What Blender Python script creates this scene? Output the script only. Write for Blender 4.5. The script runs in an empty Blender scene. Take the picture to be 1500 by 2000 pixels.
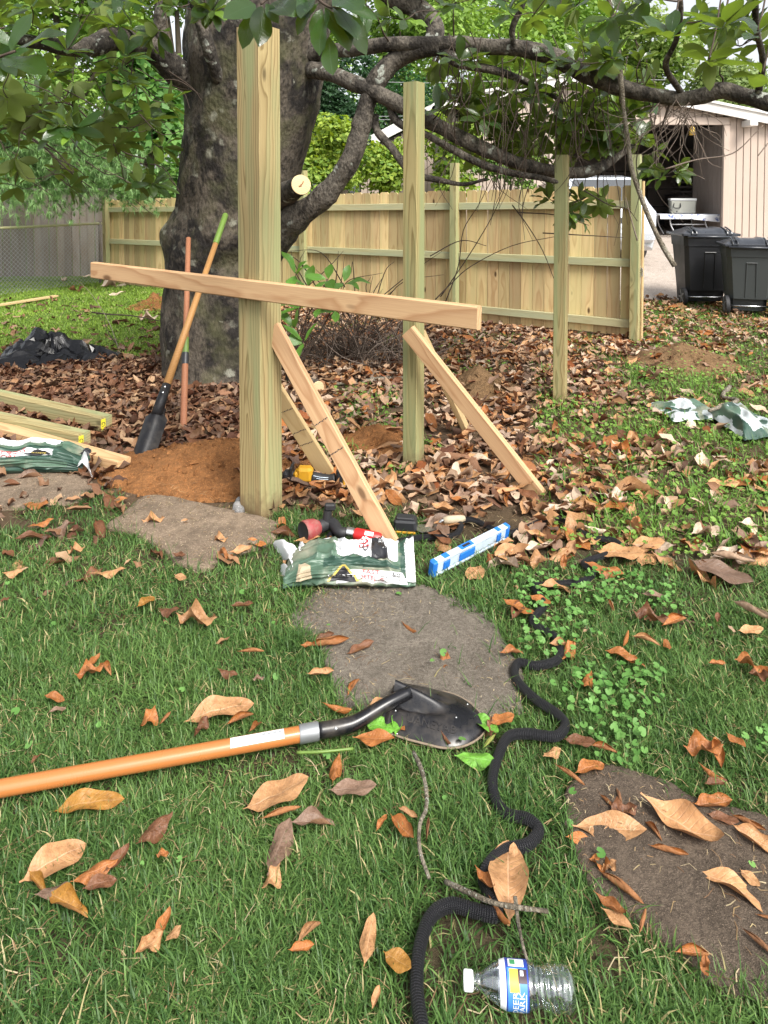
import bpy, math, random
import numpy as np
from mathutils import Vector, Matrix, noise as mnoise
from math import sin, cos, pi, radians, sqrt, atan2

scene = bpy.context.scene
COL = scene.collection
RNG = np.random.default_rng(7)
random.seed(7)

# ------------------------------------------------------------------ camera, light, exposure
F, PITCH, CAMH, PPY = 1350.0, radians(2.0), 1.55, 432.0
cd = bpy.data.cameras.new('camera')
cam = bpy.data.objects.new('camera', cd)
COL.objects.link(cam)
cd.sensor_fit = 'HORIZONTAL'
cd.sensor_width = 36.0
cd.lens = 36.0 * F / 1500.0
cd.shift_y = -(1000.0 - PPY) / 1500.0
cd.clip_start = 0.05
cd.clip_end = 600.0
cam.location = (0, 0, CAMH)
cam.rotation_euler = (pi / 2 - PITCH, 0, 0)
scene.camera = cam

SUN_EL, SUN_AZ = radians(48), radians(147)      # azimuth clockwise from +Y (view direction)
world = bpy.data.worlds.new("World")
scene.world = world
world.use_nodes = True
wn = world.node_tree
bg = wn.nodes['Background']
sky = wn.nodes.new('ShaderNodeTexSky')
sky.sky_type = 'NISHITA'
sky.sun_disc = False
sky.sun_elevation = SUN_EL
sky.sun_rotation = SUN_AZ
sky.air_density = 1.0
sky.dust_density = 4.0
sky.ozone_density = 1.0
hs = wn.nodes.new('ShaderNodeHueSaturation')
hs.inputs['Saturation'].default_value = 0.22    # an overcast, nearly white sky
wn.links.new(sky.outputs[0], hs.inputs['Color'])
wn.links.new(hs.outputs[0], bg.inputs['Color'])
bg.inputs['Strength'].default_value = 0.10
sd = bpy.data.lights.new('sun', 'SUN')
sd.energy = 1.5
sd.angle = radians(20)
sd.color = (1.0, 0.95, 0.87)
so = bpy.data.objects.new('sun', sd)
COL.objects.link(so)
sdir = Vector((sin(SUN_AZ) * cos(SUN_EL), cos(SUN_AZ) * cos(SUN_EL), sin(SUN_EL)))
so.rotation_euler = sdir.to_track_quat('Z', 'Y').to_euler()
so.location = sdir * 30
vs = scene.view_settings
vs.view_transform = 'Standard'
vs.look = 'None'
vs.gamma = 1.0
vs.use_curve_mapping = False
vs.exposure = 1.6

# ------------------------------------------------------------------ pixel <-> place helpers (photo is 1500 x 2000)
_FW = np.array([0, cos(PITCH), -sin(PITCH)])
_UP = np.array([0, sin(PITCH), cos(PITCH)])

def ray(u, v):
    return _FW + np.array([1.0, 0, 0]) * ((u - 750.0) / F) - _UP * ((v - PPY) / F)

def G(u, v, z=0.0):
    d = ray(u, v)
    t = (z - CAMH) / d[2]
    return Vector((d[0] * t, d[1] * t, z))

def P(u, v, y):
    d = ray(u, v)
    t = y / d[1]
    return Vector((d[0] * t, y, CAMH + d[2] * t))

def proj(x, y, z):
    q = np.stack([x, y, z - CAMH], -1)
    f = q @ _FW
    return 750 + F * q[..., 0] / f, PPY - F * (q @ _UP) / f

# ------------------------------------------------------------------ lettering outlines (before the scene grows)
def _text_mesh(s):
    cu = bpy.data.curves.new('lettering', 'FONT')
    cu.body = s
    cu.align_x = 'CENTER'
    cu.align_y = 'CENTER'
    cu.resolution_u = 2
    o = bpy.data.objects.new('lettering', cu)
    COL.objects.link(o)
    dg = bpy.context.evaluated_depsgraph_get()
    me = bpy.data.meshes.new_from_object(o.evaluated_get(dg))
    vs_ = [tuple(v.co) for v in me.vertices]
    fs_ = [tuple(p.vertices) for p in me.polygons]
    bpy.data.objects.remove(o)
    bpy.data.curves.remove(cu)
    bpy.data.meshes.remove(me)
    xs = [v[0] for v in vs_]; ys = [v[1] for v in vs_]
    cx, cy = (min(xs) + max(xs)) / 2, (min(ys) + max(ys)) / 2
    h = max(ys) - min(ys)
    return [((v[0] - cx) / h, (v[1] - cy) / h) for v in vs_], fs_, (max(xs) - min(xs)) / h

TXT = {s: _text_mesh(s) for s in ['DEER', 'PARK', 'SAKRETE', 'FAST', 'SETTING', '50', 'CC', 'UANEYAB', 'RED', 'THE', 'BAGGER', 'MIX', 'AMES', 'G', 'LB', 'S&D']}

# ------------------------------------------------------------------ mesh helpers
class MB:
    def __init__(s):
        s.v, s.f, s.m = [], [], []
    def add(s, vs_, fs_, mi=0):
        b = len(s.v)
        s.v += [tuple(v) for v in vs_]
        for f in fs_:
            s.f.append(tuple(b + i for i in f)); s.m.append(mi)
        return b
    def box(s, c, d, R=None, mi=0, taper=1.0, bev=0.0):
        x, y, z = d[0] / 2, d[1] / 2, d[2] / 2
        vs_ = []
        if bev <= 0:
            for k in (-1, 1):
                t = taper if k > 0 else 1.0
                vs_ += [Vector((-x * t, -y * t, k * z)), Vector((x * t, -y * t, k * z)), Vector((x * t, y * t, k * z)), Vector((-x * t, y * t, k * z))]
            fs_ = [(3, 2, 1, 0), (4, 5, 6, 7), (0, 1, 5, 4), (1, 2, 6, 5), (2, 3, 7, 6), (3, 0, 4, 7)]
        else:
            b = min(bev, x * .95, y * .95, z * .95)
            rings = [(-z, b), (-z + b, 0), (z - b, 0), (z, b)]
            for zz, ins in rings:
                t = 1.0 + (taper - 1.0) * (zz + z) / (2 * z)
                X, Y = (x - ins) * t, (y - ins) * t
                c_ = max(b - ins, 0.0) + b * .3
                vs_ += [Vector(q + (zz,)) for q in ((-X + c_, -Y), (X - c_, -Y), (X, -Y + c_), (X, Y - c_), (X - c_, Y), (-X + c_, Y), (-X, Y - c_), (-X, -Y + c_))]
            fs_ = [tuple(range(7, -1, -1)), tuple(range(24, 32))]
            for r in range(3):
                for i in range(8):
                    fs_.append((r * 8 + i, r * 8 + (i + 1) % 8, r * 8 + 8 + (i + 1) % 8, r * 8 + 8 + i))
        c = Vector(c)
        if R is not None:
            vs_ = [R @ v for v in vs_]
        s.add([v + c for v in vs_], fs_, mi)
    def tube(s, pts, rad, n=8, cap=True, mi=0, twist=0.0):
        pts = [Vector(p) for p in pts]
        if not hasattr(rad, '__len__'):
            rad = [rad] * len(pts)
        t0 = (pts[1] - pts[0]).normalized()
        a = t0.cross(Vector((0, 0, 1)))
        if a.length < 1e-3:
            a = t0.cross(Vector((0, 1, 0)))
        a.normalize()
        vs_ = []
        for i, p in enumerate(pts):
            t = (pts[min(i + 1, len(pts) - 1)] - pts[max(i - 1, 0)])
            if t.length < 1e-9:
                t = t0
            t = t.normalized()
            a = a - t * a.dot(t)
            if a.length < 1e-6:
                a = t.orthogonal()
            a.normalize()
            b = t.cross(a)
            for k in range(n):
                an = 2 * pi * k / n + twist * i
                vs_.append(p + (a * cos(an) + b * sin(an)) * rad[i])
        fs_ = []
        for i in range(len(pts) - 1):
            for k in range(n):
                k2 = (k + 1) % n
                fs_.append((i * n + k, i * n + k2, i * n + n + k2, i * n + n + k))
        if cap:
            fs_.append(tuple(range(n - 1, -1, -1)))
            fs_.append(tuple((len(pts) - 1) * n + k for k in range(n)))
        s.add(vs_, fs_, mi)
    def lathe(s, prof, M=None, n=24, mi=0, cap=False):
        """prof: (axial x, radius) along local X"""
        M = M or Matrix.Identity(4)
        vs_ = [M @ Vector((x, r * cos(2 * pi * k / n), r * sin(2 * pi * k / n))) for x, r in prof for k in range(n)]
        fs_ = []
        for i in range(len(prof) - 1):
            for k in range(n):
                k2 = (k + 1) % n
                fs_.append((i * n + k, i * n + n + k, i * n + n + k2, i * n + k2))
        if cap:
            fs_.append(tuple(range(n)))
            fs_.append(tuple((len(prof) - 1) * n + k for k in range(n - 1, -1, -1)))
        s.add(vs_, fs_, mi)
    def grid(s, pts2d, mi=0, closed=False):
        r, c = len(pts2d), len(pts2d[0])
        vs_ = [p for row in pts2d for p in row]
        fs_ = []
        for i in range(r - 1):
            for j in range(c if closed else c - 1):
                j2 = (j + 1) % c
                fs_.append((i * c + j, i * c + j2, i * c + c + j2, i * c + c + j))
        s.add(vs_, fs_, mi)
    def mesh(s, name, mats, smooth=False):
        me = bpy.data.meshes.new(name)
        me.from_pydata(s.v, [], s.f)
        for m in (mats if isinstance(mats, (list, tuple)) else [mats]):
            me.materials.append(m)
        if any(s.m):
            me.polygons.foreach_set('material_index', s.m)
        if smooth:
            me.polygons.foreach_set('use_smooth', [True] * len(me.polygons))
        me.update()
        return me

def link(name, data, parent=None, M=None):
    o = bpy.data.objects.new(name, data)
    COL.objects.link(o)
    if parent is not None:
        o.parent = parent
    if M is not None:
        o.matrix_local = M
    return o

def tag(o, label=None, cat=None, group=None, kind=None):
    if label: o['label'] = label
    if cat: o['category'] = cat
    if group: o['group'] = group
    if kind: o['kind'] = kind
    return o

def thing(name, label, cat, loc=(0, 0, 0), rz=0.0, group=None, M=None):
    o = link(name, None)
    if M is not None:
        o.matrix_world = M
    else:
        o.location = loc
        o.rotation_euler = (0, 0, rz)
    o.empty_display_size = 0.1
    return tag(o, label, cat, group)

def obj(name, mb, mats, parent=None, smooth=False, M=None, auto=None):
    me = mb.mesh(name, mats, smooth)
    o = link(name, me, parent, M)
    if auto:
        try:
            me.set_sharp_from_angle(angle=radians(auto))
        except Exception:
            pass
    return o

def shifted(mb, org):
    org = Vector(org)
    mb.v = [tuple(Vector(v) - org) for v in mb.v]
    return mb

def np_mesh(name, V, polys, mats, col=None, uv=None, smooth=True):
    """V (n,3); polys: list of int arrays (m,k) of equal-size polygons; col (n,3) point colour; uv (n,2) per vertex"""
    me = bpy.data.meshes.new(name)
    V = np.asarray(V, dtype=np.float32)
    me.vertices.add(len(V))
    me.vertices.foreach_set('co', V.ravel())
    loops = np.concatenate([p.ravel() for p in polys]).astype(np.int32)
    tot = np.concatenate([np.full(len(p), p.shape[1], dtype=np.int32) for p in polys])
    st = np.concatenate([[0], np.cumsum(tot)[:-1]]).astype(np.int32)
    me.loops.add(len(loops))
    me.loops.foreach_set('vertex_index', loops)
    me.polygons.add(len(tot))
    me.polygons.foreach_set('loop_start', st)
    me.polygons.foreach_set('loop_total', tot)
    me.polygons.foreach_set('use_smooth', np.full(len(tot), smooth))
    for m in (mats if isinstance(mats, (list, tuple)) else [mats]):
        me.materials.append(m)
    me.update(calc_edges=True)
    if col is not None:
        a = me.color_attributes.new('Col', 'FLOAT_COLOR', 'POINT')
        c4 = np.ones((len(V), 4), dtype=np.float32)
        c4[:, :3] = col
        a.data.foreach_set('color', c4.ravel())
    if uv is not None:
        l = me.uv_layers.new(name='UVMap')
        l.data.foreach_set('uv', np.asarray(uv, dtype=np.float32)[loops].ravel())
    me.validate()
    return me

def smooth_path(pts, n=6):
    """Catmull-Rom through the points"""
    pts = [np.array(p, dtype=float) for p in pts]
    e = [2 * pts[0] - pts[1]] + pts + [2 * pts[-1] - pts[-2]]
    out = []
    for i in range(1, len(e) - 2):
        for k in range(n):
            t = k / n
            p0, p1, p2, p3 = e[i - 1], e[i], e[i + 1], e[i + 2]
            out.append(.5 * ((2 * p1) + (-p0 + p2) * t + (2 * p0 - 5 * p1 + 4 * p2 - p3) * t * t + (-p0 + 3 * p1 - 3 * p2 + p3) * t ** 3))
    out.append(pts[-1])
    return [Vector(p) for p in out]

def interp_list(vals, n):
    out = []
    for i in range(len(vals) - 1):
        for k in range(n):
            out.append(vals[i] + (vals[i + 1] - vals[i]) * k / n)
    return out + [vals[-1]]

def frame(xdir, zhint):
    x = Vector(xdir).normalized()
    z = Vector(zhint)
    z = (z - x * z.dot(x)).normalized()
    y = z.cross(x)
    return Matrix((x, y, z)).transposed()

def mat4(R, loc):
    M = R.to_4x4()
    M.translation = Vector(loc)
    return M

# ------------------------------------------------------------------ material helpers
class NT:
    def __init__(s, name):
        s.mat = bpy.data.materials.new(name)
        s.mat.use_nodes = True
        s.t = s.mat.node_tree
        s.b = s.t.nodes['Principled BSDF']
        s.out = s.t.nodes['Material Output']
    def n(s, typ, ins=None, **props):
        nd = s.t.nodes.new(typ)
        for k, v in props.items():
            setattr(nd, k, v)
        for k, v in (ins or {}).items():
            s.set(nd.inputs[k], v)
        return nd
    def set(s, sock, v):
        if isinstance(v, bpy.types.NodeSocket):
            s.t.links.new(v, sock)
        elif isinstance(v, bpy.types.Node):
            s.t.links.new(v.outputs[0], sock)
        else:
            if sock.type == 'RGBA' and len(v) == 3:
                v = (*v, 1)
            sock.default_value = v
    def bsdf(s, **kw):
        for k, v in kw.items():
            s.set(s.b.inputs[k.replace('_', ' ')], v)
    def math(s, op, a, b=None, c=None, clamp=False):
        nd = s.n('ShaderNodeMath', operation=op, use_clamp=clamp)
        for i, x in enumerate((a, b, c)):
            if x is not None:
                s.set(nd.inputs[i], x)
        return nd.outputs[0]
    def vmath(s, op, a, b=None, out=0):
        nd = s.n('ShaderNodeVectorMath', operation=op)
        s.set(nd.inputs[0], a)
        if b is not None:
            s.set(nd.inputs['Scale'] if op == 'SCALE' else nd.inputs[1], b)
        return nd.outputs[out]
    def coord(s, which='Object'):
        return s.n('ShaderNodeTexCoord').outputs[which]
    def mapping(s, vec, scale=(1, 1, 1), loc=(0, 0, 0), rot=(0, 0, 0)):
        return s.n('ShaderNodeMapping', {'Vector': vec, 'Scale': scale, 'Location': loc, 'Rotation': rot}).outputs[0]
    def noise(s, vec, scale=5.0, detail=3.0, rough=.55, dist=0.0, out='Fac'):
        return s.n('ShaderNodeTexNoise', {'Vector': vec, 'Scale': scale, 'Detail': detail, 'Roughness': rough, 'Distortion': dist}).outputs[out]
    def voro(s, vec, scale=5.0, out='Distance', feature='F1'):
        return s.n('ShaderNodeTexVoronoi', {'Vector': vec, 'Scale': scale}, feature=feature).outputs[out]
    def ramp(s, fac, stops, interp='LINEAR'):
        nd = s.n('ShaderNodeValToRGB', {'Fac': fac})
        cr = nd.color_ramp
        cr.interpolation = interp
        while len(cr.elements) < len(stops):
            cr.elements.new(.5)
        for e, (p, c) in zip(cr.elements, stops):
            e.position = p
            e.color = (*c, 1) if len(c) == 3 else c
        return nd.outputs[0]
    def mr(s, v, a, b, c=0.0, d=1.0):
        return s.n('ShaderNodeMapRange', {'Value': v, 'From Min': a, 'From Max': b, 'To Min': c, 'To Max': d}).outputs[0]
    def mix(s, fac, a, b, mode='MIX'):
        nd = s.n('ShaderNodeMix', data_type='RGBA', blend_type=mode)
        s.set(nd.inputs[0], fac); s.set(nd.inputs[6], a); s.set(nd.inputs[7], b)
        return nd.outputs[2]
    def bump(s, h, strength=.3, dist=.01):
        return s.n('ShaderNodeBump', {'Height': h, 'Strength': strength, 'Distance': dist}).outputs[0]
    def rand(s):
        return s.n('ShaderNodeObjectInfo').outputs['Random']
    def hsv(s, col, h=.5, sat=1.0, v=1.0):
        return s.n('ShaderNodeHueSaturation', {'Hue': h, 'Saturation': sat, 'Value': v, 'Color': col}).outputs[0]

def wood(name, light, dark, tint=None, ring=85.0, contrast=.75, knots=.5, rough=.75, var=.25, weather=None, mud=None):
    m = NT(name)
    r = m.rand()
    co = m.vmath('ADD', m.coord(), m.n('ShaderNodeCombineXYZ', {'X': m.math('MULTIPLY', r, 37.0)}).outputs[0])
    sp = m.n('ShaderNodeSeparateXYZ', {'Vector': co})
    wob = m.noise(m.mapping(co, (2.2, 9, 9)), 1.0, 2.0, out='Color')
    ws = m.n('ShaderNodeSeparateXYZ', {'Vector': wob})
    oy = m.math('MULTIPLY', m.math('SUBTRACT', m.math('FRACT', m.math('MULTIPLY', r, 17.3)), .5), .05)
    oz = m.math('ADD', m.math('MULTIPLY', m.math('FRACT', m.math('MULTIPLY', r, 53.1)), .05), .055)
    dy = m.math('ADD', m.math('SUBTRACT', sp.outputs[1], oy), m.math('MULTIPLY', m.math('SUBTRACT', ws.outputs[0], .5), .035))
    lean = m.math('MULTIPLY', m.math('SINE', m.math('MULTIPLY', sp.outputs[0], 2.1)), .02)
    dz = m.math('ADD', m.math('ADD', sp.outputs[2], m.math('ADD', oz, lean)), m.math('MULTIPLY', m.math('SUBTRACT', ws.outputs[1], .5), .035))
    rad = m.math('SQRT', m.math('ADD', m.math('MULTIPLY', dy, dy), m.math('MULTIPLY', dz, dz)))
    kn = m.voro(m.mapping(co, (2.3, 5.5, 5.5)), 1.0)
    rad = m.math('ADD', rad, m.math('MULTIPLY', m.mr(kn, 0.0, .28, .02, 0.0), 1.0))
    w = m.math('FRACT', m.math('MULTIPLY', rad, ring))
    w = m.ramp(w, [(0, (0, 0, 0)), (.55, (.25, .25, .25)), (.86, (1, 1, 1)), (1, (0, 0, 0))])
    fib = m.noise(m.mapping(co, (6, 260, 260)), 1.0, 3.0)
    blo = m.noise(m.mapping(co, (1.3, 7, 7)), 1.0, 3.0)
    c = m.mix(m.math('MULTIPLY', w, contrast), light, dark)
    c = m.mix(m.mr(fib, .35, .75, 0, .35), c, dark)
    if tint:
        c = m.mix(m.mr(m.noise(m.mapping(co, (.9, 11, 11), (3, 1, 2)), 1.0, 2.0), .42, .62, .05, .75), c, tint)
    if weather:
        c = m.mix(m.mr(blo, .35, .7, 0, .8), c, weather)
    c = m.mix(m.mr(blo, .3, .75, 0, .3), c, m.hsv(c, .49, 1.05, .72))
    kd = m.mr(kn, .05, .11, knots, 0.0)
    c = m.mix(kd, c, tuple(x * .28 for x in dark))
    c = m.hsv(c, m.mr(r, 0, 1, .492, .508), 1.0, m.mr(m.math('FRACT', m.math('MULTIPLY', r, 7.7)), 0, 1, 1 - var, 1 + var * .4))
    if mud:
        gx = m.n('ShaderNodeSeparateXYZ', {'Vector': m.coord()}).outputs[0]
        mf = m.math('ADD', gx, m.math('MULTIPLY', m.math('SUBTRACT', m.noise(m.coord(), 16.0, 5.0, .65), .5), .30))
        c = m.mix(m.mr(mf, mud[0], mud[1], .8, 0), c, (.15, .095, .05))
    m.bsdf(Base_Color=c, Roughness=rough, Normal=m.bump(m.math('ADD', w, m.math('MULTIPLY', fib, .8)), .22, .002))
    m.b.inputs['Specular IOR Level'].default_value = .25
    return m.mat

def plain(name, col, rough=.5, metal=0.0, spec=.5, noise_amt=.15, nscale=30.0, bump=0.0, coat=0.0, dirt=None, dirt_amt=.5, dscale=9.0):
    m = NT(name)
    co = m.coord()
    n1 = m.noise(co, nscale, 4.0)
    c = m.mix(m.mr(n1, .3, .7, 0, noise_amt), col, tuple(x * .55 for x in col))
    if dirt:
        c = m.mix(m.mr(m.noise(co, dscale, 5.0, .65), .48, .68, 0, dirt_amt), c, dirt)
    kw = dict(Base_Color=c, Roughness=m.mr(n1, .2, .8, max(rough - .08, .02), min(rough + .12, 1.0)), Metallic=metal)
    if bump:
        kw['Normal'] = m.bump(n1, bump, .004)
    m.bsdf(**kw)
    m.b.inputs['Specular IOR Level'].default_value = spec
    m.b.inputs['Coat Weight'].default_value = coat
    return m.mat

def leafmat(name, col=None, attr=None, objcol=False, back=None, rough=.5, trans=.3, spec=.5, veins=True, tcol=None, var=.3, blotch=None):
    m = NT(name)
    uv = m.n('ShaderNodeUVMap').outputs[0]
    if objcol:
        c = m.n('ShaderNodeObjectInfo').outputs['Color']
    elif attr:
        c = m.n('ShaderNodeVertexColor', layer_name='Col').outputs[0]
    else:
        c = m.mix(m.rand(), tuple(x * (1 - var) for x in col), tuple(min(1, x * (1 + var)) for x in col))
    co = m.coord()
    if blotch:
        c = m.mix(m.mr(m.noise(co, 7.0 if objcol else 40.0, 4.0, .6), .45, .72, 0, .6), c, m.mix(1.0, c, blotch, 'MULTIPLY'))
    if veins:
        s = m.n('ShaderNodeSeparateXYZ', {'Vector': uv})
        a = m.math('ABSOLUTE', m.math('SUBTRACT', s.outputs[1], .5))
        mid = m.mr(a, .012, .03, 1, 0)
        sv = m.math('FRACT', m.math('MULTIPLY', m.math('SUBTRACT', s.outputs[0], m.math('MULTIPLY', a, .28)), 13.0))
        sv = m.mr(m.math('ABSOLUTE', m.math('SUBTRACT', sv, .5)), 0, .1, .35, 0)
        vv = m.math('MAXIMUM', mid, sv)
        c2 = m.mix(m.math('MULTIPLY', vv, .45), c, m.hsv(c, .5, .8, 1.55))
    else:
        vv = None
        c2 = c
    if back is not None:
        geo = m.n('ShaderNodeNewGeometry')
        bc = back if not callable(back) else back(m, c2)
        c2 = m.mix(geo.outputs['Backfacing'], c2, bc)
        rr = m.mr(geo.outputs['Backfacing'], 0, 1, rough, .75)
    else:
        rr = rough
    kw = dict(Base_Color=c2, Roughness=rr)
    if vv is not None:
        kw['Normal'] = m.bump(m.math('SUBTRACT', m.noise(co, 9.0 if objcol else 60.0, 3.0), m.math('MULTIPLY', vv, 1.0)), .35, .02 if objcol else .002)
    m.bsdf(**kw)
    m.b.inputs['Specular IOR Level'].default_value = spec
    if trans > 0:
        tr = m.n('ShaderNodeBsdfTranslucent', {'Color': m.hsv(c2, .49, 1.15, 1.3) if tcol is None else tcol})
        mx = m.n('ShaderNodeMixShader', {0: trans})
        m.t.links.new(m.b.outputs[0], mx.inputs[1])
        m.t.links.new(tr.outputs[0], mx.inputs[2])
        m.t.links.new(mx.outputs[0], m.out.inputs['Surface'])
    return m.mat

# ------------------------------------------------------------------ materials
M = {}
M['treated'] = wood('treated_pine', (.46, .385, .19), (.19, .14, .05), tint=(.30, .35, .18), ring=66, contrast=.85, knots=.6, var=.12)
M['treated_post'] = wood('treated_post', (.44, .355, .17), (.17, .115, .04), tint=(.27, .31, .15), ring=66, contrast=.85, knots=.7, var=.12, mud=(.30, .42))
M['treated_rail'] = wood('treated_rail', (.50, .47, .27), (.34, .30, .15), tint=(.40, .44, .28), ring=60, contrast=.35, knots=.3, var=.12)
M['picket'] = wood('picket_pine', (.70, .54, .28), (.40, .23, .09), tint=(.56, .47, .23), ring=42, contrast=.6, knots=1.0, var=.42)
M['fir'] = wood('fir_lumber', (.60, .40, .22), (.36, .18, .08), ring=50, contrast=.65, knots=.8, var=.1)
M['fir_pale'] = wood('fir_pale', (.58, .43, .23), (.40, .26, .11), ring=60, contrast=.5, knots=.7, var=.1)
M['handle_wood'] = wood('tool_handle_ash', (.42, .22, .085), (.25, .115, .04), ring=95, contrast=.5, knots=0, rough=.5, var=.1)
M['handle_dark'] = wood('weathered_handle', (.33, .155, .075), (.20, .09, .045), ring=95, contrast=.5, knots=0, rough=.6, var=.1)
M['old_board'] = wood('old_grey_board', (.17, .14, .11), (.08, .065, .05), ring=50, contrast=.5, knots=.4, var=.3, weather=(.20, .19, .17))

def bark(name, base, dark, lichen, lamt, scale=1.0, moss=None):
    m = NT(name)
    co = m.coord()
    n1 = m.noise(m.mapping(co, (1, 1, .7)), 2.6 * scale, 7.0, .62, .4)
    n2 = m.noise(m.mapping(co, (1, 1, .55)), 24 * scale, 6.0, .72)
    v1 = m.voro(m.mapping(co, (1, 1, .6)), 38 * scale)
    c = m.mix(m.mr(n1, .47, .55), base, dark)
    c = m.mix(m.mr(m.noise(co, 11 * scale, 5.0, .6), .5, .68, 0, .65), c, tuple(x * 1.45 for x in base))
    c = m.mix(m.mr(n2, .46, .66, 0, .85), c, tuple(x * .3 for x in dark))
    if moss:
        c = m.mix(m.mr(m.noise(co, 3.1 * scale, 4.0), .5, .66, 0, .55), c, moss)
    lv = m.math('ADD', m.math('MULTIPLY', m.voro(m.vmath('ADD', co, m.vmath('SCALE', m.noise(co, 9 * scale, 4.0, out='Color'), .16)), 7 * scale), .8), m.math('MULTIPLY', m.noise(co, 38 * scale, 4.0, .7), .30))
    lm = m.math('MULTIPLY', m.mr(lv, .30, .40, 1, 0), m.mr(m.noise(co, 2.2 * scale, 2.0), .46, .56, 0, lamt))
    c = m.mix(lm, c, lichen)
    h = m.math('ADD', m.math('ADD', m.math('MULTIPLY', n1, 1.2), n2), m.math('MULTIPLY', v1, .5))
    m.bsdf(Base_Color=c, Roughness=.88, Normal=m.bump(h, .75, .022))
    m.b.inputs['Specular IOR Level'].default_value = .3
    return m.mat
M['bark'] = bark('magnolia_bark', (.088, .073, .056), (.018, .015, .013), (.30, .30, .24), .6, 1.0, (.09, .09, .04))
M['limb_bark'] = bark('limb_bark', (.12, .104, .084), (.04, .034, .028), (.36, .38, .33), .9, 1.5)
M['twig'] = plain('twig_bark', (.075, .055, .042), .85, noise_amt=.5, nscale=60, spec=.25)
M['twig_pale'] = plain('pale_twig', (.24, .19, .155), .85, noise_amt=.5, nscale=60, spec=.2)
M['stick'] = bark('stick_bark', (.27, .235, .18), (.15, .125, .09), (.38, .40, .34), .9, 5.0)
M['tree_bark'] = plain('grey_tree_bark', (.13, .105, .08), .9, noise_amt=.6, nscale=9, spec=.2)
M['cutwood'] = wood('fresh_cut_wood', (.72, .56, .33), (.50, .33, .15), ring=70, contrast=.5, knots=.0, var=.05)

def dim(f):
    return lambda m, c: m.hsv(c, .5, .85, f)
M['leaf'] = leafmat('magnolia_leaf', (.022, .052, .014), back=(.125, .165, .035), rough=.15, trans=.34, spec=.55, var=.6, tcol=(.22, .34, .03))
M['leaf_bright'] = leafmat('young_leaf', (.085, .20, .03), back=(.12, .21, .05), rough=.35, trans=.35, var=.3, tcol=(.25, .45, .05))
M['leaf_attr'] = leafmat('magnolia_foliage', attr=True, back=lambda m, c: m.mix(.62, c, (.135, .165, .04)), rough=.18, trans=.32, spec=.5, tcol=(.19, .29, .03))
M['bg_leaf'] = leafmat('tree_foliage', attr=True, rough=.55, trans=.35, spec=.3, veins=False)
M['dry'] = leafmat('fallen_leaf', objcol=True, back=lambda m, c: m.mix(.55, c, (.24, .115, .05)), rough=.5, trans=.1, spec=.45, blotch=(.42, .32, .26))
M['dry_attr'] = leafmat('leaf_litter', attr=True, back=lambda m, c: m.hsv(c, .49, 1.0, .72), rough=.62, trans=.1, spec=.35, blotch=(.65, .55, .48))
M['grass'] = leafmat('grass_blade', attr=True, rough=.42, trans=.25, spec=.22, veins=False)
M['weed'] = leafmat('weed_leaf', attr=True, rough=.5, trans=.3, spec=.3, veins=False)

def soil(name, a, b, c3, scale=1.0, bump=.8):
    m = NT(name)
    co = m.coord()
    n1 = m.noise(co, 2.3 * scale, 5.0, .6)
    n2 = m.noise(co, 34 * scale, 6.0, .7)
    n3 = m.noise(co, 150 * scale, 3.0, .6)
    c = m.mix(m.mr(n1, .35, .65), a, b)
    c = m.mix(m.mr(n2, .4, .66, 0, .75), c, c3)
    c = m.mix(m.mr(m.noise(co, 9 * scale, 5.0, .65), .52, .64, 0, .55), c, tuple(x * .62 for x in b))
    c = m.mix(m.mr(n3, .56, .68, 0, .6), c, tuple(min(1, x * 2.1) for x in a))
    m.bsdf(Base_Color=c, Roughness=.95, Normal=m.bump(m.math('ADD', n2, m.math('MULTIPLY', n3, .5)), bump, .02))
    m.b.inputs['Specular IOR Level'].default_value = .15
    return m.mat
M['clay'] = soil('orange_clay', (.30, .135, .05), (.215, .092, .033), (.12, .06, .026), 1.2)
M['dirt'] = soil('brown_dirt', (.22, .135, .07), (.16, .095, .045), (.08, .05, .027), 1.2)
M['stone_brown'] = soil('flagstone_brown', (.205, .158, .118), (.145, .112, .084), (.07, .054, .042), 2.6, 1.0)
M['stone'] = soil('flagstone_grey', (.30, .262, .212), (.21, .18, .145), (.11, .09, .072), 2.6, 1.0)
M['stone_tan'] = soil('flagstone_tan', (.25, .19, .135), (.19, .145, .105), (.12, .09, .065), 1.0, .7)
M['concrete'] = soil('driveway_concrete', (.38, .335, .29), (.33, .28, .24), (.28, .235, .20), .5, .2)
M['cement'] = soil('footing_cement', (.33, .32, .31), (.26, .26, .26), (.2, .2, .2), 2.0)

def ground_mat():
    m = NT('yard_soil')
    co = m.coord()
    at = m.n('ShaderNodeVertexColor', layer_name='Col').outputs[0]
    n1 = m.noise(co, 6.0, 6.0, .65)
    n2 = m.noise(co, 60.0, 5.0, .7)
    c = m.mix(m.mr(n1, .35, .65, 0, .6), at, m.hsv(at, .5, .9, .5))
    c = m.mix(m.mr(n2, .5, .75, 0, .5), c, m.hsv(at, .49, .8, 1.7))
    m.bsdf(Base_Color=c, Roughness=.95, Normal=m.bump(n2, .8, .02))
    m.b.inputs['Specular IOR Level'].default_value = .15
    return m.mat
M['ground'] = ground_mat()

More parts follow.
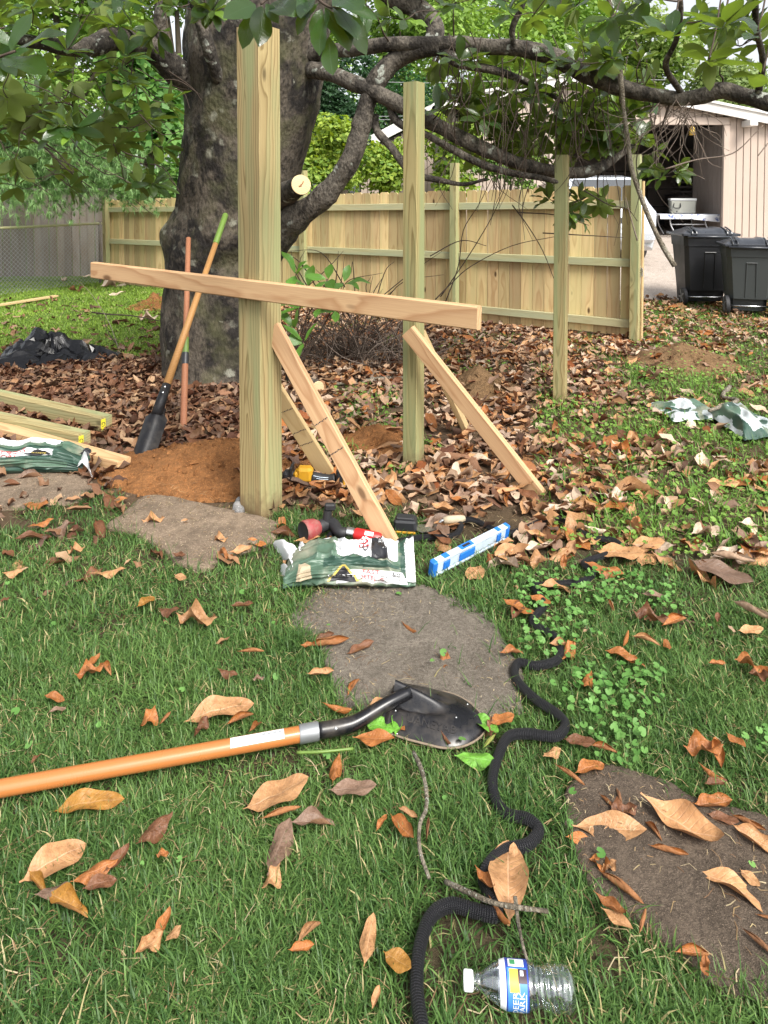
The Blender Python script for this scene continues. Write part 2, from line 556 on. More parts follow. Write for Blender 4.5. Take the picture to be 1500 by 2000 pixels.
M['black_paint'] = plain('black_steel', (.007, .007, .009), .26, spec=.45, noise_amt=.3, nscale=14, dirt=(.10, .085, .07), dirt_amt=.35, dscale=14)
M['black_dirty'] = plain('scuffed_black_steel', (.010, .010, .012), .45, spec=.3, noise_amt=.4, nscale=20, dirt=(.07, .062, .055), dirt_amt=.55, dscale=11)
M['edge_dirt'] = plain('worn_muddy_edge', (.22, .17, .12), .85, noise_amt=.5, nscale=90)
M['orange_glass'] = plain('orange_fibreglass', (.40, .145, .04), .28, noise_amt=.1, nscale=12, coat=.4)
M['sticker'] = plain('white_sticker', (.72, .74, .74), .4, noise_amt=.06)
M['ink'] = plain('dark_ink', (.03, .03, .035), .5)
M['inkgrey'] = plain('grey_ink', (.28, .29, .30), .5)
M['grey_steel'] = plain('grey_collar', (.26, .27, .28), .4, metal=.5, noise_amt=.3)
M['steel'] = plain('bright_steel', (.62, .63, .64), .25, metal=1.0, noise_amt=.2)
M['hose'] = None
M['bag_green'] = plain('bag_green_print', (.07, .125, .085), .42, noise_amt=.25, nscale=14, dirt=(.38, .33, .25), dirt_amt=.5, dscale=5)
M['bag_green_dark'] = plain('bag_dark_green_print', (.03, .07, .05), .42, noise_amt=.3, nscale=14)
M['bag_crumple'] = plain('dirty_bag_print', (.50, .54, .56), .45, noise_amt=.4, nscale=16, dirt=(.10, .13, .12), dirt_amt=.8, dscale=6)
M['bag_white'] = plain('bag_white_print', (.72, .73, .74), .42, noise_amt=.1, nscale=20, dirt=(.45, .42, .38), dirt_amt=.25, dscale=8)
M['bag_black'] = plain('bag_black_print', (.02, .02, .024), .42)
M['bag_red'] = plain('bag_red_print', (.48, .025, .03), .42)
M['bag_gold'] = plain('bag_gold_print', (.48, .37, .08), .42)
M['bag_tan'] = plain('bag_cement_dust', (.42, .35, .24), .8, noise_amt=.4, nscale=40)
M['film'] = plain('black_plastic_film', (.003, .003, .004), .16, noise_amt=.2, nscale=9, spec=.4, bump=.5)
M['blue'] = plain('blue_plastic', (.02, .16, .55), .4, noise_amt=.15)
M['level_white'] = plain('white_aluminium', (.50, .60, .70), .35, noise_amt=.12, nscale=18, dirt=(.3, .27, .22), dirt_amt=.3)
M['vial'] = plain('level_vial', (.45, .62, .08), .15)
M['yellow'] = plain('yellow_plastic', (.50, .26, .015), .4, noise_amt=.2)
M['rubber'] = plain('black_rubber', (.018, .018, .02), .6, noise_amt=.3)
M['red'] = plain('red_plastic', (.50, .02, .02), .35, noise_amt=.15)
M['red_dusty'] = plain('dusty_red_plastic', (.28, .05, .05), .6, noise_amt=.4, dirt=(.30, .2, .16), dirt_amt=.5, dscale=30)
M['bin_black'] = plain('black_bin_plastic', (.016, .017, .02), .42, noise_amt=.25, nscale=6, bump=.05)
M['bin_grey'] = plain('charcoal_bin_plastic', (.037, .043, .043), .45, noise_amt=.2, nscale=6, bump=.05)
M['bin_lid'] = plain('bin_lid_plastic', (.03, .034, .042), .3, noise_amt=.2, nscale=8)
M['siding'] = plain('painted_siding', (.43, .345, .285), .6, noise_amt=.08, nscale=3, dirt=(.45, .38, .33), dirt_amt=.25, dscale=2)
M['siding_gap'] = plain('siding_backing', (.13, .11, .10), .9)
M['siding_dark'] = plain('inner_siding', (.30, .25, .215), .7, noise_amt=.15, nscale=4)
M['trim'] = plain('white_trim', (.68, .66, .63), .5, noise_amt=.06, nscale=5)
M['shingle'] = plain('roof_shingle', (.28, .27, .26), .9, noise_amt=.4, nscale=20)
M['dark_wood'] = plain('dark_timber', (.055, .042, .036), .8, noise_amt=.4, nscale=20)
M['card'] = plain('cardboard', (.36, .19, .085), .8, noise_amt=.15)
M['cooler'] = plain('cooler_tan', (.36, .36, .31), .45, noise_amt=.1)
M['cooler_lid'] = plain('cooler_lid', (.66, .67, .66), .4, noise_amt=.08)
M['car'] = plain('silver_car_paint', (.50, .53, .57), .22, metal=.3, noise_amt=.05, coat=.6)
M['car_glass'] = plain('car_glass', (.025, .03, .035), .06, spec=.8, noise_amt=0)
M['car_dark'] = plain('car_trim', (.03, .03, .032), .5)
M['tail'] = plain('tail_lamp', (.35, .01, .01), .15)
M['brass'] = plain('brass', (.62, .42, .10), .25, metal=1.0)
M['table_leg'] = plain('table_leg_paint', (.55, .56, .58), .4)
M['green_paint'] = plain('green_handle_paint', (.12, .20, .035), .45, noise_amt=.25)
M['tagyellow'] = plain('yellow_tag', (.72, .62, .04), .5)
M['galv'] = plain('galvanised_wire', (.26, .27, .27), .5, metal=.4, noise_amt=.3)
M['cap'] = plain('white_cap', (.80, .81, .83), .3, noise_amt=.04)
M['label_blue'] = plain('label_blue', (.02, .05, .32), .3)
M['label_sky'] = plain('label_light_blue', (.06, .22, .58), .3)
M['label_white'] = plain('label_white', (.80, .82, .84), .35)
M['label_gold'] = plain('label_gold', (.85, .50, .07), .35)
M['label_green'] = plain('label_green', (.05, .25, .10), .35)
M['label_dark'] = plain('label_dark', (.05, .03, .04), .35)

def cloth_print():
    m = NT('floral_tablecloth')
    co = m.coord()
    v = m.voro(m.vmath('ADD', co, m.vmath('SCALE', m.noise(co, 9.0, 3.0, out='Color'), .14)), 7.5)
    n = m.noise(co, 22.0, 4.0)
    k = m.math('MULTIPLY', m.mr(v, .38, .55, 1, 0), m.mr(n, .36, .5))
    c = m.mix(k, (.70, .71, .73), (.10, .14, .32))
    m.bsdf(Base_Color=c, Roughness=.6)
    return m.mat
M['cloth'] = cloth_print()

def hose_mat():
    m = NT('black_hose')
    co = m.coord('UV')
    n = m.noise(m.mapping(co, (1, 1, 1)), 40.0, 2.0)
    w = m.n('ShaderNodeTexWave', {'Vector': co, 'Scale': 1.0, 'Distortion': 0.0}, wave_type='BANDS', bands_direction='X').outputs[1]
    w2 = m.n('ShaderNodeTexWave', {'Vector': co, 'Scale': 1.0, 'Distortion': 0.0}, wave_type='BANDS', bands_direction='Y').outputs[1]
    h = m.math('MULTIPLY', w, w2)
    m.bsdf(Base_Color=m.mix(h, (.004, .004, .006), (.026, .026, .034)), Roughness=.5, Normal=m.bump(h, 1.0, .006))
    return m.mat
M['hose'] = hose_mat()

def clear_plastic():
    m = NT('clear_plastic')
    lw = m.n('ShaderNodeLayerWeight', {'Blend': .35})
    gl = m.n('ShaderNodeBsdfGlossy', {'Color': (.95, .97, 1, 1), 'Roughness': .06})
    tr = m.n('ShaderNodeBsdfTransparent', {'Color': (.93, .95, .96, 1)})
    f = m.mr(lw.outputs['Facing'], 0, 1, .10, .75)
    mx = m.n('ShaderNodeMixShader', {0: f})
    m.t.links.new(tr.outputs[0], mx.inputs[1]); m.t.links.new(gl.outputs[0], mx.inputs[2])
    m.t.links.new(mx.outputs[0], m.out.inputs['Surface'])
    return m.mat
M['clear'] = clear_plastic()

# ------------------------------------------------------------------ the ground
MOUNDS = []   # (cx, cy, rx, ry, h)
def add_mound(u, v, rx, ry, h):
    g = G(u, v)
    MOUNDS.append((g.x, g.y, rx, ry, h))
    return MOUNDS[-1]
MA = add_mound(425, 912, .64, .44, .15)
MBk = add_mound(1330, 705, .52, .50, .17)
MC = add_mound(735, 858, .27, .26, .10)
MD = add_mound(935, 760, .36, .34, .19)
ME = add_mound(300, 598, .34, .45, .17)

def sstep(a, b, x):
    t = np.clip((x - a) / (b - a), 0, 1)
    return t * t * (3 - 2 * t)

def fnoise(x, y, sc, seed=0):
    r = np.random.default_rng(seed)
    o = np.zeros_like(x, dtype=float)
    for k in range(7):
        a = r.uniform(0, 2 * pi); f = sc * r.uniform(.6, 1.7); p = r.uniform(0, 6.28)
        o += np.sin((x * cos(a) + y * sin(a)) * f + p + 1.3 * np.sin((x * sin(a) - y * cos(a)) * f * .7 + p * 2))
    return o / 7

def ramp_z(x, y):
    return .66 * np.clip((y - 10.2) / 4.7, 0, 1) * sstep(.8, 2.4, x)

def base_z(x, y):
    x = np.asarray(x, float); y = np.asarray(y, float)
    near = 1 - sstep(9.5, 11, y)
    return (.014 * fnoise(x, y, 3.2, 1) + .006 * fnoise(x, y, 11, 2)) * near - .008 + ramp_z(x, y)

def mound_z(x, y):
    z = np.zeros_like(np.asarray(x, float))
    for cx, cy, rx, ry, h in MOUNDS:
        d = np.sqrt(((x - cx) / rx) ** 2 + ((y - cy) / ry) ** 2)
        z = np.maximum(z, h * np.clip(1 - d, 0, 1) ** 1.25 * (1 + .25 * fnoise(np.asarray(x, float), np.asarray(y, float), 14, 3)))
    return z

def gz(x, y):
    return base_z(x, y) + mound_z(x, y)

def gz1(x, y):
    return float(gz(np.array([x]), np.array([y]))[0])

xs = np.concatenate([-np.geomspace(160, 7, 26), np.linspace(-6.5, 7.5, 150), np.geomspace(8, 160, 26)])
ys = np.concatenate([-np.geomspace(60, 1, 8), np.linspace(-.5, .9, 6), np.linspace(1.0, 12.5, 170), np.geomspace(13, 220, 34)])
X, Y = np.meshgrid(xs, ys)
x_, y_ = X.ravel(), Y.ravel()
z_ = base_z(x_, y_)
iy, ix = np.meshgrid(np.arange(len(ys) - 1), np.arange(len(xs) - 1), indexing='ij')
a_ = (iy * len(xs) + ix).ravel()
quads = np.stack([a_, a_ + 1, a_ + 1 + len(xs), a_ + len(xs)], 1)
U_, V_ = proj(x_, np.maximum(y_, .6), z_)
thatch = np.array([.070, .055, .030]); litter = np.array([.115, .075, .045]); lawn = np.array([.095, .15, .03])
lit = sstep(1080, 960, V_ + 40 * fnoise(x_, y_, 6, 5)) * sstep(590, 640, V_)
colr = thatch + (litter - thatch) * lit[:, None]
gl = np.maximum(sstep(350, 250, U_) * sstep(720, 680, V_), sstep(640, 610, V_))
colr = colr + (lawn - colr) * gl[:, None]
gme = np_mesh('ground', np.stack([x_, y_, z_], 1), [quads], M['ground'], col=colr)
tag(link('ground', gme), 'brown leaf-strewn yard soil under the grass', kind='structure')

# driveway: one sloping concrete sheet up to the garage
dx = np.linspace(1.9, 15, 40); dy = np.concatenate([np.linspace(10.2, 15.2, 22)])
DX, DY = np.meshgrid(dx, dy)
edge = np.where(DY < 10.3, .18 * fnoise(DX, DY * 0, 2.2, 9), 0)
dz = ramp_z(np.maximum(DX, 2.6), DY) + .02
iy, ix = np.meshgrid(np.arange(len(dy) - 1), np.arange(len(dx) - 1), indexing='ij')
a_ = (iy * len(dx) + ix).ravel()
dme = np_mesh('driveway', np.stack([DX.ravel(), (DY + edge).ravel(), dz.ravel()], 1), [np.stack([a_, a_ + 1, a_ + 1 + len(dx), a_ + len(dx)], 1)], M['concrete'])
tag(link('driveway', dme), 'pale concrete driveway sloping up to the garage', kind='structure')

# ------------------------------------------------------------------ flagstones
STONES = {
    'a': [(590, 1178), (640, 1150), (760, 1146), (860, 1156), (930, 1190), (975, 1235), (1002, 1285), (1022, 1345), (1015, 1385), (960, 1402), (850, 1405), (760, 1400), (668, 1372), (645, 1320), (620, 1262), (572, 1215)],
    'b': [(1098, 1550), (1140, 1515), (1200, 1506), (1290, 1530), (1380, 1570), (1500, 1600), (1620, 1640), (1680, 1760), (1640, 1900), (1500, 1945), (1400, 1932), (1330, 1880), (1260, 1812), (1180, 1755), (1130, 1682), (1108, 1612)],
    'c': [(212, 1030), (258, 990), (300, 970), (380, 983), (440, 998), (510, 1013), (545, 1030), (522, 1060), (445, 1090), (390, 1114), (350, 1100), (300, 1062), (250, 1042)],
    'd': [(-140, 1000), (-120, 935), (0, 922), (150, 932), (180, 955), (155, 978), (60, 990)],
}
STONE_W = {k: [(G(u, v).x, G(u, v).y) for u, v in p] for k, p in STONES.items()}

def inside(poly, x, y, grow=1.0):
    px = np.array([p[0] for p in poly]); py = np.array([p[1] for p in poly])
    cx, cy = px.mean(), py.mean()
    px = cx + (px - cx) * grow; py = cy + (py - cy) * grow
    r = np.zeros(np.shape(x), bool)
    j = len(px) - 1
    for i in range(len(px)):
        c = ((py[i] > y) != (py[j] > y)) & (x < (px[j] - px[i]) * (y - py[i]) / (py[j] - py[i] + 1e-12) + px[i])
        r ^= c
        j = i
    return r

def make_stone(key, mat, label, top):
    poly = STONE_W[key]
    pts = smooth_path([(x, y, 0) for x, y in poly + [poly[0]]], 6)[:-1]
    c = sum(pts, Vector()) / len(pts)
    mb = MB()
    rings = [(1.03, -.05), (1.02, top * .45), (.995, top * .85), (.97, top)] + [(k, top + .004) for k in (.9, .8, .68, .55, .42, .3, .18, .08)]
    rows = []
    for k, (s, z) in enumerate(rings):
        row = []
        for i, p in enumerate(pts):
            q = c + (p - c) * s
            jit = 1 + (.055 * mnoise.noise(p * 6) + .035 * mnoise.noise(p * 19) + .018 * mnoise.noise(p * 55)) * (1 if k < 5 else 0)
            q = c + (q - c) * jit
            zz = z + (0 if k == 0 else .006 * mnoise.noise(Vector((q.x * 8, q.y * 8, 1))) + .003 * mnoise.noise(Vector((q.x * 30, q.y * 30, 1))))
            row.append(Vector((q.x, q.y, zz)))
        rows.append(row)
    mb.grid(rows, closed=True)
    mb.add([rows[-1][0] * 0 + Vector((c.x, c.y, top + .004))] + rows[-1], [(0, i + 1, (i + 1) % len(pts) + 1) for i in range(len(pts))])
    o = obj('flagstone', shifted(mb, (c.x, c.y, 0)), mat, smooth=True)
    o.location = (c.x, c.y, 0)
    tag(o, label, 'flagstone', 'flagstones set in the lawn')
make_stone('a', M['stone'], 'big grey flagstone between the torn cement bag and the black shovel blade', .010)
make_stone('b', M['stone_brown'], 'brown grey flagstone scattered with large tan leaves beside the water bottle', .012)
make_stone('c', M['stone_tan'], 'tan dusty flagstone left of the foot of the thick post', .014)
make_stone('d', M['stone_tan'], 'tan flagstone under the cement bag by the lumber', .014)

# ------------------------------------------------------------------ dirt mounds
def make_mound(md, mat, label, n=110, rings=46, crumbs=160):
    cx, cy, rx, ry, h = md
    mb = MB()
    rows = []
    for k in range(rings + 1):
        s = 1.02 * (1 - k / rings)
        row = []
        for i in range(n):
            a = 2 * pi * i / n
            wob = 1 + .13 * mnoise.noise(Vector((cos(a) * 1.6, sin(a) * 1.6, cx)))
            x, y = cx + rx * s * wob * cos(a), cy + ry * s * wob * sin(a)
            z = gz1(x, y) + (-.03 if k == 0 else .012)
            nn = 1.5 * mnoise.fractal(Vector((x * 9, y * 9, 3)), .8, 2.1, 6)
            row.append(Vector((x, y, z + .012 * nn * (1 if k else 0))))
        rows.append(row)
    mb.grid(rows[:-1], closed=True)
    mb.add([Vector((cx, cy, gz1(cx, cy) + .012))] + rows[-2], [(0, i + 1, (i + 1) % n + 1) for i in range(n)])
    o = obj('dirt_mound', shifted(mb, (cx, cy, 0)), mat, smooth=True)
    o.location = (cx, cy, 0)
    tag(o, label, 'dirt mound', 'heaps of dug earth')
    cb = MB()
    for _ in range(crumbs):
        a, s = random.uniform(0, 2 * pi), sqrt(random.uniform(.0, 1.15))
        x, y = rx * s * cos(a), ry * s * sin(a)
        r = random.uniform(.004, .012) * (2.2 if random.random() < .12 else 1)
        cb.box((x, y, gz1(cx + x, cy + y) + .012), (r * 2, r * random.uniform(1.2, 2), r * 1.4), Matrix.Rotation(random.uniform(0, 3), 3, 'Z') @ Matrix.Rotation(random.uniform(-.6, .6), 3, 'X'), taper=.6)
    c = obj('crumbs', cb, mat, o)
    c['kind'] = 'stuff'
make_mound(MA, M['clay'], 'orange clay heap dug out behind the thick post', crumbs=520)
make_mound(MBk, M['dirt'], 'brown earth heap in the grass near the end of the fence')
make_mound(MC, M['clay'], 'small orange earth heap between the two leaning braces', crumbs=80)
make_mound(MD, M['dirt'], 'dark earth heap behind the middle post and its brace', crumbs=80)
make_mound(ME, M['clay'], 'pale orange earth heap on the lawn left of the tree', crumbs=60)

# ------------------------------------------------------------------ garage
FZ = .68      # garage floor
GY = 15.0     # its front wall
def roofz(x):
    return 4.06 - .2 * abs(x - 4.0)
gar = thing('garage', 'beige garage with vertical siding and a wide open bay', 'garage', (7.3, GY, FZ))
gl_ = Vector((7.3, GY, FZ))
def gpart(name, mb, mat, **k):
    return obj(name, shifted(mb, gl_), mat, gar, **k)
mb = MB(); mb.box((6.0, 18.2, FZ - .07), (9.2, 6.4, .14)); gpart('floor_slab', mb, M['concrete'])
OX0, OX1, OZ = 3.7, 7.33, 3.1
mb = MB()
mb.box((8.6, GY + .09, FZ + 1.35), (2.5, .06, 2.9)); mb.box((2.6, GY + .09, FZ + 1.35), (2.1, .06, 2.9))
for k in range(12):
    x0 = 1.55 + k * (9.85 - 1.55) / 12; x1 = x0 + (9.85 - 1.55) / 12
    zt = min(roofz(x0), roofz(x1)) - .05
    mb.box(((x0 + x1) / 2, GY + .09, (OZ + zt) / 2 + .08), (x1 - x0 - .001, .06, zt - OZ - .16))
gpart('wall', mb, M['siding_gap'])
# inner walls, back wall and ceiling
mb = MB()
mb.box((1.55, 18.1, 2.2), (.1, 6.0, 3.1)); mb.box((9.85, 18.1, 2.0), (.1, 6.0, 2.8)); mb.box((5.7, 21.15, 2.1), (8.4, .1, 3.0))
gpart('inner_wall', mb, M['siding_dark'])
mb = MB(); mb.box((5.7, 18.1, 3.28), (8.3, 5.85, .06)); gpart('ceiling', mb, M['dark_wood'])
# inner partition on the right with its own vertical boards
pm = MB(); pm.box((0, 0, 0), (.02, .19, 2.45)); pme = pm.mesh('inner_board', M['siding_dark'])
for k in range(8):
    link('inner_board', pme, gar, Matrix.Translation(Vector((7.52, GY + .3 + k * .205, FZ + 1.26)) - gl_))
# vertical siding boards, each its own
bw = .155
k = 0
x = OX1 + .14
while x < 9.8:
    zt = roofz(x + bw) - .06
    b = MB(); b.box((x + bw / 2, GY + .03, (FZ - .02 + zt) / 2), (bw - .014, .05, zt - FZ + .02), bev=.004)
    gpart('siding_board', b, M['siding']); x += bw
x = 1.6
while x < OX1 + .12:
    lo = OZ + .17 if x > OX0 - .16 else FZ - .02
    zt = min(roofz(x), roofz(x + bw)) - .06
    if zt - lo > .05:
        b = MB(); b.box((x + bw / 2, GY + .03, (lo + zt) / 2), (bw - .014, .05, zt - lo), bev=.004)
        gpart('siding_board', b, M['siding'])
    x += bw
b = MB(); b.box(((OX0 + OX1) / 2, GY + .0, OZ + .085), (OX1 - OX0 + .24, .1, .16), bev=.006); gpart('door_lintel', b, M['siding'])
b = MB(); b.box((OX1 + .065, GY + .0, (FZ + OZ) / 2), (.13, .1, OZ - FZ - .004), bev=.006); gpart('door_jamb', b, M['siding'])
b = MB(); b.box((OX0 - .065, GY + .0, (FZ + OZ) / 2), (.13, .1, OZ - FZ - .004), bev=.006); gpart('door_jamb', b, M['siding'])
for sgn, xe in ((1, 10.6), (-1, 1.2)):
    p0, p1 = Vector((4.0, GY + 3.38, roofz(4.0) + .02)), Vector((xe, GY + 3.38, roofz(xe) + .02))
    Rr = frame(p1 - p0, (0, 0, 1))
    b = MB(); b.box((p0 + p1) / 2 + Rr @ Vector((0, 0, .06)), ((p1 - p0).length, 7.0, .10), Rr); gpart('roof', b, M['shingle'])
    b = MB(); b.box((p0 + p1) / 2 + Vector((0, -3.56, 0)) + Rr @ Vector((0, 0, -.03)), ((p1 - p0).length, .05, .19), Rr, bev=.005); gpart('fascia_board', b, M['trim'])
    b = MB(); b.box((p0 + p1) / 2 + Vector((0, -3.61, 0)) + Rr @ Vector((0, 0, .09)), ((p1 - p0).length, .04, .055), Rr, bev=.005); gpart('drip_edge', b, M['trim'])
b = MB(); b.box((P(1462, 241, GY - .15).x, GY - .2, P(1462, 241, GY - .2).z), (.17, .36, .13), bev=.006); gpart('rafter_end', b, M['trim'])

# things inside the garage
def legs_tube(mb, a, b_, r=.014):
    mb.tube([a, b_], r, 8)
tz = P(1330, 420, 15.8).z
tx0, tx1, ty0, ty1 = P(1282, 425, 15.6).x, P(1402, 425, 15.8).x, 15.35, 16.25
tb = thing('folding_table', 'folding table inside the open garage bay under a floral cloth', 'table', ((tx0 + tx1) / 2, (ty0 + ty1) / 2, FZ - .02))
tl = Vector(tb.location)
mb = MB(); mb.box(((tx0 + tx1) / 2, (ty0 + ty1) / 2, tz), (tx1 - tx0, ty1 - ty0, .035), bev=.01); obj('table_top', shifted(mb, tl), M['label_white'], tb)
for xx in (tx0 + .25, tx1 - .45):
    for yy in (ty0 + .1, ty1 - .1):
        mb = MB(); mb.tube(smooth_path([(xx, yy, tz - .03), (xx + .02, yy, tz - .22), (xx - .16 if xx < 6 else xx + .16, yy, FZ - .02)], 5), .014, 8)
        obj('leg', shifted(mb, tl), M['table_leg'], tb, smooth=True)
mb = MB(); mb.tube([(tx0 + .26, ty0 + .1, tz - .2), (tx1 - .44, ty0 + .1, tz - .2)], .012, 8); obj('stretcher', shifted(mb, tl), M['table_leg'], tb, smooth=True)
# cloth
mb = MB()
rows = []
nx, ny = 40, 14
prof = [(-.12, -.16), (-.06, -.10), (-.015, -.01)]
for j in range(ny + 4):
    row = []
    for i in range(nx + 1):
        x = tx0 - .02 + (tx1 - tx0 + .04) * i / nx
        if j < 3:
            dd = [.10, .06, .02][j]
            y, z = ty0 - .02 - .012 * sin(i * 1.3) * (dd * 5), tz + .024 - dd * (1 + .6 * max(0, (i - 18)) / 22 * 1.6)
        else:
            y, z = ty0 - .015 + (ty1 - ty0) * (j - 3) / ny, tz + .026
        row.append(Vector((x, y, z)))
    rows.append(row)
mb.grid(rows)
o = obj('tablecloth', shifted(mb, (tx0, ty0, tz)), M['cloth'], smooth=True); o.location = (tx0, ty0, tz)
tag(o, 'white cloth with blue floral print draped over the garage table', 'tablecloth')
# cooler
cw = thing('cooler', 'tan and white ice cooler standing on the floral tablecloth', 'cooler', (P(1332, 412, 15.95).x, 15.95, tz + .03), radians(-14))
mb = MB(); mb.box((0, 0, .15), (.52, .36, .30), taper=1.06, bev=.02); obj('body', mb, M['cooler'], cw)
mb = MB(); mb.box((0, 0, .325), (.57, .40, .055), bev=.015); obj('lid', mb, M['cooler_lid'], cw)
mb = MB(); mb.tube(smooth_path([(-.2, -.18, .24), (-.21, -.215, .14), (-.08, -.215, .14), (-.07, -.18, .24)], 5), .012, 6); obj('handle', mb, M['rubber'], cw)
mb = MB(); mb.tube([(-.14, -.178, .05), (-.14, -.2, .05)], .016, 10); obj('drain_plug', mb, M['rubber'], cw)
# cardboard box
bx = thing('cardboard_box', 'small brown cardboard box under the garage table', 'box', (P(1376, 440, 16.6).x, 16.7, FZ), radians(8))
mb = MB(); mb.box((0, 0, .15), (.34, .3, .30), bev=.004); obj('body', mb, M['card'], bx)
mb = MB(); mb.box((0, -.19, .31), (.33, .12, .006), Matrix.Rotation(.35, 3, 'X')); obj('flap', mb, M['card'], bx)
# dark shelves with boxes, stacked timber
for (u, y, w, label) in ((1308, 19.5, 1.5, 'dark storage shelf against the back of the garage'), (1215, 19.8, 1.3, 'dark storage shelf far back behind the car in the garage')):
    s = thing('storage_shelf', label, 'shelf', (P(u, 380, y).x, y, FZ), group='shelves in the garage')
    for zz in (.1, .6, 1.1, 1.6):
        mb = MB(); mb.box((0, 0, zz), (w, .4, .03)); obj('shelf_board', mb, M['dark_wood'], s)
    for xx in (-w / 2, w / 2):
        mb = MB(); mb.box((xx, -.15, .85), (.045, .045, 1.7)); obj('upright', mb, M['dark_wood'], s)
    for k in range(3):
        zz = (.1, .6, 1.1)[k]
        bb = thing('storage_box', f'dark storage box on the {("lowest", "second", "third")[k]} board of the {"shelf against the garage back wall" if u > 1250 else "shelf behind the car"}', 'box', (s.location.x - w * .2 + k * w * .2, y - .02, FZ + zz + .015), group='boxes on the garage shelves')
        mb = MB(); mb.box((0, 0, .15), (.2, .3, .3), bev=.01); obj('body', mb, M['dark_wood' if k % 2 else 'bin_black'], bb)
        mb = MB(); mb.box((0, 0, .31), (.22, .32, .03), bev=.01); obj('lid', mb, M['bin_black'], bb)
st = thing('timber_stack', 'dark boards stacked on spacers at the right of the garage', 'timber stack', (P(1352, 402, 17.3).x, 17.3, FZ))
for k in range(7):
    mb = MB(); mb.box((0, 0, .52 + k * .12), (.85 - .03 * (k % 3), .5, .045), Matrix.Rotation(.05 * ((k * 7) % 5 - 2), 3, 'Z')); obj('board', mb, M['dark_wood'], st)
mb = MB(); mb.box((-.3, 0, .5), (.06, .4, 1.0)); mb2 = MB(); mb2.box((.3, 0, .5), (.06, .4, 1.0))
obj('support', mb, M['dark_wood'], st); obj('support', mb2, M['dark_wood'], st)
# brass lamp
lp = P(1352, 256, 14.8)
la = thing('hanging_lamp', 'small brass lantern hanging in the top of the garage opening', 'lamp', lp)
mb = MB(); mb.lathe([(-.09, .0), (-.09, .075), (-.02, .085), (.02, .05), (.05, .065), (.09, .03), (.12, .012)], Matrix.Rotation(-pi / 2, 4, 'Y'), 16)
obj('lantern', mb, M['brass'], la, smooth=True)
mb = MB(); mb.tube([(0, 0, .1), (0, 0, OZ - lp.z + .05)], .006, 6); obj('cord', mb, M['brass'], la)

# ------------------------------------------------------------------ neighbour's house behind
HY = 23.0
def H(u, v, y=HY): return P(u, v, y)
pk, le = H(850, 218), H(690, 300)
slope = (pk.z - le.z) / (pk.x - le.x)
hs_ = thing('neighbour_house', 'pale house gable with white fascia beyond the fence', 'house', (pk.x, HY, .3))
hl = Vector(hs_.location)
rx_ = pk.x + (pk.x - le.x)
x = le.x + .25
mb = MB(); mb.add([(le.x + .2, HY + .05, 0), (rx_ - .2, HY + .05, 0), (rx_ - .2, HY + .05, le.z), (pk.x, HY + .05, pk.z - .15), (le.x + .2, HY + .05, le.z)], [(0, 1, 2, 3, 4)])
mb.add([(le.x + .2, HY + 6, 0), (rx_ - .2, HY + 6, 0), (rx_ - .2, HY + 6, le.z), (pk.x, HY + 6, pk.z - .15), (le.x + .2, HY + 6, le.z), (le.x + .2, HY + .05, 0), (rx_ - .2, HY + .05, 0), (rx_ - .2, HY + .05, le.z), (le.x + .2, HY + .05, le.z)], [(4, 3, 2, 1, 0), (0, 5, 8, 4), (6, 1, 2, 7)])
obj('wall', shifted(mb, hl), M['siding_gap'], hs_)
while x < rx_ - .4:
    zt = pk.z - .2 - slope * abs(x + .11 - pk.x)
    mb = MB(); mb.box((x + .11, HY, zt / 2), (.205, .05, zt), bev=.006); obj('siding_board', shifted(mb, hl), M['siding'], hs_); x += .22
for sg in (-1, 1):
    e = le if sg < 0 else Vector((rx_, HY, le.z))
    Rr = frame(Vector((e.x, 0, e.z)) - Vector((pk.x, 0, pk.z)), (0, 0, 1))
    mid = (Vector((e.x, HY, e.z)) + Vector((pk.x, HY, pk.z))) / 2
    L_ = (Vector((e.x, HY, e.z)) - Vector((pk.x, HY, pk.z))).length + .5
    mb = MB(); mb.box(mid + Vector((sg * .1, -.3, 0)), (L_, .06, .26), Rr, bev=.005); obj('fascia_board', shifted(mb, hl), M['trim'], hs_)
    mb = MB(); mb.box(mid + Vector((sg * .1, 2.9, 0)) + Rr @ Vector((0, 0, .17)), (L_, 6.4, .06), Rr); obj('roof', shifted(mb, hl), M['trim'], hs_)

# utility wires
for k, (va, vb) in enumerate(((226, 224), (233, 230), (160, 158))):
    p0, p1 = P(350 if k < 2 else 700, va, 22), P(1000, vb, 22)
    mid = (p0 + p1) / 2 - Vector((0, 0, .05))
    mb = MB(); mb.tube(smooth_path([p0 - (p1 - p0), p0, mid, p1, p1 + (p1 - p0)], 6), .012, 5)
    o = obj('utility_wire', shifted(mb, mid), M['galv']); o.location = mid
    tag(o, ['upper of the paired utility wires behind the magnolia limb', 'lower of the paired utility wires behind the magnolia limb', 'single utility wire high behind the magnolia limb'][k], 'wire', 'utility wires')

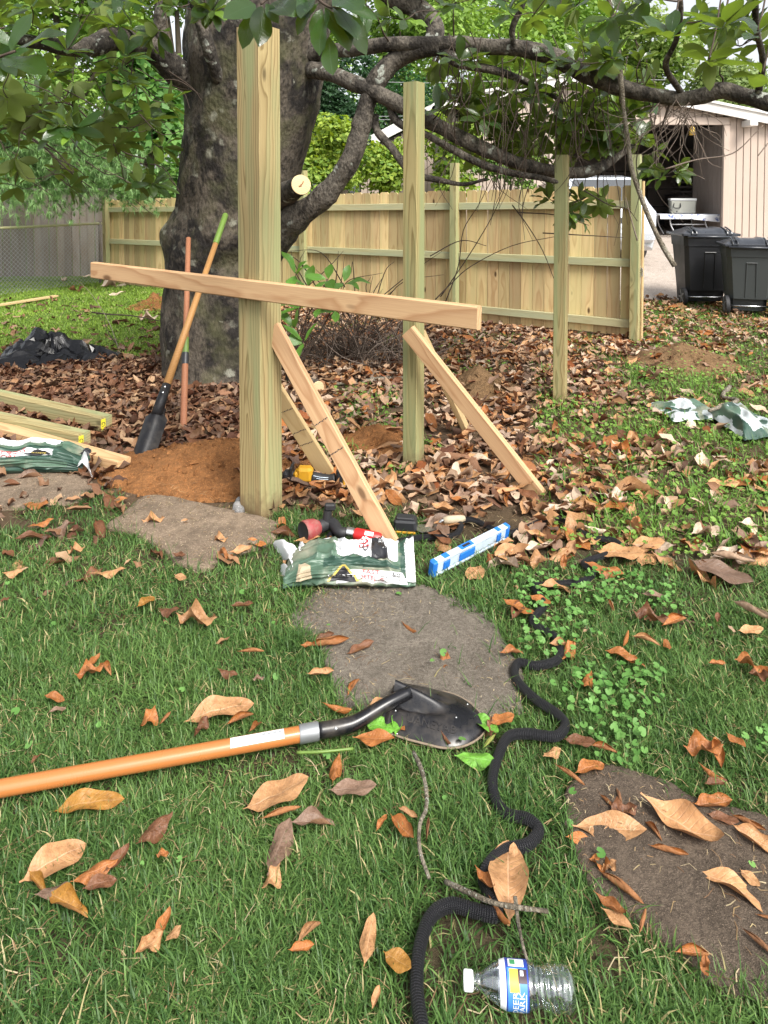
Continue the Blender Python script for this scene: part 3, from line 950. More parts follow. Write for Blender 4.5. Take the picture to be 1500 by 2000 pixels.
# ------------------------------------------------------------------ car behind the fence
cy0, cz0 = 12.2, float(ramp_z(np.array([4.0]), np.array([12.6]))[0]) + .02
cc = P(1190, 400, cy0)
car = thing('parked_car', 'silver car parked on the driveway behind the end of the fence', 'car', (cc.x, cy0, cz0), 0)
def car_sec(y, hw_lo, hw_hi, zlo, zb, zt, hw_t):
    return [Vector((x, y, z)) for x, z in ((-hw_lo, zlo), (-hw_hi, zlo + .25), (-hw_hi, zb), (-hw_t, zt - .06), (-hw_t + .12, zt), (hw_t - .12, zt), (hw_t, zt - .06), (hw_hi, zb), (hw_hi, zlo + .25), (hw_lo, zlo))]
mb = MB()
secs = [car_sec(-.02, .66, .70, .35, .62, .66, .62), car_sec(.03, .78, .84, .28, .80, .98, .74), car_sec(.12, .82, .88, .24, .92, 1.15, .74), car_sec(.45, .84, .90, .22, .98, 1.55, .64), car_sec(.9, .85, .91, .22, .98, 1.60, .65), car_sec(2.2, .85, .91, .22, .97, 1.58, .65), car_sec(2.9, .85, .91, .22, .95, 1.30, .70), car_sec(3.3, .85, .90, .22, .92, 1.02, .78), car_sec(4.2, .80, .86, .24, .78, .86, .74), car_sec(4.4, .68, .72, .34, .60, .66, .6)]
mb.grid(secs, closed=True); mb.add(secs[0], [tuple(range(9, -1, -1))]); mb.add(secs[-1], [tuple(range(10))])
obj('body', mb, M['car'], car, smooth=True, auto=35)
mb = MB(); mb.add([(-.62, .115, 1.12), (.62, .115, 1.12), (.54, .40, 1.50), (-.54, .40, 1.50)], [(0, 1, 2, 3)])
mb.v = [(x, y - .02, z + .01) for x, y, z in mb.v]; obj('rear_window', mb, M['car_glass'], car)
for s in (-1, 1):
    mb = MB(); mb.add([(s * .885, .5, 1.02), (s * .885, 2.8, 1.0), (s * .70, 2.55, 1.44), (s * .69, .75, 1.5)], [(0, 1, 2, 3)]); obj('side_window', mb, M['car_glass'], car)
    mb = MB(); mb.box((s * .70, .03, .66), (.16, .06, .06), bev=.02); obj('bumper_guard', mb, M['car_dark'], car)
    for yy in (.85, 3.5):
        w = MB(); w.lathe([(-.1, .2), (-.1, .30), (-.07, .325), (.07, .325), (.1, .30), (.1, .2)], Matrix.Translation((s * .80, yy, .325)), 24); wh = obj('wheel', w, M['rubber'], car, smooth=True)
        w = MB(); w.lathe([(-.09, .21), (-.02, .2), (.09, .2), (.105, .03), (.105, .0)], Matrix.Translation((s * .80, yy, .325)) @ (Matrix.Identity(4) if s > 0 else Matrix.Rotation(pi, 4, 'Z')), 20); obj('rim', w, M['grey_steel'], wh, smooth=True)
mb = MB(); mb.box((0, -.04, .5), (1.6, .14, .22), bev=.05); obj('bumper', mb, M['car'], car)
mb = MB(); mb.box((0, .02, .76), (.5, .06, .14), bev=.006); obj('number_plate_recess', mb, M['car_dark'], car)

# ------------------------------------------------------------------ wooden fence
FA, FB = Vector((2.71, 7.40, 0)), Vector((-5.0, 12.5, 0))
fd = (FB - FA); FL = fd.length; fd.normalize()
fnorm = Vector((fd.y, -fd.x, 0))
if fnorm.y > 0: fnorm = -fnorm          # toward the yard
fz_end = -.10
fence = thing('wooden_fence', 'new yellow pine privacy fence across the back of the yard', 'fence', FA)
def ftop(s): return 1.67 - .17 * s / FL
def fpos(s, off, z): return FA + fd * s + fnorm * off + Vector((0, 0, z))
# pickets: three shapes, shared
def picket_mesh(w, h):
    t = .016; c = .022
    mb = MB()
    out = [(0, -w / 2), (h - c, -w / 2), (h, -w / 2 + c), (h, w / 2 - c), (h - c, w / 2), (0, w / 2)]
    n = len(out)
    vs_ = [(x, y, -t / 2) for x, y in out] + [(x, y, t / 2) for x, y in out]
    mb.add(vs_, [tuple(range(n - 1, -1, -1)), tuple(range(n, 2 * n))] + [(i, (i + 1) % n, n + (i + 1) % n, n + i) for i in range(n)])
    return mb.mesh('picket', M['picket'])
pm3 = [picket_mesh(.139, 1.62), picket_mesh(.137, 1.625), picket_mesh(.140, 1.615)]
Rf = Matrix((Vector((0, 0, 1)), -fd, fnorm)).transposed()
if Rf.determinant() < 0:
    Rf = Matrix((Vector((0, 0, 1)), fd, fnorm)).transposed()
s = .03; k = 0
while s < FL - .05:
    zt = ftop(s) - 1.62 + random.uniform(-.008, .008)
    R2 = Rf @ Matrix.Rotation(random.uniform(-.006, .006), 3, 'Z')
    link('picket', pm3[k % 3], fence, mat4(R2, fpos(s + .07, -.03 + random.uniform(-.002, .002), zt) - FA))
    s += .144; k += 1
# posts
def lumber_mb(L, w, t, ch=.004, seg=1, bow=0.0):
    mb = MB()
    rows = []
    for i in range(seg + 1):
        x = L * i / seg
        b = bow * sin(pi * i / seg)
        W, T = w / 2, t / 2
        sec = [(-W + ch, -T), (W - ch, -T), (W, -T + ch), (W, T - ch), (W - ch, T), (-W + ch, T), (-W, T - ch), (-W, -T + ch)]
        rows.append([Vector((x, y, z + b)) for y, z in sec])
    mb.grid(rows, closed=True)
    n = seg * 8
    mb.add(rows[0], [tuple(range(7, -1, -1))][:1]); mb.add(rows[-1], [tuple(range(8))])
    # make the winding outward
    mb.f = [tuple(reversed(f)) for f in mb.f]
    return mb
post_s = [.0, 2.17, 4.60, 7.0, 9.22]
post_top = [2.0, 1.97, 1.93, 1.80, 1.56]
for s, pt in zip(post_s, post_top):
    L_ = pt + .3
    R2 = Matrix((Vector((0, 0, 1)), fd, fnorm)).transposed()
    if R2.determinant() < 0: R2 = Matrix((Vector((0, 0, 1)), -fd, fnorm)).transposed()
    mb = lumber_mb(L_, .092, .092)
    obj('post', mb, M['treated'], fence, M=mat4(R2, fpos(s, .05, -.3) - FA))
for i in range(4):
    for zr in (.18, .84, 1.47):
        a, b = post_s[i] + .05, post_s[i + 1] - .05
        za, zb = zr * ftop(a) / 1.67, zr * ftop(b) / 1.67
        if i == 2 and zr < .5: pass
        p0, p1 = fpos(a, .012, za), fpos(b, .012, zb)
        R2 = frame(p1 - p0, fnorm)
        obj('rail', lumber_mb((p1 - p0).length, .088, .036), M['treated_rail'], fence, M=mat4(R2, p0 - FA))
# the picket end that shows beside the last post
b = lumber_mb(1.72, .05, .02); R2 = Matrix((Vector((0, 0, 1)), fnorm, -fd)).transposed()
obj('end_board', b, M['fir_pale'], fence, M=mat4(R2, fpos(-.06, -.01, 0) - FA))
mbh = MB(); mbh.box((0, 0, 0), (.03, .012, .09), bev=.003)
obj('hinge', mbh, M['steel'], fence, M=mat4(Matrix.Rotation(atan2(fd.y, fd.x), 3, 'Z'), fpos(-.06, .035, .75) - FA))

# old grey board fence and chain link fence on the left
oa, ob = Vector((-5.25, 13.6, 0)), Vector((-10.5, 13.3, 0))
od = (ob - oa).normalized()
ofe = thing('old_board_fence', 'weathered grey board fence behind the chain link', 'fence', oa)
Ro = Matrix((Vector((0, 0, 1)), -od, od.cross(Vector((0, 0, 1))))).transposed()
if Ro.determinant() < 0: Ro = Matrix((Vector((0, 0, 1)), od, od.cross(Vector((0, 0, 1))))).transposed()
ob_me = [lumber_mb(h, .14, .018).mesh('board', M['old_board']) for h in (1.72, 1.70, 1.73)]
s = .0; k = 0
while s < 5.2:
    link('board', ob_me[(k * 7) % 3], ofe, mat4(Ro, od * (s + .07) + Vector((0, .01 * ((k * 5) % 3), random.uniform(-.02, .01)))))
    s += .147; k += 1
mbr = lumber_mb(5.2, .06, .03); obj('cap_rail', mbr, M['old_board'], ofe, M=mat4(frame(od, (0, 0, 1)), Vector((0, -.05, 1.70))))

ca, cb = Vector((-5.05, 12.35, 0)), Vector((-6.9, 9.0, 0))
cdv = (cb - ca); cl = cdv.length; cdv.normalize()
chain = thing('chain_link_fence', 'low galvanised chain link fence along the left lawn', 'fence', ca)
ch_h = 1.08
mb = MB(); mb.tube([Vector((0, 0, ch_h)), cdv * cl + Vector((0, 0, ch_h - .02))], .021, 10); obj('top_rail', mb, M['treated_rail'], chain, smooth=True)
for s in (.04, 2.3):
    mb = MB(); mb.tube([cdv * s + Vector((0, 0, -.1)), cdv * s + Vector((0, 0, ch_h + .04))], .024, 10); obj('post', mb, M['old_board'], chain, smooth=True)
mb = MB()
stp = .072
kmin = -int(ch_h / stp) - 1
for sgn in (1, -1):
    for k in range(kmin, int(cl / stp) + 1):
        s0, z0 = k * stp, 0.03
        s1, z1 = s0 + ch_h, ch_h
        if s0 < 0: z0 += -s0; s0 = 0
        if s1 > cl: z1 -= (s1 - cl); s1 = cl
        if z1 <= z0: continue
        if sgn < 0: s0, s1 = cl - s0, cl - s1
        off = Vector((0, -.003 * sgn, 0))
        mb.tube([cdv * s0 + Vector((0, 0, z0)) + off, cdv * s1 + Vector((0, 0, z1)) + off], .0026, 3, cap=False)
o = obj('chain_mesh', mb, M['galv'], chain); o['kind'] = 'stuff'

# ------------------------------------------------------------------ background trees
def leaf_cloud(blobs, n, size, c1, c2, flat=.5, seed=0, aspect=.55):
    r = np.random.default_rng(seed)
    C = np.array([b[0] for b in blobs]); Rr = np.array([b[1] for b in blobs])
    if Rr.ndim == 1: Rr = np.stack([Rr] * 3, 1)
    w = (Rr[:, 0] * Rr[:, 2]); w = w / w.sum()
    bi = r.choice(len(blobs), n, p=w)
    d = r.normal(size=(n, 3)); d /= np.linalg.norm(d, axis=1)[:, None]
    d[:, 2] = np.where(d[:, 2] < -.35, -d[:, 2], d[:, 2])
    rad = r.uniform(.35, 1.08, n) ** .5
    pos = C[bi] + d * Rr[bi] * rad[:, None]
    nrm = d * .6 + r.normal(size=(n, 3)) * .55 + np.array([0, 0, flat])
    nrm /= np.linalg.norm(nrm, axis=1)[:, None]
    t = np.cross(nrm, r.normal(size=(n, 3))); t /= np.linalg.norm(t, axis=1)[:, None]
    b = np.cross(nrm, t)
    L = size * r.uniform(.6, 1.3, n)[:, None]
    V = np.stack([pos - t * L * .5, pos + b * L * aspect * .5 + nrm * L * .05, pos + t * L * .5, pos - b * L * aspect * .5 + nrm * L * .05], 1).reshape(-1, 3)
    q = np.arange(4 * n).reshape(n, 4)
    f = np.clip(r.beta(2, 2, n) + .25 * np.array([mnoise.noise(Vector(p) * 0.9) for p in pos[:]]), 0, 1)[:, None]
    col = np.repeat(np.array(c1) * (1 - f) + np.array(c2) * f, 4, axis=0)
    return V, q, col

def blobs_in(center, radii, n, br, seed):
    r = np.random.default_rng(seed)
    out = []
    for _ in range(n):
        d = r.normal(size=3); d /= np.linalg.norm(d)
        p = np.array(center) + d * np.array(radii) * r.uniform(.25, .95)
        out.append((p, br * r.uniform(.6, 1.25)))
    return out

def bg_tree(name, label, cat, group, base, center, radii, nb, br, nleaf, size, c1, c2, tr, seed, flat=.5, aspect=.55):
    bx_, by_ = base
    root = thing(name, label, cat, (bx_, by_, 0), group=group)
    org = np.array([bx_, by_, 0.0])
    bl = blobs_in(center, radii, nb, br, seed)
    V, q, col = leaf_cloud(bl, nleaf, size, c1, c2, flat, seed, aspect)
    o = link('crown', np_mesh('crown', V - org, [q], M['bg_leaf'], col=col), root)
    o['kind'] = 'stuff'
    mb = MB()
    c = Vector(center)
    b0 = Vector((bx_, by_, -.1))
    fork = b0.lerp(c, .45)
    mb.tube(smooth_path([b0, b0.lerp(fork, .5) + Vector((.05, 0, 0)), fork, c], 4), interp_list([tr * 1.2, tr, tr * .8, tr * .35], 4), 8)
    for k in range(min(7, nb)):
        e = Vector(bl[k][0])
        mb.tube(smooth_path([fork.lerp(c, random.uniform(0, .6)), fork.lerp(e, .55) + Vector((0, 0, .2)), e], 4), interp_list([tr * .45, tr * .3, tr * .1], 4), 6)
    obj('trunk', shifted(mb, b0 + Vector((0, 0, .1))), M['tree_bark'], root, smooth=True)
    return root

GRP = 'trees beyond the fences'
YG1, YG2 = (.13, .24, .04), (.28, .42, .09)
MG1, MG2 = (.06, .16, .04), (.17, .32, .07)
DG1, DG2 = (.018, .05, .022), (.05, .11, .045)
def T(u, v, y): p = P(u, v, y); return (p.x, p.y, p.z)
def add_tree(u, v, y, rad, **k):
    c = T(u, v, y)
    return bg_tree(k.pop('name', 'leafy_tree'), k.pop('label'), k.pop('cat', 'tree'), k.pop('group', GRP), (c[0] + k.pop('dx', .3), y), c, rad, **k)
add_tree(110, 30, 19, (4.2, 2.5, 3.4), label='bright green tree high behind the long left magnolia limb', nb=30, br=1.2, nleaf=14000, size=.20, c1=YG1, c2=YG2, tr=.22, seed=1)
add_tree(-40, 240, 17, (2.8, 1.5, 2.4), label='light green tree behind the old grey fence', nb=18, br=.9, nleaf=9000, size=.17, c1=YG1, c2=YG2, tr=.18, seed=2)
add_tree(285, 225, 15.5, (1.25, .9, 1.75), label='mid green broad leaved tree close behind the magnolia trunk', nb=18, br=.6, nleaf=6500, size=.21, c1=MG1, c2=MG2, tr=.12, seed=3, flat=.2, aspect=.8)
add_tree(345, 20, 22, (3.5, 2, 3.4), label='pale green tree behind the fork of the magnolia', nb=20, br=1.1, nleaf=9000, size=.20, c1=YG1, c2=YG2, tr=.2, seed=4)
add_tree(660, 215, 20, (1.15, 1.1, 2.6), label='dark green tree seen between the trunk and the curved limb', nb=22, br=.65, nleaf=9000, size=.15, c1=DG1, c2=DG2, tr=.15, seed=5)
add_tree(745, 250, 24, (1.8, 1.2, 2.2), label='dark green tree behind the curved magnolia limb', nb=18, br=.8, nleaf=7000, size=.17, c1=DG1, c2=MG1, tr=.15, seed=6)
add_tree(790, 40, 27, (4.6, 2.5, 4.2), label='tall bright green tree over the pale house', nb=34, br=1.25, nleaf=15000, size=.24, c1=YG1, c2=YG2, tr=.25, seed=7)
add_tree(1010, 150, 31, (4.6, 2.5, 4.6), label='tall light green tree behind the left half of the garage roof', nb=32, br=1.3, nleaf=14000, size=.26, c1=YG1, c2=YG2, tr=.25, seed=8)
add_tree(1230, 150, 35, (5.0, 3, 3.6), label='light green tree rising right behind the garage roof', nb=30, br=1.4, nleaf=12000, size=.30, c1=YG1, c2=(.30, .36, .12), tr=.25, seed=9)
add_tree(1450, 200, 36, (4.0, 3, 2.4), label='pale green low tree behind the right end of the garage roof', nb=22, br=1.3, nleaf=9000, size=.30, c1=(.14, .22, .06), c2=(.28, .34, .14), tr=.22, seed=10)
add_tree(1090, 30, 42, (6, 3, 5.5), label='tall grey green tree far behind the garage', nb=30, br=1.6, nleaf=9000, size=.36, c1=MG1, c2=YG1, tr=.3, seed=11)
SG = 'shrubs behind the wooden fence'
add_tree(645, 318, 11.6, (.50, .3, .62), label='yellow green shrub above the fence beside the cut limb', name='shrub', cat='shrub', group=SG, nb=20, br=.32, nleaf=4200, size=.10, c1=YG1, c2=(.34, .42, .06), tr=.04, seed=12, dx=.05)
add_tree(745, 335, 12.2, (.62, .4, .52), label='yellow green shrub above the fence left of the middle post', name='shrub', cat='shrub', group=SG, nb=20, br=.32, nleaf=4200, size=.10, c1=YG1, c2=(.34, .42, .06), tr=.04, seed=13, dx=.05)
add_tree(860, 315, 13.0, (.72, .4, .85), label='yellow green shrub above the fence right of the middle post', name='shrub', cat='shrub', group=SG, nb=16, br=.32, nleaf=3600, size=.11, c1=YG1, c2=(.34, .42, .06), tr=.04, seed=14, dx=.05)
add_tree(985, 330, 13.5, (.75, .4, .62), label='light green shrub above the fence near the low dark limb', name='shrub', cat='shrub', group=SG, nb=12, br=.32, nleaf=2600, size=.11, c1=MG1, c2=YG2, tr=.04, seed=15, dx=.05)
add_tree(330, 370, 14.0, (.5, .4, .5), label='green shrub above the fence just left of the trunk', name='shrub', cat='shrub', group=SG, nb=10, br=.3, nleaf=2200, size=.12, c1=MG1, c2=YG1, tr=.04, seed=16, dx=.05)
add_tree(120, 350, 15.5, (2.6, .7, .8), label='dense green hedge growth above the old grey fence', name='hedge', cat='hedge', group=SG, nb=26, br=.5, nleaf=7000, size=.15, c1=MG1, c2=YG1, tr=.05, seed=17)
# distant wood that reads as one mass
r = np.random.default_rng(99)
bl = [((x, 52 + r.uniform(-3, 3), z), r.uniform(2.2, 3.6)) for x in np.linspace(-45, 48, 44) for z in (1.5, 5.0, r.uniform(6.5, 8.8))]
V, q, col = leaf_cloud(bl, 42000, .55, (.09, .17, .03), (.22, .32, .07), .5, 98)
tag(link('far_woods', np_mesh('far_woods', V, [q], M['bg_leaf'], col=col)), 'far green woods behind everything', kind='stuff')

# pine with drooping boughs on the left
pr = thing('pine_tree', 'pine with soft drooping needle boughs in front of the grey fence', 'tree', (-7.3, 11.6, 0))
mb = MB(); mb.tube(smooth_path([(0, 0, -.1), (.05, 0, 2), (0, .1, 5), (0, 0, 9)], 5), interp_list([.2, .17, .13, .05], 5), 10); obj('trunk', mb, M['tree_bark'], pr, smooth=True)
po = Vector((-7.3, 11.6, 0))
rg = np.random.default_rng(5)
nv, nf, ncol = [], [], []
bm_ = MB()
tips = [(90, 395, 11.0), (160, 380, 10.9), (200, 350, 11.1), (250, 380, 10.8), (300, 400, 10.7), (280, 360, 10.9), (30, 400, 10.6), (60, 340, 11.2), (140, 300, 11.2), (40, 250, 11.3), (120, 240, 11.4), (240, 325, 11.0), (10, 300, 10.9), (330, 385, 10.7), (180, 410, 10.8), (-30, 350, 10.5), (110, 420, 10.7), (230, 300, 11.3), (290, 330, 11.2), (300, 420, 10.6), (270, 410, 10.5), (320, 400, 10.4), (60, 415, 10.6), (140, 430, 10.7), (200, 400, 10.6), (20, 430, 10.4), (240, 395, 10.6)]
for u, v, y in tips:
    e = P(u, v, y) - po
    h0 = e.z + random.uniform(.5, 1.2)
    path = smooth_path([Vector((0, 0, h0)), Vector((e.x * .4, e.y * .4, h0 + .12)), Vector((e.x * .75, e.y * .75, (h0 + e.z) / 2 + .2)), e], 6)
    bm_.tube(path, interp_list([.03, .022, .014, .005], 6), 5)
    for k in range(120):
        t = rg.uniform(.35, 1.0)
        q_ = path[min(int(t * (len(path) - 1)), len(path) - 1)]
        q_ = q_ + Vector(rg.normal(size=3) * np.array([.20, .16, .12])) * (1.0 - .2 * t)
        ax = Vector(rg.normal(size=3)) * .6 + (e - q_) * .6 + Vector((.3, 0, .25))
        ax.normalize()
        for j in range(22):
            d = (ax + Vector(rg.normal(size=3)) * .55).normalized()
            L_ = rg.uniform(.09, .17)
            w = Vector((-d.y, d.x, 0)).normalized() * .0052
            b = len(nv)
            nv += [q_ - w, q_ + w, q_ + d * L_ - Vector((0, 0, L_ * .15))]
            nf.append((b, b + 1, b + 2))
            f = rg.uniform(0, 1)
            ncol += [np.array((.13, .25, .09)) * (1 - f) + np.array((.32, .48, .20)) * f] * 3
obj('bough', bm_, M['tree_bark'], pr, smooth=True)['kind'] = 'stuff'
o = link('needles', np_mesh('needles', np.array([tuple(v) for v in nv]), [np.array(nf)], M['bg_leaf'], col=np.array(ncol), smooth=False), pr); o['kind'] = 'stuff'

# ------------------------------------------------------------------ the magnolia
TD = 6.1
tb0 = G(432, 760); tree_o = Vector((P(432, 760, TD).x, TD, 0))
mag = thing('magnolia_tree', 'big old magnolia with a thick dark trunk and long low limbs over the yard', 'tree', tree_o)
tp = [(790, 436, 124), (765, 436, 119), (735, 435, 115), (700, 433, 112), (650, 430, 112), (600, 431, 108), (560, 434, 106), (520, 437, 107), (490, 442, 112), (460, 446, 113), (430, 452, 112), (400, 460, 112), (360, 468, 114), (320, 476, 118), (280, 482, 122), (240, 487, 125), (200, 491, 127), (160, 496, 130), (120, 500, 134), (80, 504, 137), (40, 508, 139), (0, 512, 140), (-60, 516, 135), (-130, 520, 120), (-220, 530, 95)]
rows = []
NS = 90
tpv = [np.array(t, float) for t in tp]
dense = smooth_path(tpv, 5)
for t in dense:
    v, u, rp = t
    c = P(u, v, TD); R0 = rp * TD / F
    row = []
    for k in range(NS):
        a = 2 * pi * k / NS
        d = Vector((cos(a), sin(a), 0))
        q = c + d * R0
        root = max(0.0, (v - 690) / 100.0)
        flare = 1 + .07 * root * (max(0, sin(a * 3 + .6)) ** 2)
        lump = .055 * mnoise.noise(Vector((q.x * 1.9, q.y * 1.9, q.z * 1.3 + 5))) + .022 * mnoise.noise(Vector((q.x * 6, q.y * 6, q.z * 3.5))) + .012 * mnoise.fractal(Vector((q.x * 17, q.y * 17, q.z * 11)), 1.0, 2.0, 3)
        burl = .085 * math.exp(-(((v - 452) / 26) ** 2) - ((((a - pi + pi) % (2 * pi) - pi) - 0) / .5) ** 2 if False else -(((v - 455) / 27) ** 2) - ((a - pi * 1.02) / .45) ** 2)
        crease = -.06 * math.exp(-((v - 505) / 30) ** 2 - ((a - pi * 1.62) / .35) ** 2)
        row.append(c + d * (R0 * flare + lump + burl + crease))
    rows.append(row)
mb = MB(); mb.grid(rows, closed=True)
mb.f = [tuple(reversed(f)) for f in mb.f]
obj('trunk', shifted(mb, tree_o), M['bark'], mag, smooth=True)

NODES = []   # twig growing points (pos, radius)
def limb(pts, n=5, nseg=14, rough=.10, name='limb', mat='limb_bark', nodes=True, parent=None):
    pw = [(*P(u, v, y), r * y / F) for u, v, y, r in pts]
    path = smooth_path([p[:3] for p in pw], n)
    rad = interp_list([p[3] for p in pw], n)
    rad = [r * (1 + rough * mnoise.noise(p * 5.0) + rough * .8 * mnoise.noise(p * 13)) for p, r in zip(path, rad)]
    m_ = MB()
    m_.tube(path, rad, nseg)
    # surface lumps
    nvv = []
    for i, v in enumerate(m_.v):
        q = Vector(v); c = path[min(i // nseg, len(path) - 1)]
        d = q - c
        nvv.append(tuple(c + d * (1 + rough * .8 * mnoise.noise(q * 11) + rough * .35 * mnoise.noise(q * 40))))
    m_.v = nvv
    o = obj(name, shifted(m_, tree_o), M[mat], mag, smooth=True)
    if nodes:
        for p, r in zip(path[2:], rad[2:]):
            NODES.append((np.array(p), r))
    return path

limb([(425, 190, 5.95, 34), (385, 162, 5.85, 30), (345, 140, 5.75, 27), (300, 97, 5.6, 25), (258, 82, 5.4, 23), (218, 76, 5.2, 22), (180, 90, 5.05, 20), (130, 92, 4.85, 17), (90, 86, 4.7, 14), (30, 76, 4.5, 11), (-60, 60, 4.2, 8)], 7, 18)
limb([(335, 140, 5.7, 13), (322, 95, 5.6, 12), (312, 50, 5.55, 11), (314, 0, 5.5, 11), (322, -70, 5.5, 10)], 5, 12)
limb([(428, 160, 5.55, 12), (412, 110, 5.4, 12), (398, 60, 5.35, 13), (385, 15, 5.3, 13), (372, -60, 5.2, 12)], 5, 12)
limb([(505, 500, 5.85, 46), (545, 456, 5.75, 36), (582, 422, 5.6, 27), (622, 394, 5.5, 23), (658, 354, 5.45, 21), (685, 312, 5.4, 20), (702, 262, 5.4, 19), (716, 205, 5.4, 19), (738, 155, 5.4, 21), (775, 115, 5.4, 20), (820, 98, 5.3, 18), (860, 92, 5.25, 17)], 7, 20, rough=.12)
limb([(585, 112, 5.9, 20), (640, 100, 5.7, 15), (685, 97, 5.55, 14), (745, 88, 5.4, 15.5), (800, 87, 5.3, 16), (850, 86, 5.25, 16), (905, 86, 5.2, 15), (960, 92, 5.15, 15), (1010, 93, 5.1, 16), (1065, 106, 5.0, 18), (1110, 124, 4.95, 19), (1160, 150, 4.85, 19), (1215, 172, 4.8, 17), (1270, 185, 4.7, 15), (1330, 193, 4.65, 14), (1372, 187, 4.6, 17), (1410, 177, 4.55, 16.5), (1455, 188, 4.5, 16), (1500, 200, 4.4, 17), (1570, 212, 4.3, 19)], 6, 18)
limb([(600, 135, 5.85, 17), (645, 144, 5.6, 15), (690, 162, 5.45, 16), (740, 184, 5.35, 16), (795, 212, 5.3, 16), (850, 243, 5.3, 15), (905, 272, 5.3, 15), (960, 298, 5.3, 14), (1010, 318, 5.35, 13), (1060, 331, 5.4, 13), (1120, 338, 5.45, 12), (1165, 330, 5.5, 13), (1195, 312, 5.6, 9), (1235, 285, 5.7, 5)], 6, 16)
limb([(838, 92, 5.35, 17), (850, 62, 5.4, 18), (838, 35, 5.45, 19), (808, 12, 5.5, 20), (770, -8, 5.5, 25), (720, -50, 5.5, 26)], 6, 16)
limb([(762, 203, 5.4, 8), (770, 230, 5.35, 8), (795, 250, 5.3, 8), (830, 262, 5.3, 7), (880, 290, 5.25, 8), (940, 320, 5.2, 8), (1000, 338, 5.2, 7), (1060, 348, 5.2, 6), (1110, 362, 5.2, 4)], 5, 10)
limb([(733, 225, 5.45, 7), (736, 255, 5.4, 8), (762, 285, 5.35, 8), (782, 312, 5.3, 8), (808, 340, 5.3, 7), (860, 352, 5.3, 6), (905, 360, 5.35, 4), (950, 350, 5.4, 3)], 5, 10)
limb([(870, 100, 5.25, 14), (890, 118, 5.2, 13), (920, 128, 5.2, 10), (975, 140, 5.2, 8), (1040, 165, 5.3, 6), (1100, 200, 5.4, 4)], 5, 10)
limb([(1010, 105, 5.1, 6), (1000, 60, 5.0, 6), (1020, 10, 4.9, 6), (1040, -60, 4.8, 6)], 5, 8)
limb([(1330, 180, 4.65, 6), (1300, 130, 4.4, 6), (1320, 80, 4.2, 5), (1330, 20, 4.0, 5), (1320, -50, 3.9, 5)], 5, 8)
limb([(1480, 190, 4.45, 7), (1490, 120, 4.2, 6), (1478, 60, 4.0, 6), (1475, -10, 3.8, 6), (1480, -60, 3.7, 5)], 5, 8)
# the long dead grey branch that hangs through the limb
limb([(1180, -40, 4.55, 4.5), (1196, 30, 4.55, 4.5), (1206, 90, 4.55, 4.5), (1212, 150, 4.6, 5), (1218, 210, 4.6, 4), (1226, 270, 4.6, 4), (1234, 330, 4.6, 4.2), (1252, 385, 4.6, 4.6), (1272, 435, 4.6, 4.6), (1295, 482, 4.6, 5), (1318, 520, 4.55, 5)], 5, 10, name='dead_branch', mat='stick', nodes=False)
# cut stub
sc_, st_ = P(548, 385, 5.7), P(588, 361, 5.22)
ax = (st_ - sc_).normalized()
mb = MB()
rs = .083
path = smooth_path([sc_, sc_.lerp(st_, .5), sc_.lerp(st_, .93), st_], 4)
mb.tube(path, [rs * (1.35 - .4 * min(1, i / 6)) for i in range(len(path))], 20)
stub = obj('cut_stub', shifted(mb, tree_o), M['limb_bark'], mag, smooth=True)
Rn = frame(ax, (0, 0, 1))
mb = MB()
mb.lathe([(0, rs * .93), (.004, rs * .90), (.006, rs * .5), (.006, .0001)], n=28)
obj('cut_face', mb, M['cutwood'], stub, M=mat4(Rn, st_ - tree_o + ax * .003))
mb = MB()
for k in range(3):
    mb.box((.009, .012 * (k - 1), -.012 + .014 * k), (.003, .022, .008), Matrix.Rotation(.6 * k, 3, 'X'))
obj('cut_scar', mb, M['handle_dark'], stub, M=mat4(Rn, st_ - tree_o + ax * .003))

# ---- leaves
def leaf_template(nl, ratio, cross, along, wave=0.0, seed=0, nw=1, blunt=.85, stalk=0.0):
    """unit length along +x, returns verts, quads, uv"""
    rr = np.random.default_rng(seed)
    ph = rr.uniform(0, 6.28, 4)
    V, UV = [], []
    for i in range(nl + 1):
        s = i / nl
        s2 = max(0.0, (s - stalk) / (1 - stalk))
        w = ratio * .5 * max(sin(pi * min(s2, 1) ** blunt), 0) ** .72
        if i == 0 or s <= stalk: w = .012
        if i == nl: w = .004
        for j in range(-nw, nw + 1):
            t = j / nw
            cr = cross * (1 + .35 * sin(3.1 * s + ph[0]))
            th = cr * t
            y = w * (sin(th) / cr if abs(cr) > 1e-3 else t)
            z = w * ((1 - cos(th)) / cr if abs(cr) > 1e-3 else 0)
            z += wave * w * sin(9 * s + ph[1] + (1.3 if t > 0 else 0)) * abs(t) ** 1.5
            al = along * (1 + .3 * sin(4 * s + ph[2]))
            a = al * (s - .35)
            R1 = 1.0 / al if abs(al) > 1e-3 else None
            if R1:
                x_ = sin(a) * (R1 - z); z_ = R1 - cos(a) * (R1 - z)
            else:
                x_, z_ = s - .35, z
            V.append((x_ + .35, y, z_)); UV.append((s, .5 + .5 * t))
    n = 2 * nw + 1
    Q = [(i * n + j, (i + 1) * n + j, (i + 1) * n + j + 1, i * n + j + 1) for i in range(nl) for j in range(n - 1)]
    return np.array(V), np.array(Q), np.array(UV)

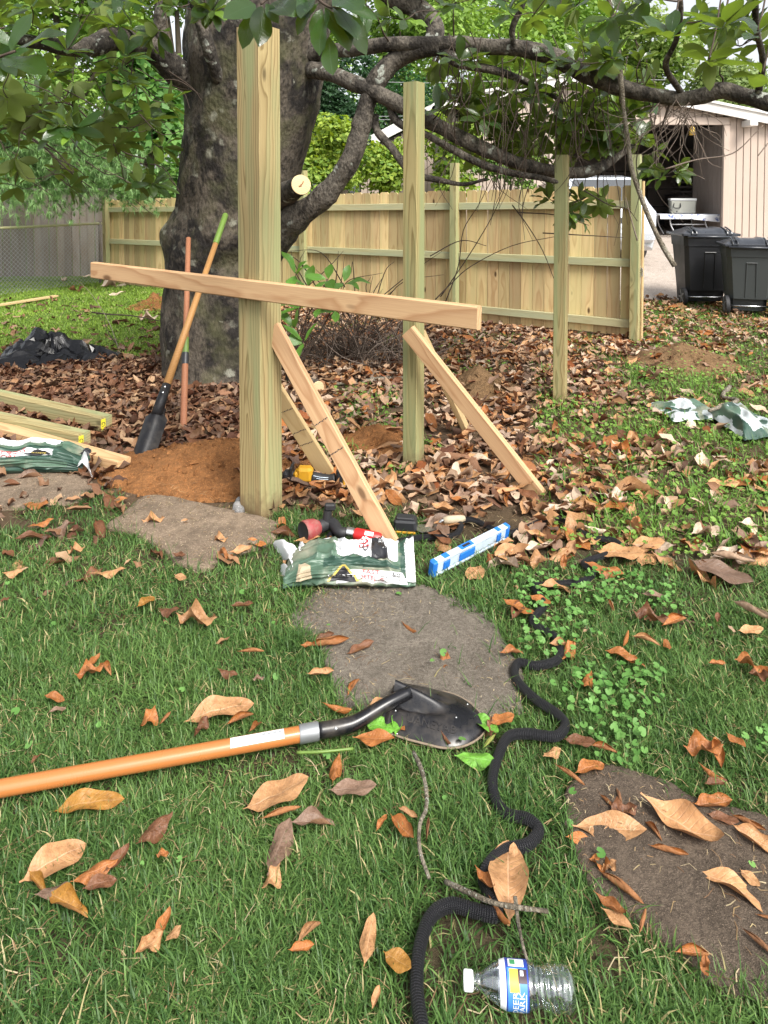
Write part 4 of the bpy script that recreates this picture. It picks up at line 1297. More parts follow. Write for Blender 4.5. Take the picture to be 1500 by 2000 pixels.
def bake_leaves(name, templates, which, R, L, pos, col, mat):
    """many leaves in one mesh"""
    Vs, Qs, Us, Cs, off = [], [], [], [], 0
    for ti, (V, Q, UV) in enumerate(templates):
        idx = np.where(which == ti)[0]
        if len(idx) == 0: continue
        W = np.einsum('kij,nj->kni', R[idx], V) * L[idx][:, None, None] + pos[idx][:, None, :]
        n = len(V)
        Vs.append(W.reshape(-1, 3))
        Qs.append((Q[None] + (np.arange(len(idx)) * n)[:, None, None]).reshape(-1, Q.shape[1]) + off)
        Us.append(np.tile(UV, (len(idx), 1))); Cs.append(np.repeat(col[idx], n, axis=0))
        off += len(idx) * n
    return np_mesh(name, np.concatenate(Vs), [np.concatenate(Qs)], mat, col=np.concatenate(Cs), uv=np.concatenate(Us))

def leaf_me(name, tpl, mat):
    V, Q, UV = tpl
    return np_mesh(name, V, [Q], mat, uv=UV)

GL = [leaf_template(7, .45, .45, -.45, .15, 1, blunt=1.1), leaf_template(7, .41, .6, -.8, .2, 2, blunt=1.1), leaf_template(7, .48, .3, -.25, .2, 3, blunt=1.15), leaf_template(7, .43, .75, .35, .1, 4, blunt=1.05)]
GL_ME = [leaf_me('leaf', t, M['leaf']) for t in GL]
GL_BR = [leaf_me('leaf', t, M['leaf_bright']) for t in GL]
rl = np.random.default_rng(11)
LEAVES = []     # (pos, R, L, tpl)
def orient(d, up):
    d = Vector(d).normalized()
    z = Vector(up); z = z - d * z.dot(d)
    if z.length < 1e-4: z = d.orthogonal()
    z.normalize()
    y = z.cross(d)
    return np.array(((d.x, y.x, z.x), (d.y, y.y, z.y), (d.z, y.z, z.z)))
def rosette(c, ax, n, L, droop=.25, store=LEAVES, spread=(45, 95)):
    ax = Vector(ax).normalized()
    a = ax.orthogonal().normalized(); b = ax.cross(a)
    p0 = rl.uniform(0, 6.28)
    for k in range(n):
        an = p0 + k * 2.4
        el = radians(rl.uniform(*spread)) * (.6 + .4 * (k % 3) / 2)
        d = (a * cos(an) + b * sin(an)) * sin(el) + ax * cos(el)
        d = d + Vector((0, 0, -droop * rl.uniform(.4, 1.5)))
        up = ax * .8 + Vector((0, 0, .5)) + Vector(rl.normal(size=3)) * .25
        store.append((np.array(c) + np.array(d.normalized()) * .012 - np.array(ax) * .02 * (k / n), orient(d, up), L * rl.uniform(.7, 1.15), int(rl.integers(0, 4))))

ROS = []
def region(u0, u1, v0, v1, d0, d1, n, L, avoid=None):
    for _ in range(n):
        for _t in range(30):
            u, v, d = rl.uniform(u0, u1), rl.uniform(v0, v1), rl.uniform(d0, d1)
            if d < 5.5 and 1025 < u < 1170 and 255 < v < 480: continue
            if d < 7.2 and 1200 < u < 1300 and 275 < v < 370 and d > 5.0: continue
            if avoid is None or not avoid(u, v): break
        else:
            continue
        ROS.append((np.array(P(u, v, d)), L * rl.uniform(.85, 1.1)))
region(-60, 330, -40, 120, 4.2, 5.8, 28, .205)
region(-40, 330, 120, 270, 4.4, 6.0, 30, .20)
region(-30, 345, 230, 370, 4.8, 6.2, 16, .19)
region(330, 480, -60, 30, 4.2, 5.0, 9, .16)
region(850, 1270, 95, 240, 4.9, 6.2, 46, .185, lambda u, v: v < 110 and u < 1000)
region(880, 1270, 175, 315, 5.3, 6.4, 62, .20)
region(1030, 1270, 260, 335, 5.5, 6.3, 14, .165)
region(980, 1500, -50, 80, 3.5, 4.8, 25, .17)
region(1080, 1560, 50, 140, 3.8, 4.9, 13, .165)
region(1050, 1190, 365, 425, 5.6, 6.0, 10, .155)
region(1265, 1330, 300, 380, 4.6, 4.9, 5, .11)
region(700, 1000, -60, 40, 4.2, 5.5, 10, .16)
NODES_L = list(NODES)
tw = MB()
order = sorted(range(len(ROS)), key=lambda i: min(np.linalg.norm(ROS[i][0] - nd[0]) for nd in NODES_L))
for i in order:
    c, L = ROS[i]
    dd = np.array([np.linalg.norm(c - nd[0]) + .25 * max(0, nd[0][2] - c[2]) for nd in NODES_L])
    j = int(dd.argmin())
    q, rq = NODES_L[j]
    v = Vector(c) - Vector(q)
    side = v.orthogonal().normalized() if v.length > 1e-3 else Vector((1, 0, 0))
    m1 = Vector(q).lerp(Vector(c), .35) + side * v.length * rl.normal() * .12 + Vector((0, 0, -.05 * v.length))
    m2 = Vector(q).lerp(Vector(c), .7) + side * v.length * rl.normal() * .10 + Vector((0, 0, -.06 * v.length))
    path = smooth_path([q, m1, m2, c], 4)
    r0 = min(rq, .006 + .006 * v.length)
    tw.tube(path, [r0 + (.0032 - r0) * k / (len(path) - 1) for k in range(len(path))], 5)
    for p_, k in ((m1, .6), (m2, .4), (Vector(c), .3)):
        NODES_L.append((np.array(p_), max(.003, r0 * k * 1.2)))
    ax = (Vector(c) - m2).normalized() + Vector((0, 0, .55)) + Vector(rl.normal(size=3)) * .3
    rosette(c, ax, int(rl.integers(6, 10)), L, .3)
    if v.length > .35 and rl.uniform() < .5:
        rosette(m2, Vector(rl.normal(size=3)) + Vector((0, 0, .3)), 3, L * .9, .3)
# hand placed large leaf sprays near the lens
tw.tube(smooth_path([P(-160, 150, 2.1), P(-60, 130, 2.0), P(30, 100, 1.95)], 5), .004, 6)
def leaf_px(u0, v0, y0, u1, v1, y1, up, tpl=0, k=1.0):
    a, b = P(u0, v0, y0), P(u1, v1, y1)
    LEAVES.append((np.array(a), orient(b - a, up), (b - a).length * k, tpl))
leaf_px(30, 95, 1.95, 122, 62, 1.9, (.0, -.55, .8), 2, 1.05)
leaf_px(20, 100, 1.95, 55, 28, 2.0, (-.2, -.7, .6), 0, 1.1)
leaf_px(8, 110, 1.95, 86, 140, 1.85, (0, -.5, .8), 2)
leaf_px(25, 92, 1.97, -30, 45, 1.95, (0, -.6, .7), 0)
leaf_px(0, 112, 1.97, -40, 170, 1.9, (0, -.6, .7), 1)
tw.tube(smooth_path([P(640, -90, 3.1), P(590, -40, 2.9), P(530, -8, 2.7), P(510, 8, 2.65)], 5), [.007] * 5 + [.006] * 5 + [.005] * 6, 6)
tw.tube(smooth_path([P(590, -40, 2.9), P(615, -8, 2.75), P(640, 12, 2.7), P(665, 18, 2.7)], 5), [.007] * 5 + [.006] * 5 + [.005] * 6, 6)
for a in [(512, 10, 2.65, 508, 84, 2.55, 0), (508, 12, 2.65, 470, 86, 2.6, 1), (500, 6, 2.65, 442, 30, 2.5, 0), (520, 8, 2.65, 545, 46, 2.6, 3), (540, 0, 2.7, 562, 22, 2.5, 2), (600, -4, 2.75, 560, 24, 2.6, 2),
          (636, 14, 2.7, 682, 92, 2.62, 2), (640, 20, 2.7, 615, 96, 2.62, 1), (628, 16, 2.72, 610, 70, 2.7, 0), (652, 10, 2.7, 698, 70, 2.6, 0), (660, 16, 2.7, 718, 96, 2.66, 1), (642, 72, 2.66, 648, 142, 2.62, 2), (672, 10, 2.72, 735, 40, 2.7, 3), (610, 0, 2.74, 590, 40, 2.6, 3), (700, 0, 2.8, 722, 60, 2.75, 1), (560, -10, 2.8, 600, 30, 2.7, 2), (620, 5, 2.72, 575, 60, 2.7, 1), (690, -10, 2.8, 712, 45, 2.75, 0), (655, -8, 2.75, 700, 12, 2.55, 2)]:
    leaf_px(*a[:6], (rl.normal() * .5, -1, .35), a[6], 1.05)
# upper right, nearer leaves seen from below
for c, ax, n in (((1310, 70, 2.9), (-.3, -.2, .9), 7), ((1410, 50, 2.7), (.1, -.3, .9), 7), ((1490, 140, 3.0), (.2, 0, .8), 6), ((1385, 115, 3.2), (.1, .3, .8), 6), ((1090, 30, 3.2), (0, -.2, .9), 6), ((1480, 60, 2.9), (.2, -.2, .8), 6)):
    rosette(np.array(P(*c)), ax, n, .17, .25)
    tw.tube(smooth_path([P(c[0] + 25, c[1] - 130, c[2] + .2), P(c[0] + 12, c[1] - 50, c[2] + .08), P(*c)], 4), .004, 5)
# dangling bare twigs under the right limbs
for k in range(130):
    u, v0 = rl.uniform(860, 1290), rl.uniform(60, 260)
    d = rl.uniform(4.7, 5.7)
    L = rl.uniform(60, 230)
    du = rl.normal() * 22
    tw.tube(smooth_path([P(u, v0, d), P(u + du * .5 + rl.normal() * 10, v0 + L * .35, d + rl.normal() * .05), P(u + du + rl.normal() * 12, v0 + L * .7, d), P(u + du * 1.4 + rl.normal() * 16, v0 + L, d)], 4), interp_list([.0045, .004, .003, .0015], 4), 4, cap=False)
for k in range(26):
    u, v0 = rl.uniform(0, 330), rl.uniform(100, 330)
    d = rl.uniform(5, 6)
    tw.tube(smooth_path([P(u, v0, d), P(u + 45, v0 + 25 + rl.normal() * 15, d), P(u + 85 + rl.normal() * 15, v0 + 45 + rl.normal() * 20, d)], 4), interp_list([.005, .004, .002], 4), 4, cap=False)
for pth in ([(0, 175, 5.2), (60, 205, 5.2), (140, 205, 5.3), (230, 290, 5.4), (300, 318, 5.4), (345, 365, 5.5)], [(0, 195, 5.2), (65, 225, 5.2), (85, 275, 5.2), (115, 300, 5.3), (160, 355, 5.3)], [(10, 240, 5.4), (80, 282, 5.4), (130, 330, 5.4), (180, 368, 5.5)]):
    q = smooth_path([P(*p) for p in pth], 5)
    tw.tube(q, [.011 - .008 * i / len(q) for i in range(len(q))], 6)
for k in range(34):   # tangle of pale dead twigs in front of the garage
    u, v0, d = rl.uniform(1285, 1365), rl.uniform(185, 240), rl.uniform(4.5, 4.8)
    pts = [np.array([u, v0])]
    a = rl.normal() * .5 + pi / 2
    for _ in range(4):
        a += rl.normal() * .55 + (pi / 2 - a) * .12
        pts.append(pts[-1] + np.array([cos(a), sin(a)]) * rl.uniform(22, 44))
    pl = MB(); 
    tw.tube(smooth_path([P(p[0], p[1], d + rl.normal() * .03) for p in pts], 3), interp_list([.0035, .003, .0028, .002, .0015], 3), 4, cap=False, mi=1)
for pth in ([(1300, 330, 4.6), (1360, 312, 4.6), (1430, 300, 4.6), (1475, 260, 4.6), (1490, 245, 4.6)], [(1500, 280, 4.2), (1480, 305, 4.2)], [(1245, 470, 4.6), (1232, 425, 4.6), (1222, 385, 4.6)], [(1140, 372, 5.2), (1190, 400, 5.2), (1225, 408, 5.2), (1245, 432, 5.2)],
            [(850, 585, 5.8), (880, 555, 5.8), (920, 520, 5.8), (1000, 480, 5.8), (1085, 462, 5.9)], [(1000, 400, 5.6), (1030, 440, 5.6), (1060, 490, 5.6), (1082, 545, 5.6)], [(1060, 455, 5.5), (1150, 460, 5.5), (1218, 464, 5.5)], [(1010, 415, 5.7), (1085, 420, 5.7), (1150, 440, 5.6)],
            [(870, 590, 5.9), (895, 520, 5.9), (905, 450, 5.9), (935, 400, 5.8), (960, 350, 5.6)], [(860, 580, 5.9), (915, 500, 5.9), (960, 425, 5.8), (985, 370, 5.6)], [(840, 500, 5.6), (900, 470, 5.7), (950, 480, 5.7)]):
    q = smooth_path([P(*p) for p in pth], 5)
    tw.tube(q, [.0055 - .003 * i / len(q) for i in range(len(q))], 5, mi=1 if pth[0][0] > 1200 else 0)
o = obj('twigs', shifted(tw, tree_o), [M['twig'], M['twig_pale']], mag, smooth=True); o['kind'] = 'stuff'

lp_ = np.array([l[0] + l[1][:, 0] * l[2] * .5 for l in LEAVES])
lu, lv = proj(lp_[:, 0], lp_[:, 1], lp_[:, 2])
vis = (lu > -20) & (lu < 1520) & (lv > -20) & (lv < 700)
size = np.array([l[2] for l in LEAVES]) / lp_[:, 1] * vis
big = set(np.argsort(-size)[:285].tolist())
tov = np.array(tree_o)
for i in big:
    p, R, L, t = LEAVES[i]
    Mx = Matrix([[*(R[r] * L), p[r] - tov[r]] for r in range(3)] + [[0, 0, 0, 1]])
    link('leaf', GL_ME[t], mag, Mx)
rest = [l for i, l in enumerate(LEAVES) if i not in big]
f = rl.beta(1.5, 1.5, len(rest))[:, None]
colr = np.array((.022, .045, .013)) * (1 - f) + np.array((.075, .125, .03)) * f
bright = rl.uniform(size=len(rest)) < .16
colr[bright] = np.array((.15, .26, .035))
me = bake_leaves('foliage', GL, np.array([l[3] for l in rest]), np.array([l[1] for l in rest]), np.array([l[2] for l in rest]), np.array([l[0] for l in rest]) - tov, colr, M['leaf_attr'])
link('foliage', me, mag)['kind'] = 'stuff'

# ------------------------------------------------------------------ posts, beam and braces
def lumber(name, label, cat, p0, p1, w, t, wdir, mat, group=None, bow=0.0, seg=6, ch=.004):
    p0, p1 = Vector(p0), Vector(p1)
    x = (p1 - p0).normalized()
    y = Vector(wdir); y = (y - x * y.dot(x)).normalized()
    z = x.cross(y)
    R = Matrix((x, y, z)).transposed()
    o = obj(name, lumber_mb((p1 - p0).length, w, t, ch, seg, bow), mat)
    o.matrix_world = mat4(R, p0)
    return tag(o, label, cat, group)

def post(label, u, v, topv, w, th, mat=None, lean=(0, 0)):
    nb = G(u, v)                      # nearest corner at the ground
    d1 = Vector((cos(th), -sin(th), 0)); d2 = Vector((sin(th), cos(th), 0))
    c = nb + (-d1 + d2) * w / 2
    zt = P(u, topv, nb.y).z
    return lumber('wooden_post', label, 'post', c + Vector((0, 0, -.3)), c + Vector((lean[0], lean[1], zt)), w, w, d1, M[mat or 'treated_post'], 'square wooden posts set in the yard'), c, d1, d2
TH = radians(34)
p_main, c_main, d1m, d2m = post('thick square yellow green post in the front with a long board nailed across', 511, 1012, 45, .149, TH)
p_mid, c_mid, d1k, d2k = post('middle height slim square post with two slanted braces', 813, 913, 158, .093, radians(33))
p_far, c_far, d1f, d2f = post('bare slim square post standing alone in front of the fence', 1103, 787, 302, .092, radians(26))
# cement collar at the thick post's foot
mb = MB()
for k in range(4):
    a = 2.5 + k * .42
    mb.box((c_main.x + cos(a) * .115, c_main.y + sin(a) * .115, .02), (.06, .05, .05), Matrix.Rotation(a, 3, 'Z') @ Matrix.Rotation(.4 * ((k % 3) - 1), 3, 'X'), taper=.6, bev=.012)
o = obj('cement_lumps', shifted(mb, c_main), M['cement'], smooth=True); o.location = c_main
tag(o, 'grey cement lumps at the foot of the thick post', 'cement', kind='stuff')

# long board nailed to the left face of the thick post
u_d = Vector((cos(TH), -sin(TH), 0)); nrm = Vector((-sin(TH), -cos(TH), 0))
base = c_main + nrm * (.149 / 2 + .0205)
def on_line(u, z_v):
    # point on the board's line seen at image column u
    k = (u - 750) / F
    t = (k * base.y - base.x) / (u_d.x - k * u_d.y)
    q = base + u_d * t
    q.z = P(u, z_v, q.y).z
    return q
b0, b1 = on_line(181, 527), on_line(937, 621)
lumber('long_board', 'long pinkish two by four nailed level across the thick post', 'board', b0, b1, .092, .038, Vector((0, 0, 1)), M['fir'], ch=.005, seg=8)
bd_ = bpy.data.objects['long_board']
scr = MB(); scr.lathe([(0, .0045), (.0012, .004), (.0006, .0001)], n=10); scm = scr.mesh('screw', M['grey_steel'])
bl_ = (b1 - b0).length
for fx, wy in ((.365, .018), (.385, -.016), (.40, .022), (.415, -.004), (.43, .014), (.86, .03)):
    link('screw', scm, bd_, mat4(frame(Vector((0, 0, -1)), (1, 0, 0)), Vector((bl_ * fx, wy, -.0192))))
# braces
def brace(label, u0, v0, y0, u1, v1, w, t, wd, mat='fir', ext=.0):
    g = G(u1, v1); a = P(u0, v0, y0)
    d = (a - g).normalized()
    return lumber('brace_board', label, 'board', g - d * .03, a + d * ext, w, t, wd, M[mat], 'slanted braces holding the posts', ch=.004)
ra = c_main + d2m * 0 + d1m * (.149 / 2 + .022)
brace('pinkish brace leaning from the thick post down into the torn cement bag', 532, 640, ra.y + .05, 764, 1068, .088, .038, Vector((1, -.35, .3)), 'fir')
brace('yellowish brace behind, from the thick post down beside the yellow saw', 520, 735, ra.y + .22, 640, 926, .088, .038, Vector((1, -.1, .4)), 'fir_pale')
brace('pinkish brace slanting from the middle post to the ground on its right', 797, 646, c_mid.y - .11, 1048, 962, .088, .040, Vector((1, -.6, .6)), 'fir')
brace('thin pale brace half hidden behind the middle post', 825, 655, c_mid.y + .12, 912, 842, .088, .036, Vector((.25, 1, 0)), 'fir_pale')

for bo_, spots_ in (('brace_board', (.44, .57)), ('brace_board.001', (.30, .50, .62))):
    bq_ = bpy.data.objects[bo_]
    Lq_ = max(v.co.x for v in bq_.data.vertices)
    for fx in spots_:
        for sz_ in (-1, 1):
            mk = MB()
            for q in range(9):
                mk.box((Lq_ * (1 - fx) + .004 * mnoise.noise(Vector((q * .9, fx * 9, 0))), -.036 + q * .009, sz_ * (.019 + .0006)), (.004 + .002 * (q % 2), .006, .0008))
            pm_ = obj('pencil_mark', mk, M['ink'], bq_); pm_['kind'] = 'stuff'
# lumber pile at the left
def lying(label, u1, v1, u0, v0, w, t, mat, far=1.3, tagged=False, zoff=0.0):
    e, s_ = G(u1, v1), G(u0, v0)
    d = (s_ - e).normalized()
    q = s_ + d * far
    zz = Vector((0, 0, t / 2 + .012 + zoff))
    o = lumber('lumber', label, 'board', e + zz, q + zz, w, t, d.cross(Vector((0, 0, 1))), M[mat], 'lumber lying beside the dug clay')
    if tagged:
        m_ = MB(); m_.box((-.0025, -w * .28, 0), (.003, .034, t * .72)); tg = obj('yellow_tag', m_, M['tagyellow'], o)
        vs_, fs_, asp = TXT['G']
        m_ = MB(); m_.add([(-.0045, -w * .28 - x * .03, y * .03) for x, y in vs_], fs_); obj('lettering', m_, M['ink'], tg)
    return o
lying('treated green timber with a yellow end tag, farthest of the lumber', 208, 843, 0, 792, .092, .092, 'treated', tagged=True)
lying('treated green timber with a yellow end tag, in the middle of the lumber', 165, 876, 0, 838, .092, .088, 'treated', tagged=True)
lying('pinkish board lying nearest the cement bag', 243, 921, 40, 862, .092, .06, 'fir')
pk_ = G(0, 600); pe = G(110, 582)
lumber('plank', 'pale thin plank lying on the far left lawn', 'board', pe + Vector((0, 0, .03)), pk_ + (pk_ - pe) * .5 + Vector((0, 0, .03)), .09, .03, Vector((0, 1, 0)), M['fir_pale'])

# ------------------------------------------------------------------ shovel in the foreground
sh = thing('shovel', 'shovel with an orange handle and black round point blade lying in the grass', 'shovel', G(720, 1400))
sho = Vector(sh.location)
h1 = G(586, 1434, .05); h0 = G(0, 1540, .045)
hd = (h1 - h0).normalized()
h00 = h0 - hd * .5
mb = MB(); mb.tube([h00, h0, h0.lerp(h1, .5), h1], [.0205] * 4, 24); handle = obj('handle', shifted(mb, sho), M['orange_glass'], sh, smooth=True, auto=40)
q0 = h1 - hd * .002; q1 = h1 + hd * .052
mb = MB(); mb.tube([q0, q0 + hd * .004, q1 - hd * .004, q1], [.0225, .0235, .0235, .0225], 24); obj('collar', shifted(mb, sho), M['grey_steel'], sh, smooth=True, auto=40)
s1 = G(700, 1408, .055); s2 = G(755, 1375, .075); s3 = G(800, 1352, .082); 
path = smooth_path([q1 - hd * .002, q1 + hd * .07, s1, s2, s3], 6)
mb = MB(); mb.tube(path, interp_list([.0205, .0205, .0195, .018, .017], 6), 20); sk = obj('socket', shifted(mb, sho), M['black_paint'], sh, smooth=True)
mb = MB(); mb.lathe([(0, .0001), (.0, .005), (.003, .0035), (.004, .0001)], n=10)
rv = path[4] ; obj('rivet', mb, M['steel'], sk, M=mat4(frame(Vector((.1, -.8, .55)), (0, 0, 1)), rv + Vector((.1, -.8, .55)).normalized() * .0195 - sho))
# sticker on the handle
def on_tube(a, d, r, s, ang, side, up):
    return a + d * s + (side * sin(ang) + up * cos(ang)) * r
sd_ = Vector((hd.y, -hd.x, 0)); 
if sd_.y > 0: sd_ = -sd_
upv = Vector((0, 0, 1))
Lh = (h1 - h0).length
def handle_patch(name, s0, s1, a0, a1, r, mat, parent, n=8):
    m_ = MB()
    m_.grid([[on_tube(h0, hd, r, s0 + (s1 - s0) * i, a0 + (a1 - a0) * k / n, sd_, upv) - sho for k in range(n + 1)] for i in (0, 1)])
    return obj(name, m_, mat, parent, smooth=True)
stk = handle_patch('sticker', Lh - .19, Lh - .045, -.25, 1.05, .0211, M['sticker'], handle)
for k, (a, b, c_, d_) in enumerate(((.185, .125, -.1, .9), (.06, .05, .0, .3), (.075, .065, .0, .3), (.09, .08, .0, .3), (.105, .095, .0, .3))):
    handle_patch('print_block', Lh - a, Lh - b, c_, d_, .0214, M['label_white'] if k == 0 else M['inkgrey'], stk)
for k in range(5):
    handle_patch('print_line', Lh - .115, Lh - .05, .45 + k * .1, .49 + k * .1, .0214, M['inkgrey'], stk)
# blade
bs = G(772, 1395, 0); bt = G(948, 1432, 0)
be1 = (bt - bs); be1.z = 0; BL = be1.length; be1.normalize(); be2 = Vector((-be1.y, be1.x, 0))
BW = .108
def blade_pt(l, w, off=0.0):
    """l 0..1 along, w -1..1 across"""
    hw = BW * (1.0 if l < .52 else max(0.0, 1 - ((l - .52) / .485) ** 2.1) ** .66)
    hw *= 1 - .06 * max(0, .25 - l) / .25
    crown = .042 * (1 - abs(w) ** 2.4) * (1 - .35 * l) + .010 * (1 - l)
    tt = max(0.0, 1 - l / .60)
    frog = .040 * tt ** .8 * math.exp(-(w / (.10 + .10 * tt)) ** 2) - .016 * min(1, tt * 2.2) * math.exp(-((abs(w) - .20 - .16 * tt) / .10) ** 2)
    z = .016 + crown * (hw / BW) ** .7 + frog - .004 * abs(w) ** 6
    return bs + be1 * (l * BL) + be2 * (hw * w) + Vector((0, 0, z + off))
mb = MB()
NLb, NWb = 40, 44
top = [[blade_pt(i / NLb, -1 + 2 * j / NWb) - sho for j in range(NWb + 1)] for i in range(NLb + 1)]
bot = [[p - Vector((0, 0, .0026)) for p in row] for row in top]
mb.grid(top); b0_ = len(mb.v); mb.grid([list(reversed(r_)) for r_ in bot])
loop_t = [(0, j) for j in range(NWb + 1)] + [(i, NWb) for i in range(1, NLb + 1)] + [(NLb, j) for j in range(NWb - 1, -1, -1)] + [(i, 0) for i in range(NLb - 1, 0, -1)]
idt = [i * (NWb + 1) + j for i, j in loop_t]; idb = [b0_ + i * (NWb + 1) + (NWb - j) for i, j in loop_t]
for k in range(len(loop_t)):
    k2 = (k + 1) % len(loop_t)
    mb.f.append((idt[k], idb[k], idb[k2], idt[k2])); mb.m.append(0)
blade = obj('blade', mb, M['black_paint'], sh, smooth=True, auto=50)
# worn rim along the cutting edge
rim = [blade_pt(0, -1 + .0 * k) for k in range(1)] + [blade_pt(l, -1, .0005) for l in np.linspace(0, 1, 30)] + [blade_pt(l, 1, .0005) for l in np.linspace(1, .45, 16)]
mb = MB(); mb.tube([p - sho for p in rim], .0032, 6); obj('worn_edge', mb, M['edge_dirt'], blade, smooth=True)
# turned foot steps
for sg in (1, -1):
    m_ = MB()
    rows_ = []
    for i in range(7):
        a = i / 6 * pi * .95
        rr_ = .026
        rows_.append([blade_pt(0, sg * (.34 + .66 * k / 6)) + be1 * (-rr_ * sin(a)) + Vector((0, 0, -rr_ + rr_ * cos(a))) - sho for k in range(7)])
    m_.grid(rows_); b2 = len(m_.v)
    obj('foot_step', m_, M['black_paint'], blade, smooth=True)
mb = MB()
for l, w in ((.06, -.55), (.70, -.25), (.78, .55), (.03, -.9), (.12, -.97)):
    mb.lathe([(0, .0022), (.0008, .0018), (.001, .0001)], mat4(frame(Vector((0, 0, 1)), (1, 0, 0)), blade_pt(l, w, .0006) - sho), 8)
obj('chip', mb, M['sticker'], blade)['kind'] = 'stuff'
# embossed lettering
vs_, fs_, asp = TXT['UANEYAB']
mb = MB()
hh = .165
n0 = len(vs_)
def bp(x, y, o): return blade_pt(.46 + x * hh * BW / BL * 1.25, -.62 + y * hh * 1.15, o) - sho
mb.add([bp(x, y, .0022) for x, y in vs_], fs_)
edges = {}
for f_ in fs_:
    for a, b in zip(f_, f_[1:] + f_[:1]):
        k = (min(a, b), max(a, b)); edges[k] = edges.get(k, 0) + 1
rimv = [bp(x, y, -.0005) for x, y in vs_]
bb_ = mb.add(rimv, [])
for (a, b), c_ in edges.items():
    if c_ == 1:
        mb.f.append((a, b, bb_ + b, bb_ + a)); mb.m.append(0)
obj('lettering', mb, M['black_dirty'], blade)

# ------------------------------------------------------------------ digging tools leaning on the trunk
sp = thing('digging_spade', 'long wooden handled spade with a green grip end leaning against the trunk', 'spade', G(285, 892))
spo = Vector(sp.location)
pb = G(278, 890); pt = P(441, 418, 5.40)
ax = (pt - pb).normalized(); Ls = (pt - pb).length
mb = MB(); mb.tube([pb + ax * .42, pb + ax * (Ls * .5), pb + ax * (Ls - .30)], [.026, .023, .020], 16); hw_ = obj('handle', shifted(mb, spo), M['handle_wood'], sp, smooth=True)
mb = MB(); mb.tube([pb + ax * (Ls - .30), pb + ax * (Ls - .01), pb + ax * Ls], [.0225, .0225, .015], 16); obj('grip', shifted(mb, spo), M['green_paint'], sp, smooth=True, auto=40)
mb = MB(); mb.tube([pb + ax * .26, pb + ax * .36, pb + ax * .47], [.035, .033, .028], 16); obj('socket', shifted(mb, spo), M['black_dirty'], sp, smooth=True)
side = ax.cross(Vector((0, -1, 0))).normalized(); fr = side.cross(ax).normalized()
if fr.y > 0: fr = -fr
mb = MB()
for off in (0, -.006):
    mb.grid([[pb + ax * (-.03 + .35 * i / 10) + side * ((.068 - (.012 if i < 2 else 0) + (.0 if i < 9 else -.03)) * t) + fr * (-.045 * t * t + off + .02) for t in np.linspace(-1, 1, 11)] for i in range(11)])
obj('blade', shifted(mb, spo), M['black_dirty'], sp, smooth=True)
for s_ in (.40, .44):
    mb = MB(); mb.lathe([(0, .007), (.004, .005), (.005, .0001)], n=8); obj('rivet', mb, M['steel'], sp, M=mat4(frame(fr, ax), pb + ax * s_ + fr * .03 - spo))
hb = thing('post_hole_bar', 'straight brown tool handle with a green band and black sticker standing by the trunk', 'digging tool', G(358, 842))
hbo = Vector(hb.location)
qb, qt = G(358, 842), P(368, 464, 5.36)
ax = (qt - qb).normalized(); Lb = (qt - qb).length
mb = MB(); mb.tube([qb - ax * .05, qb + ax * Lb * .5, qb + ax * (Lb - .006), qb + ax * Lb], [.0235, .021, .019, .012], 16); hh_ = obj('handle', shifted(mb, hbo), M['handle_dark'], hb, smooth=True, auto=50)
za = Lb * .31
mb = MB(); mb.tube([qb + ax * (za + .085), qb + ax * (za + .20)], [.0235, .0225], 16); obj('green_band', shifted(mb, hbo), M['green_paint'], hb, smooth=True, auto=40)
mb = MB(); mb.tube([qb + ax * za, qb + ax * (za + .085)], [.0236, .0236], 16); bs_ = obj('sticker', shifted(mb, hbo), M['bag_black'], hb, smooth=True, auto=40)
vs_, fs_, asp = TXT['AMES']
mb = MB(); mb.add([qb + ax * (za + .042 + x * .018) + Vector((-sin(y * .9), -cos(y * .9), 0)) * .0242 for x, y in vs_], fs_); obj('lettering', shifted(mb, hbo), M['label_white'], bs_)
mb = MB(); mb.tube([qb - ax * .06, qb + ax * .02], [.032, .028], 14); mb.box(qb - ax * .08, (.13, .05, .10), bev=.008)
obj('blade_socket', shifted(mb, hbo), M['black_dirty'], hb, smooth=False)

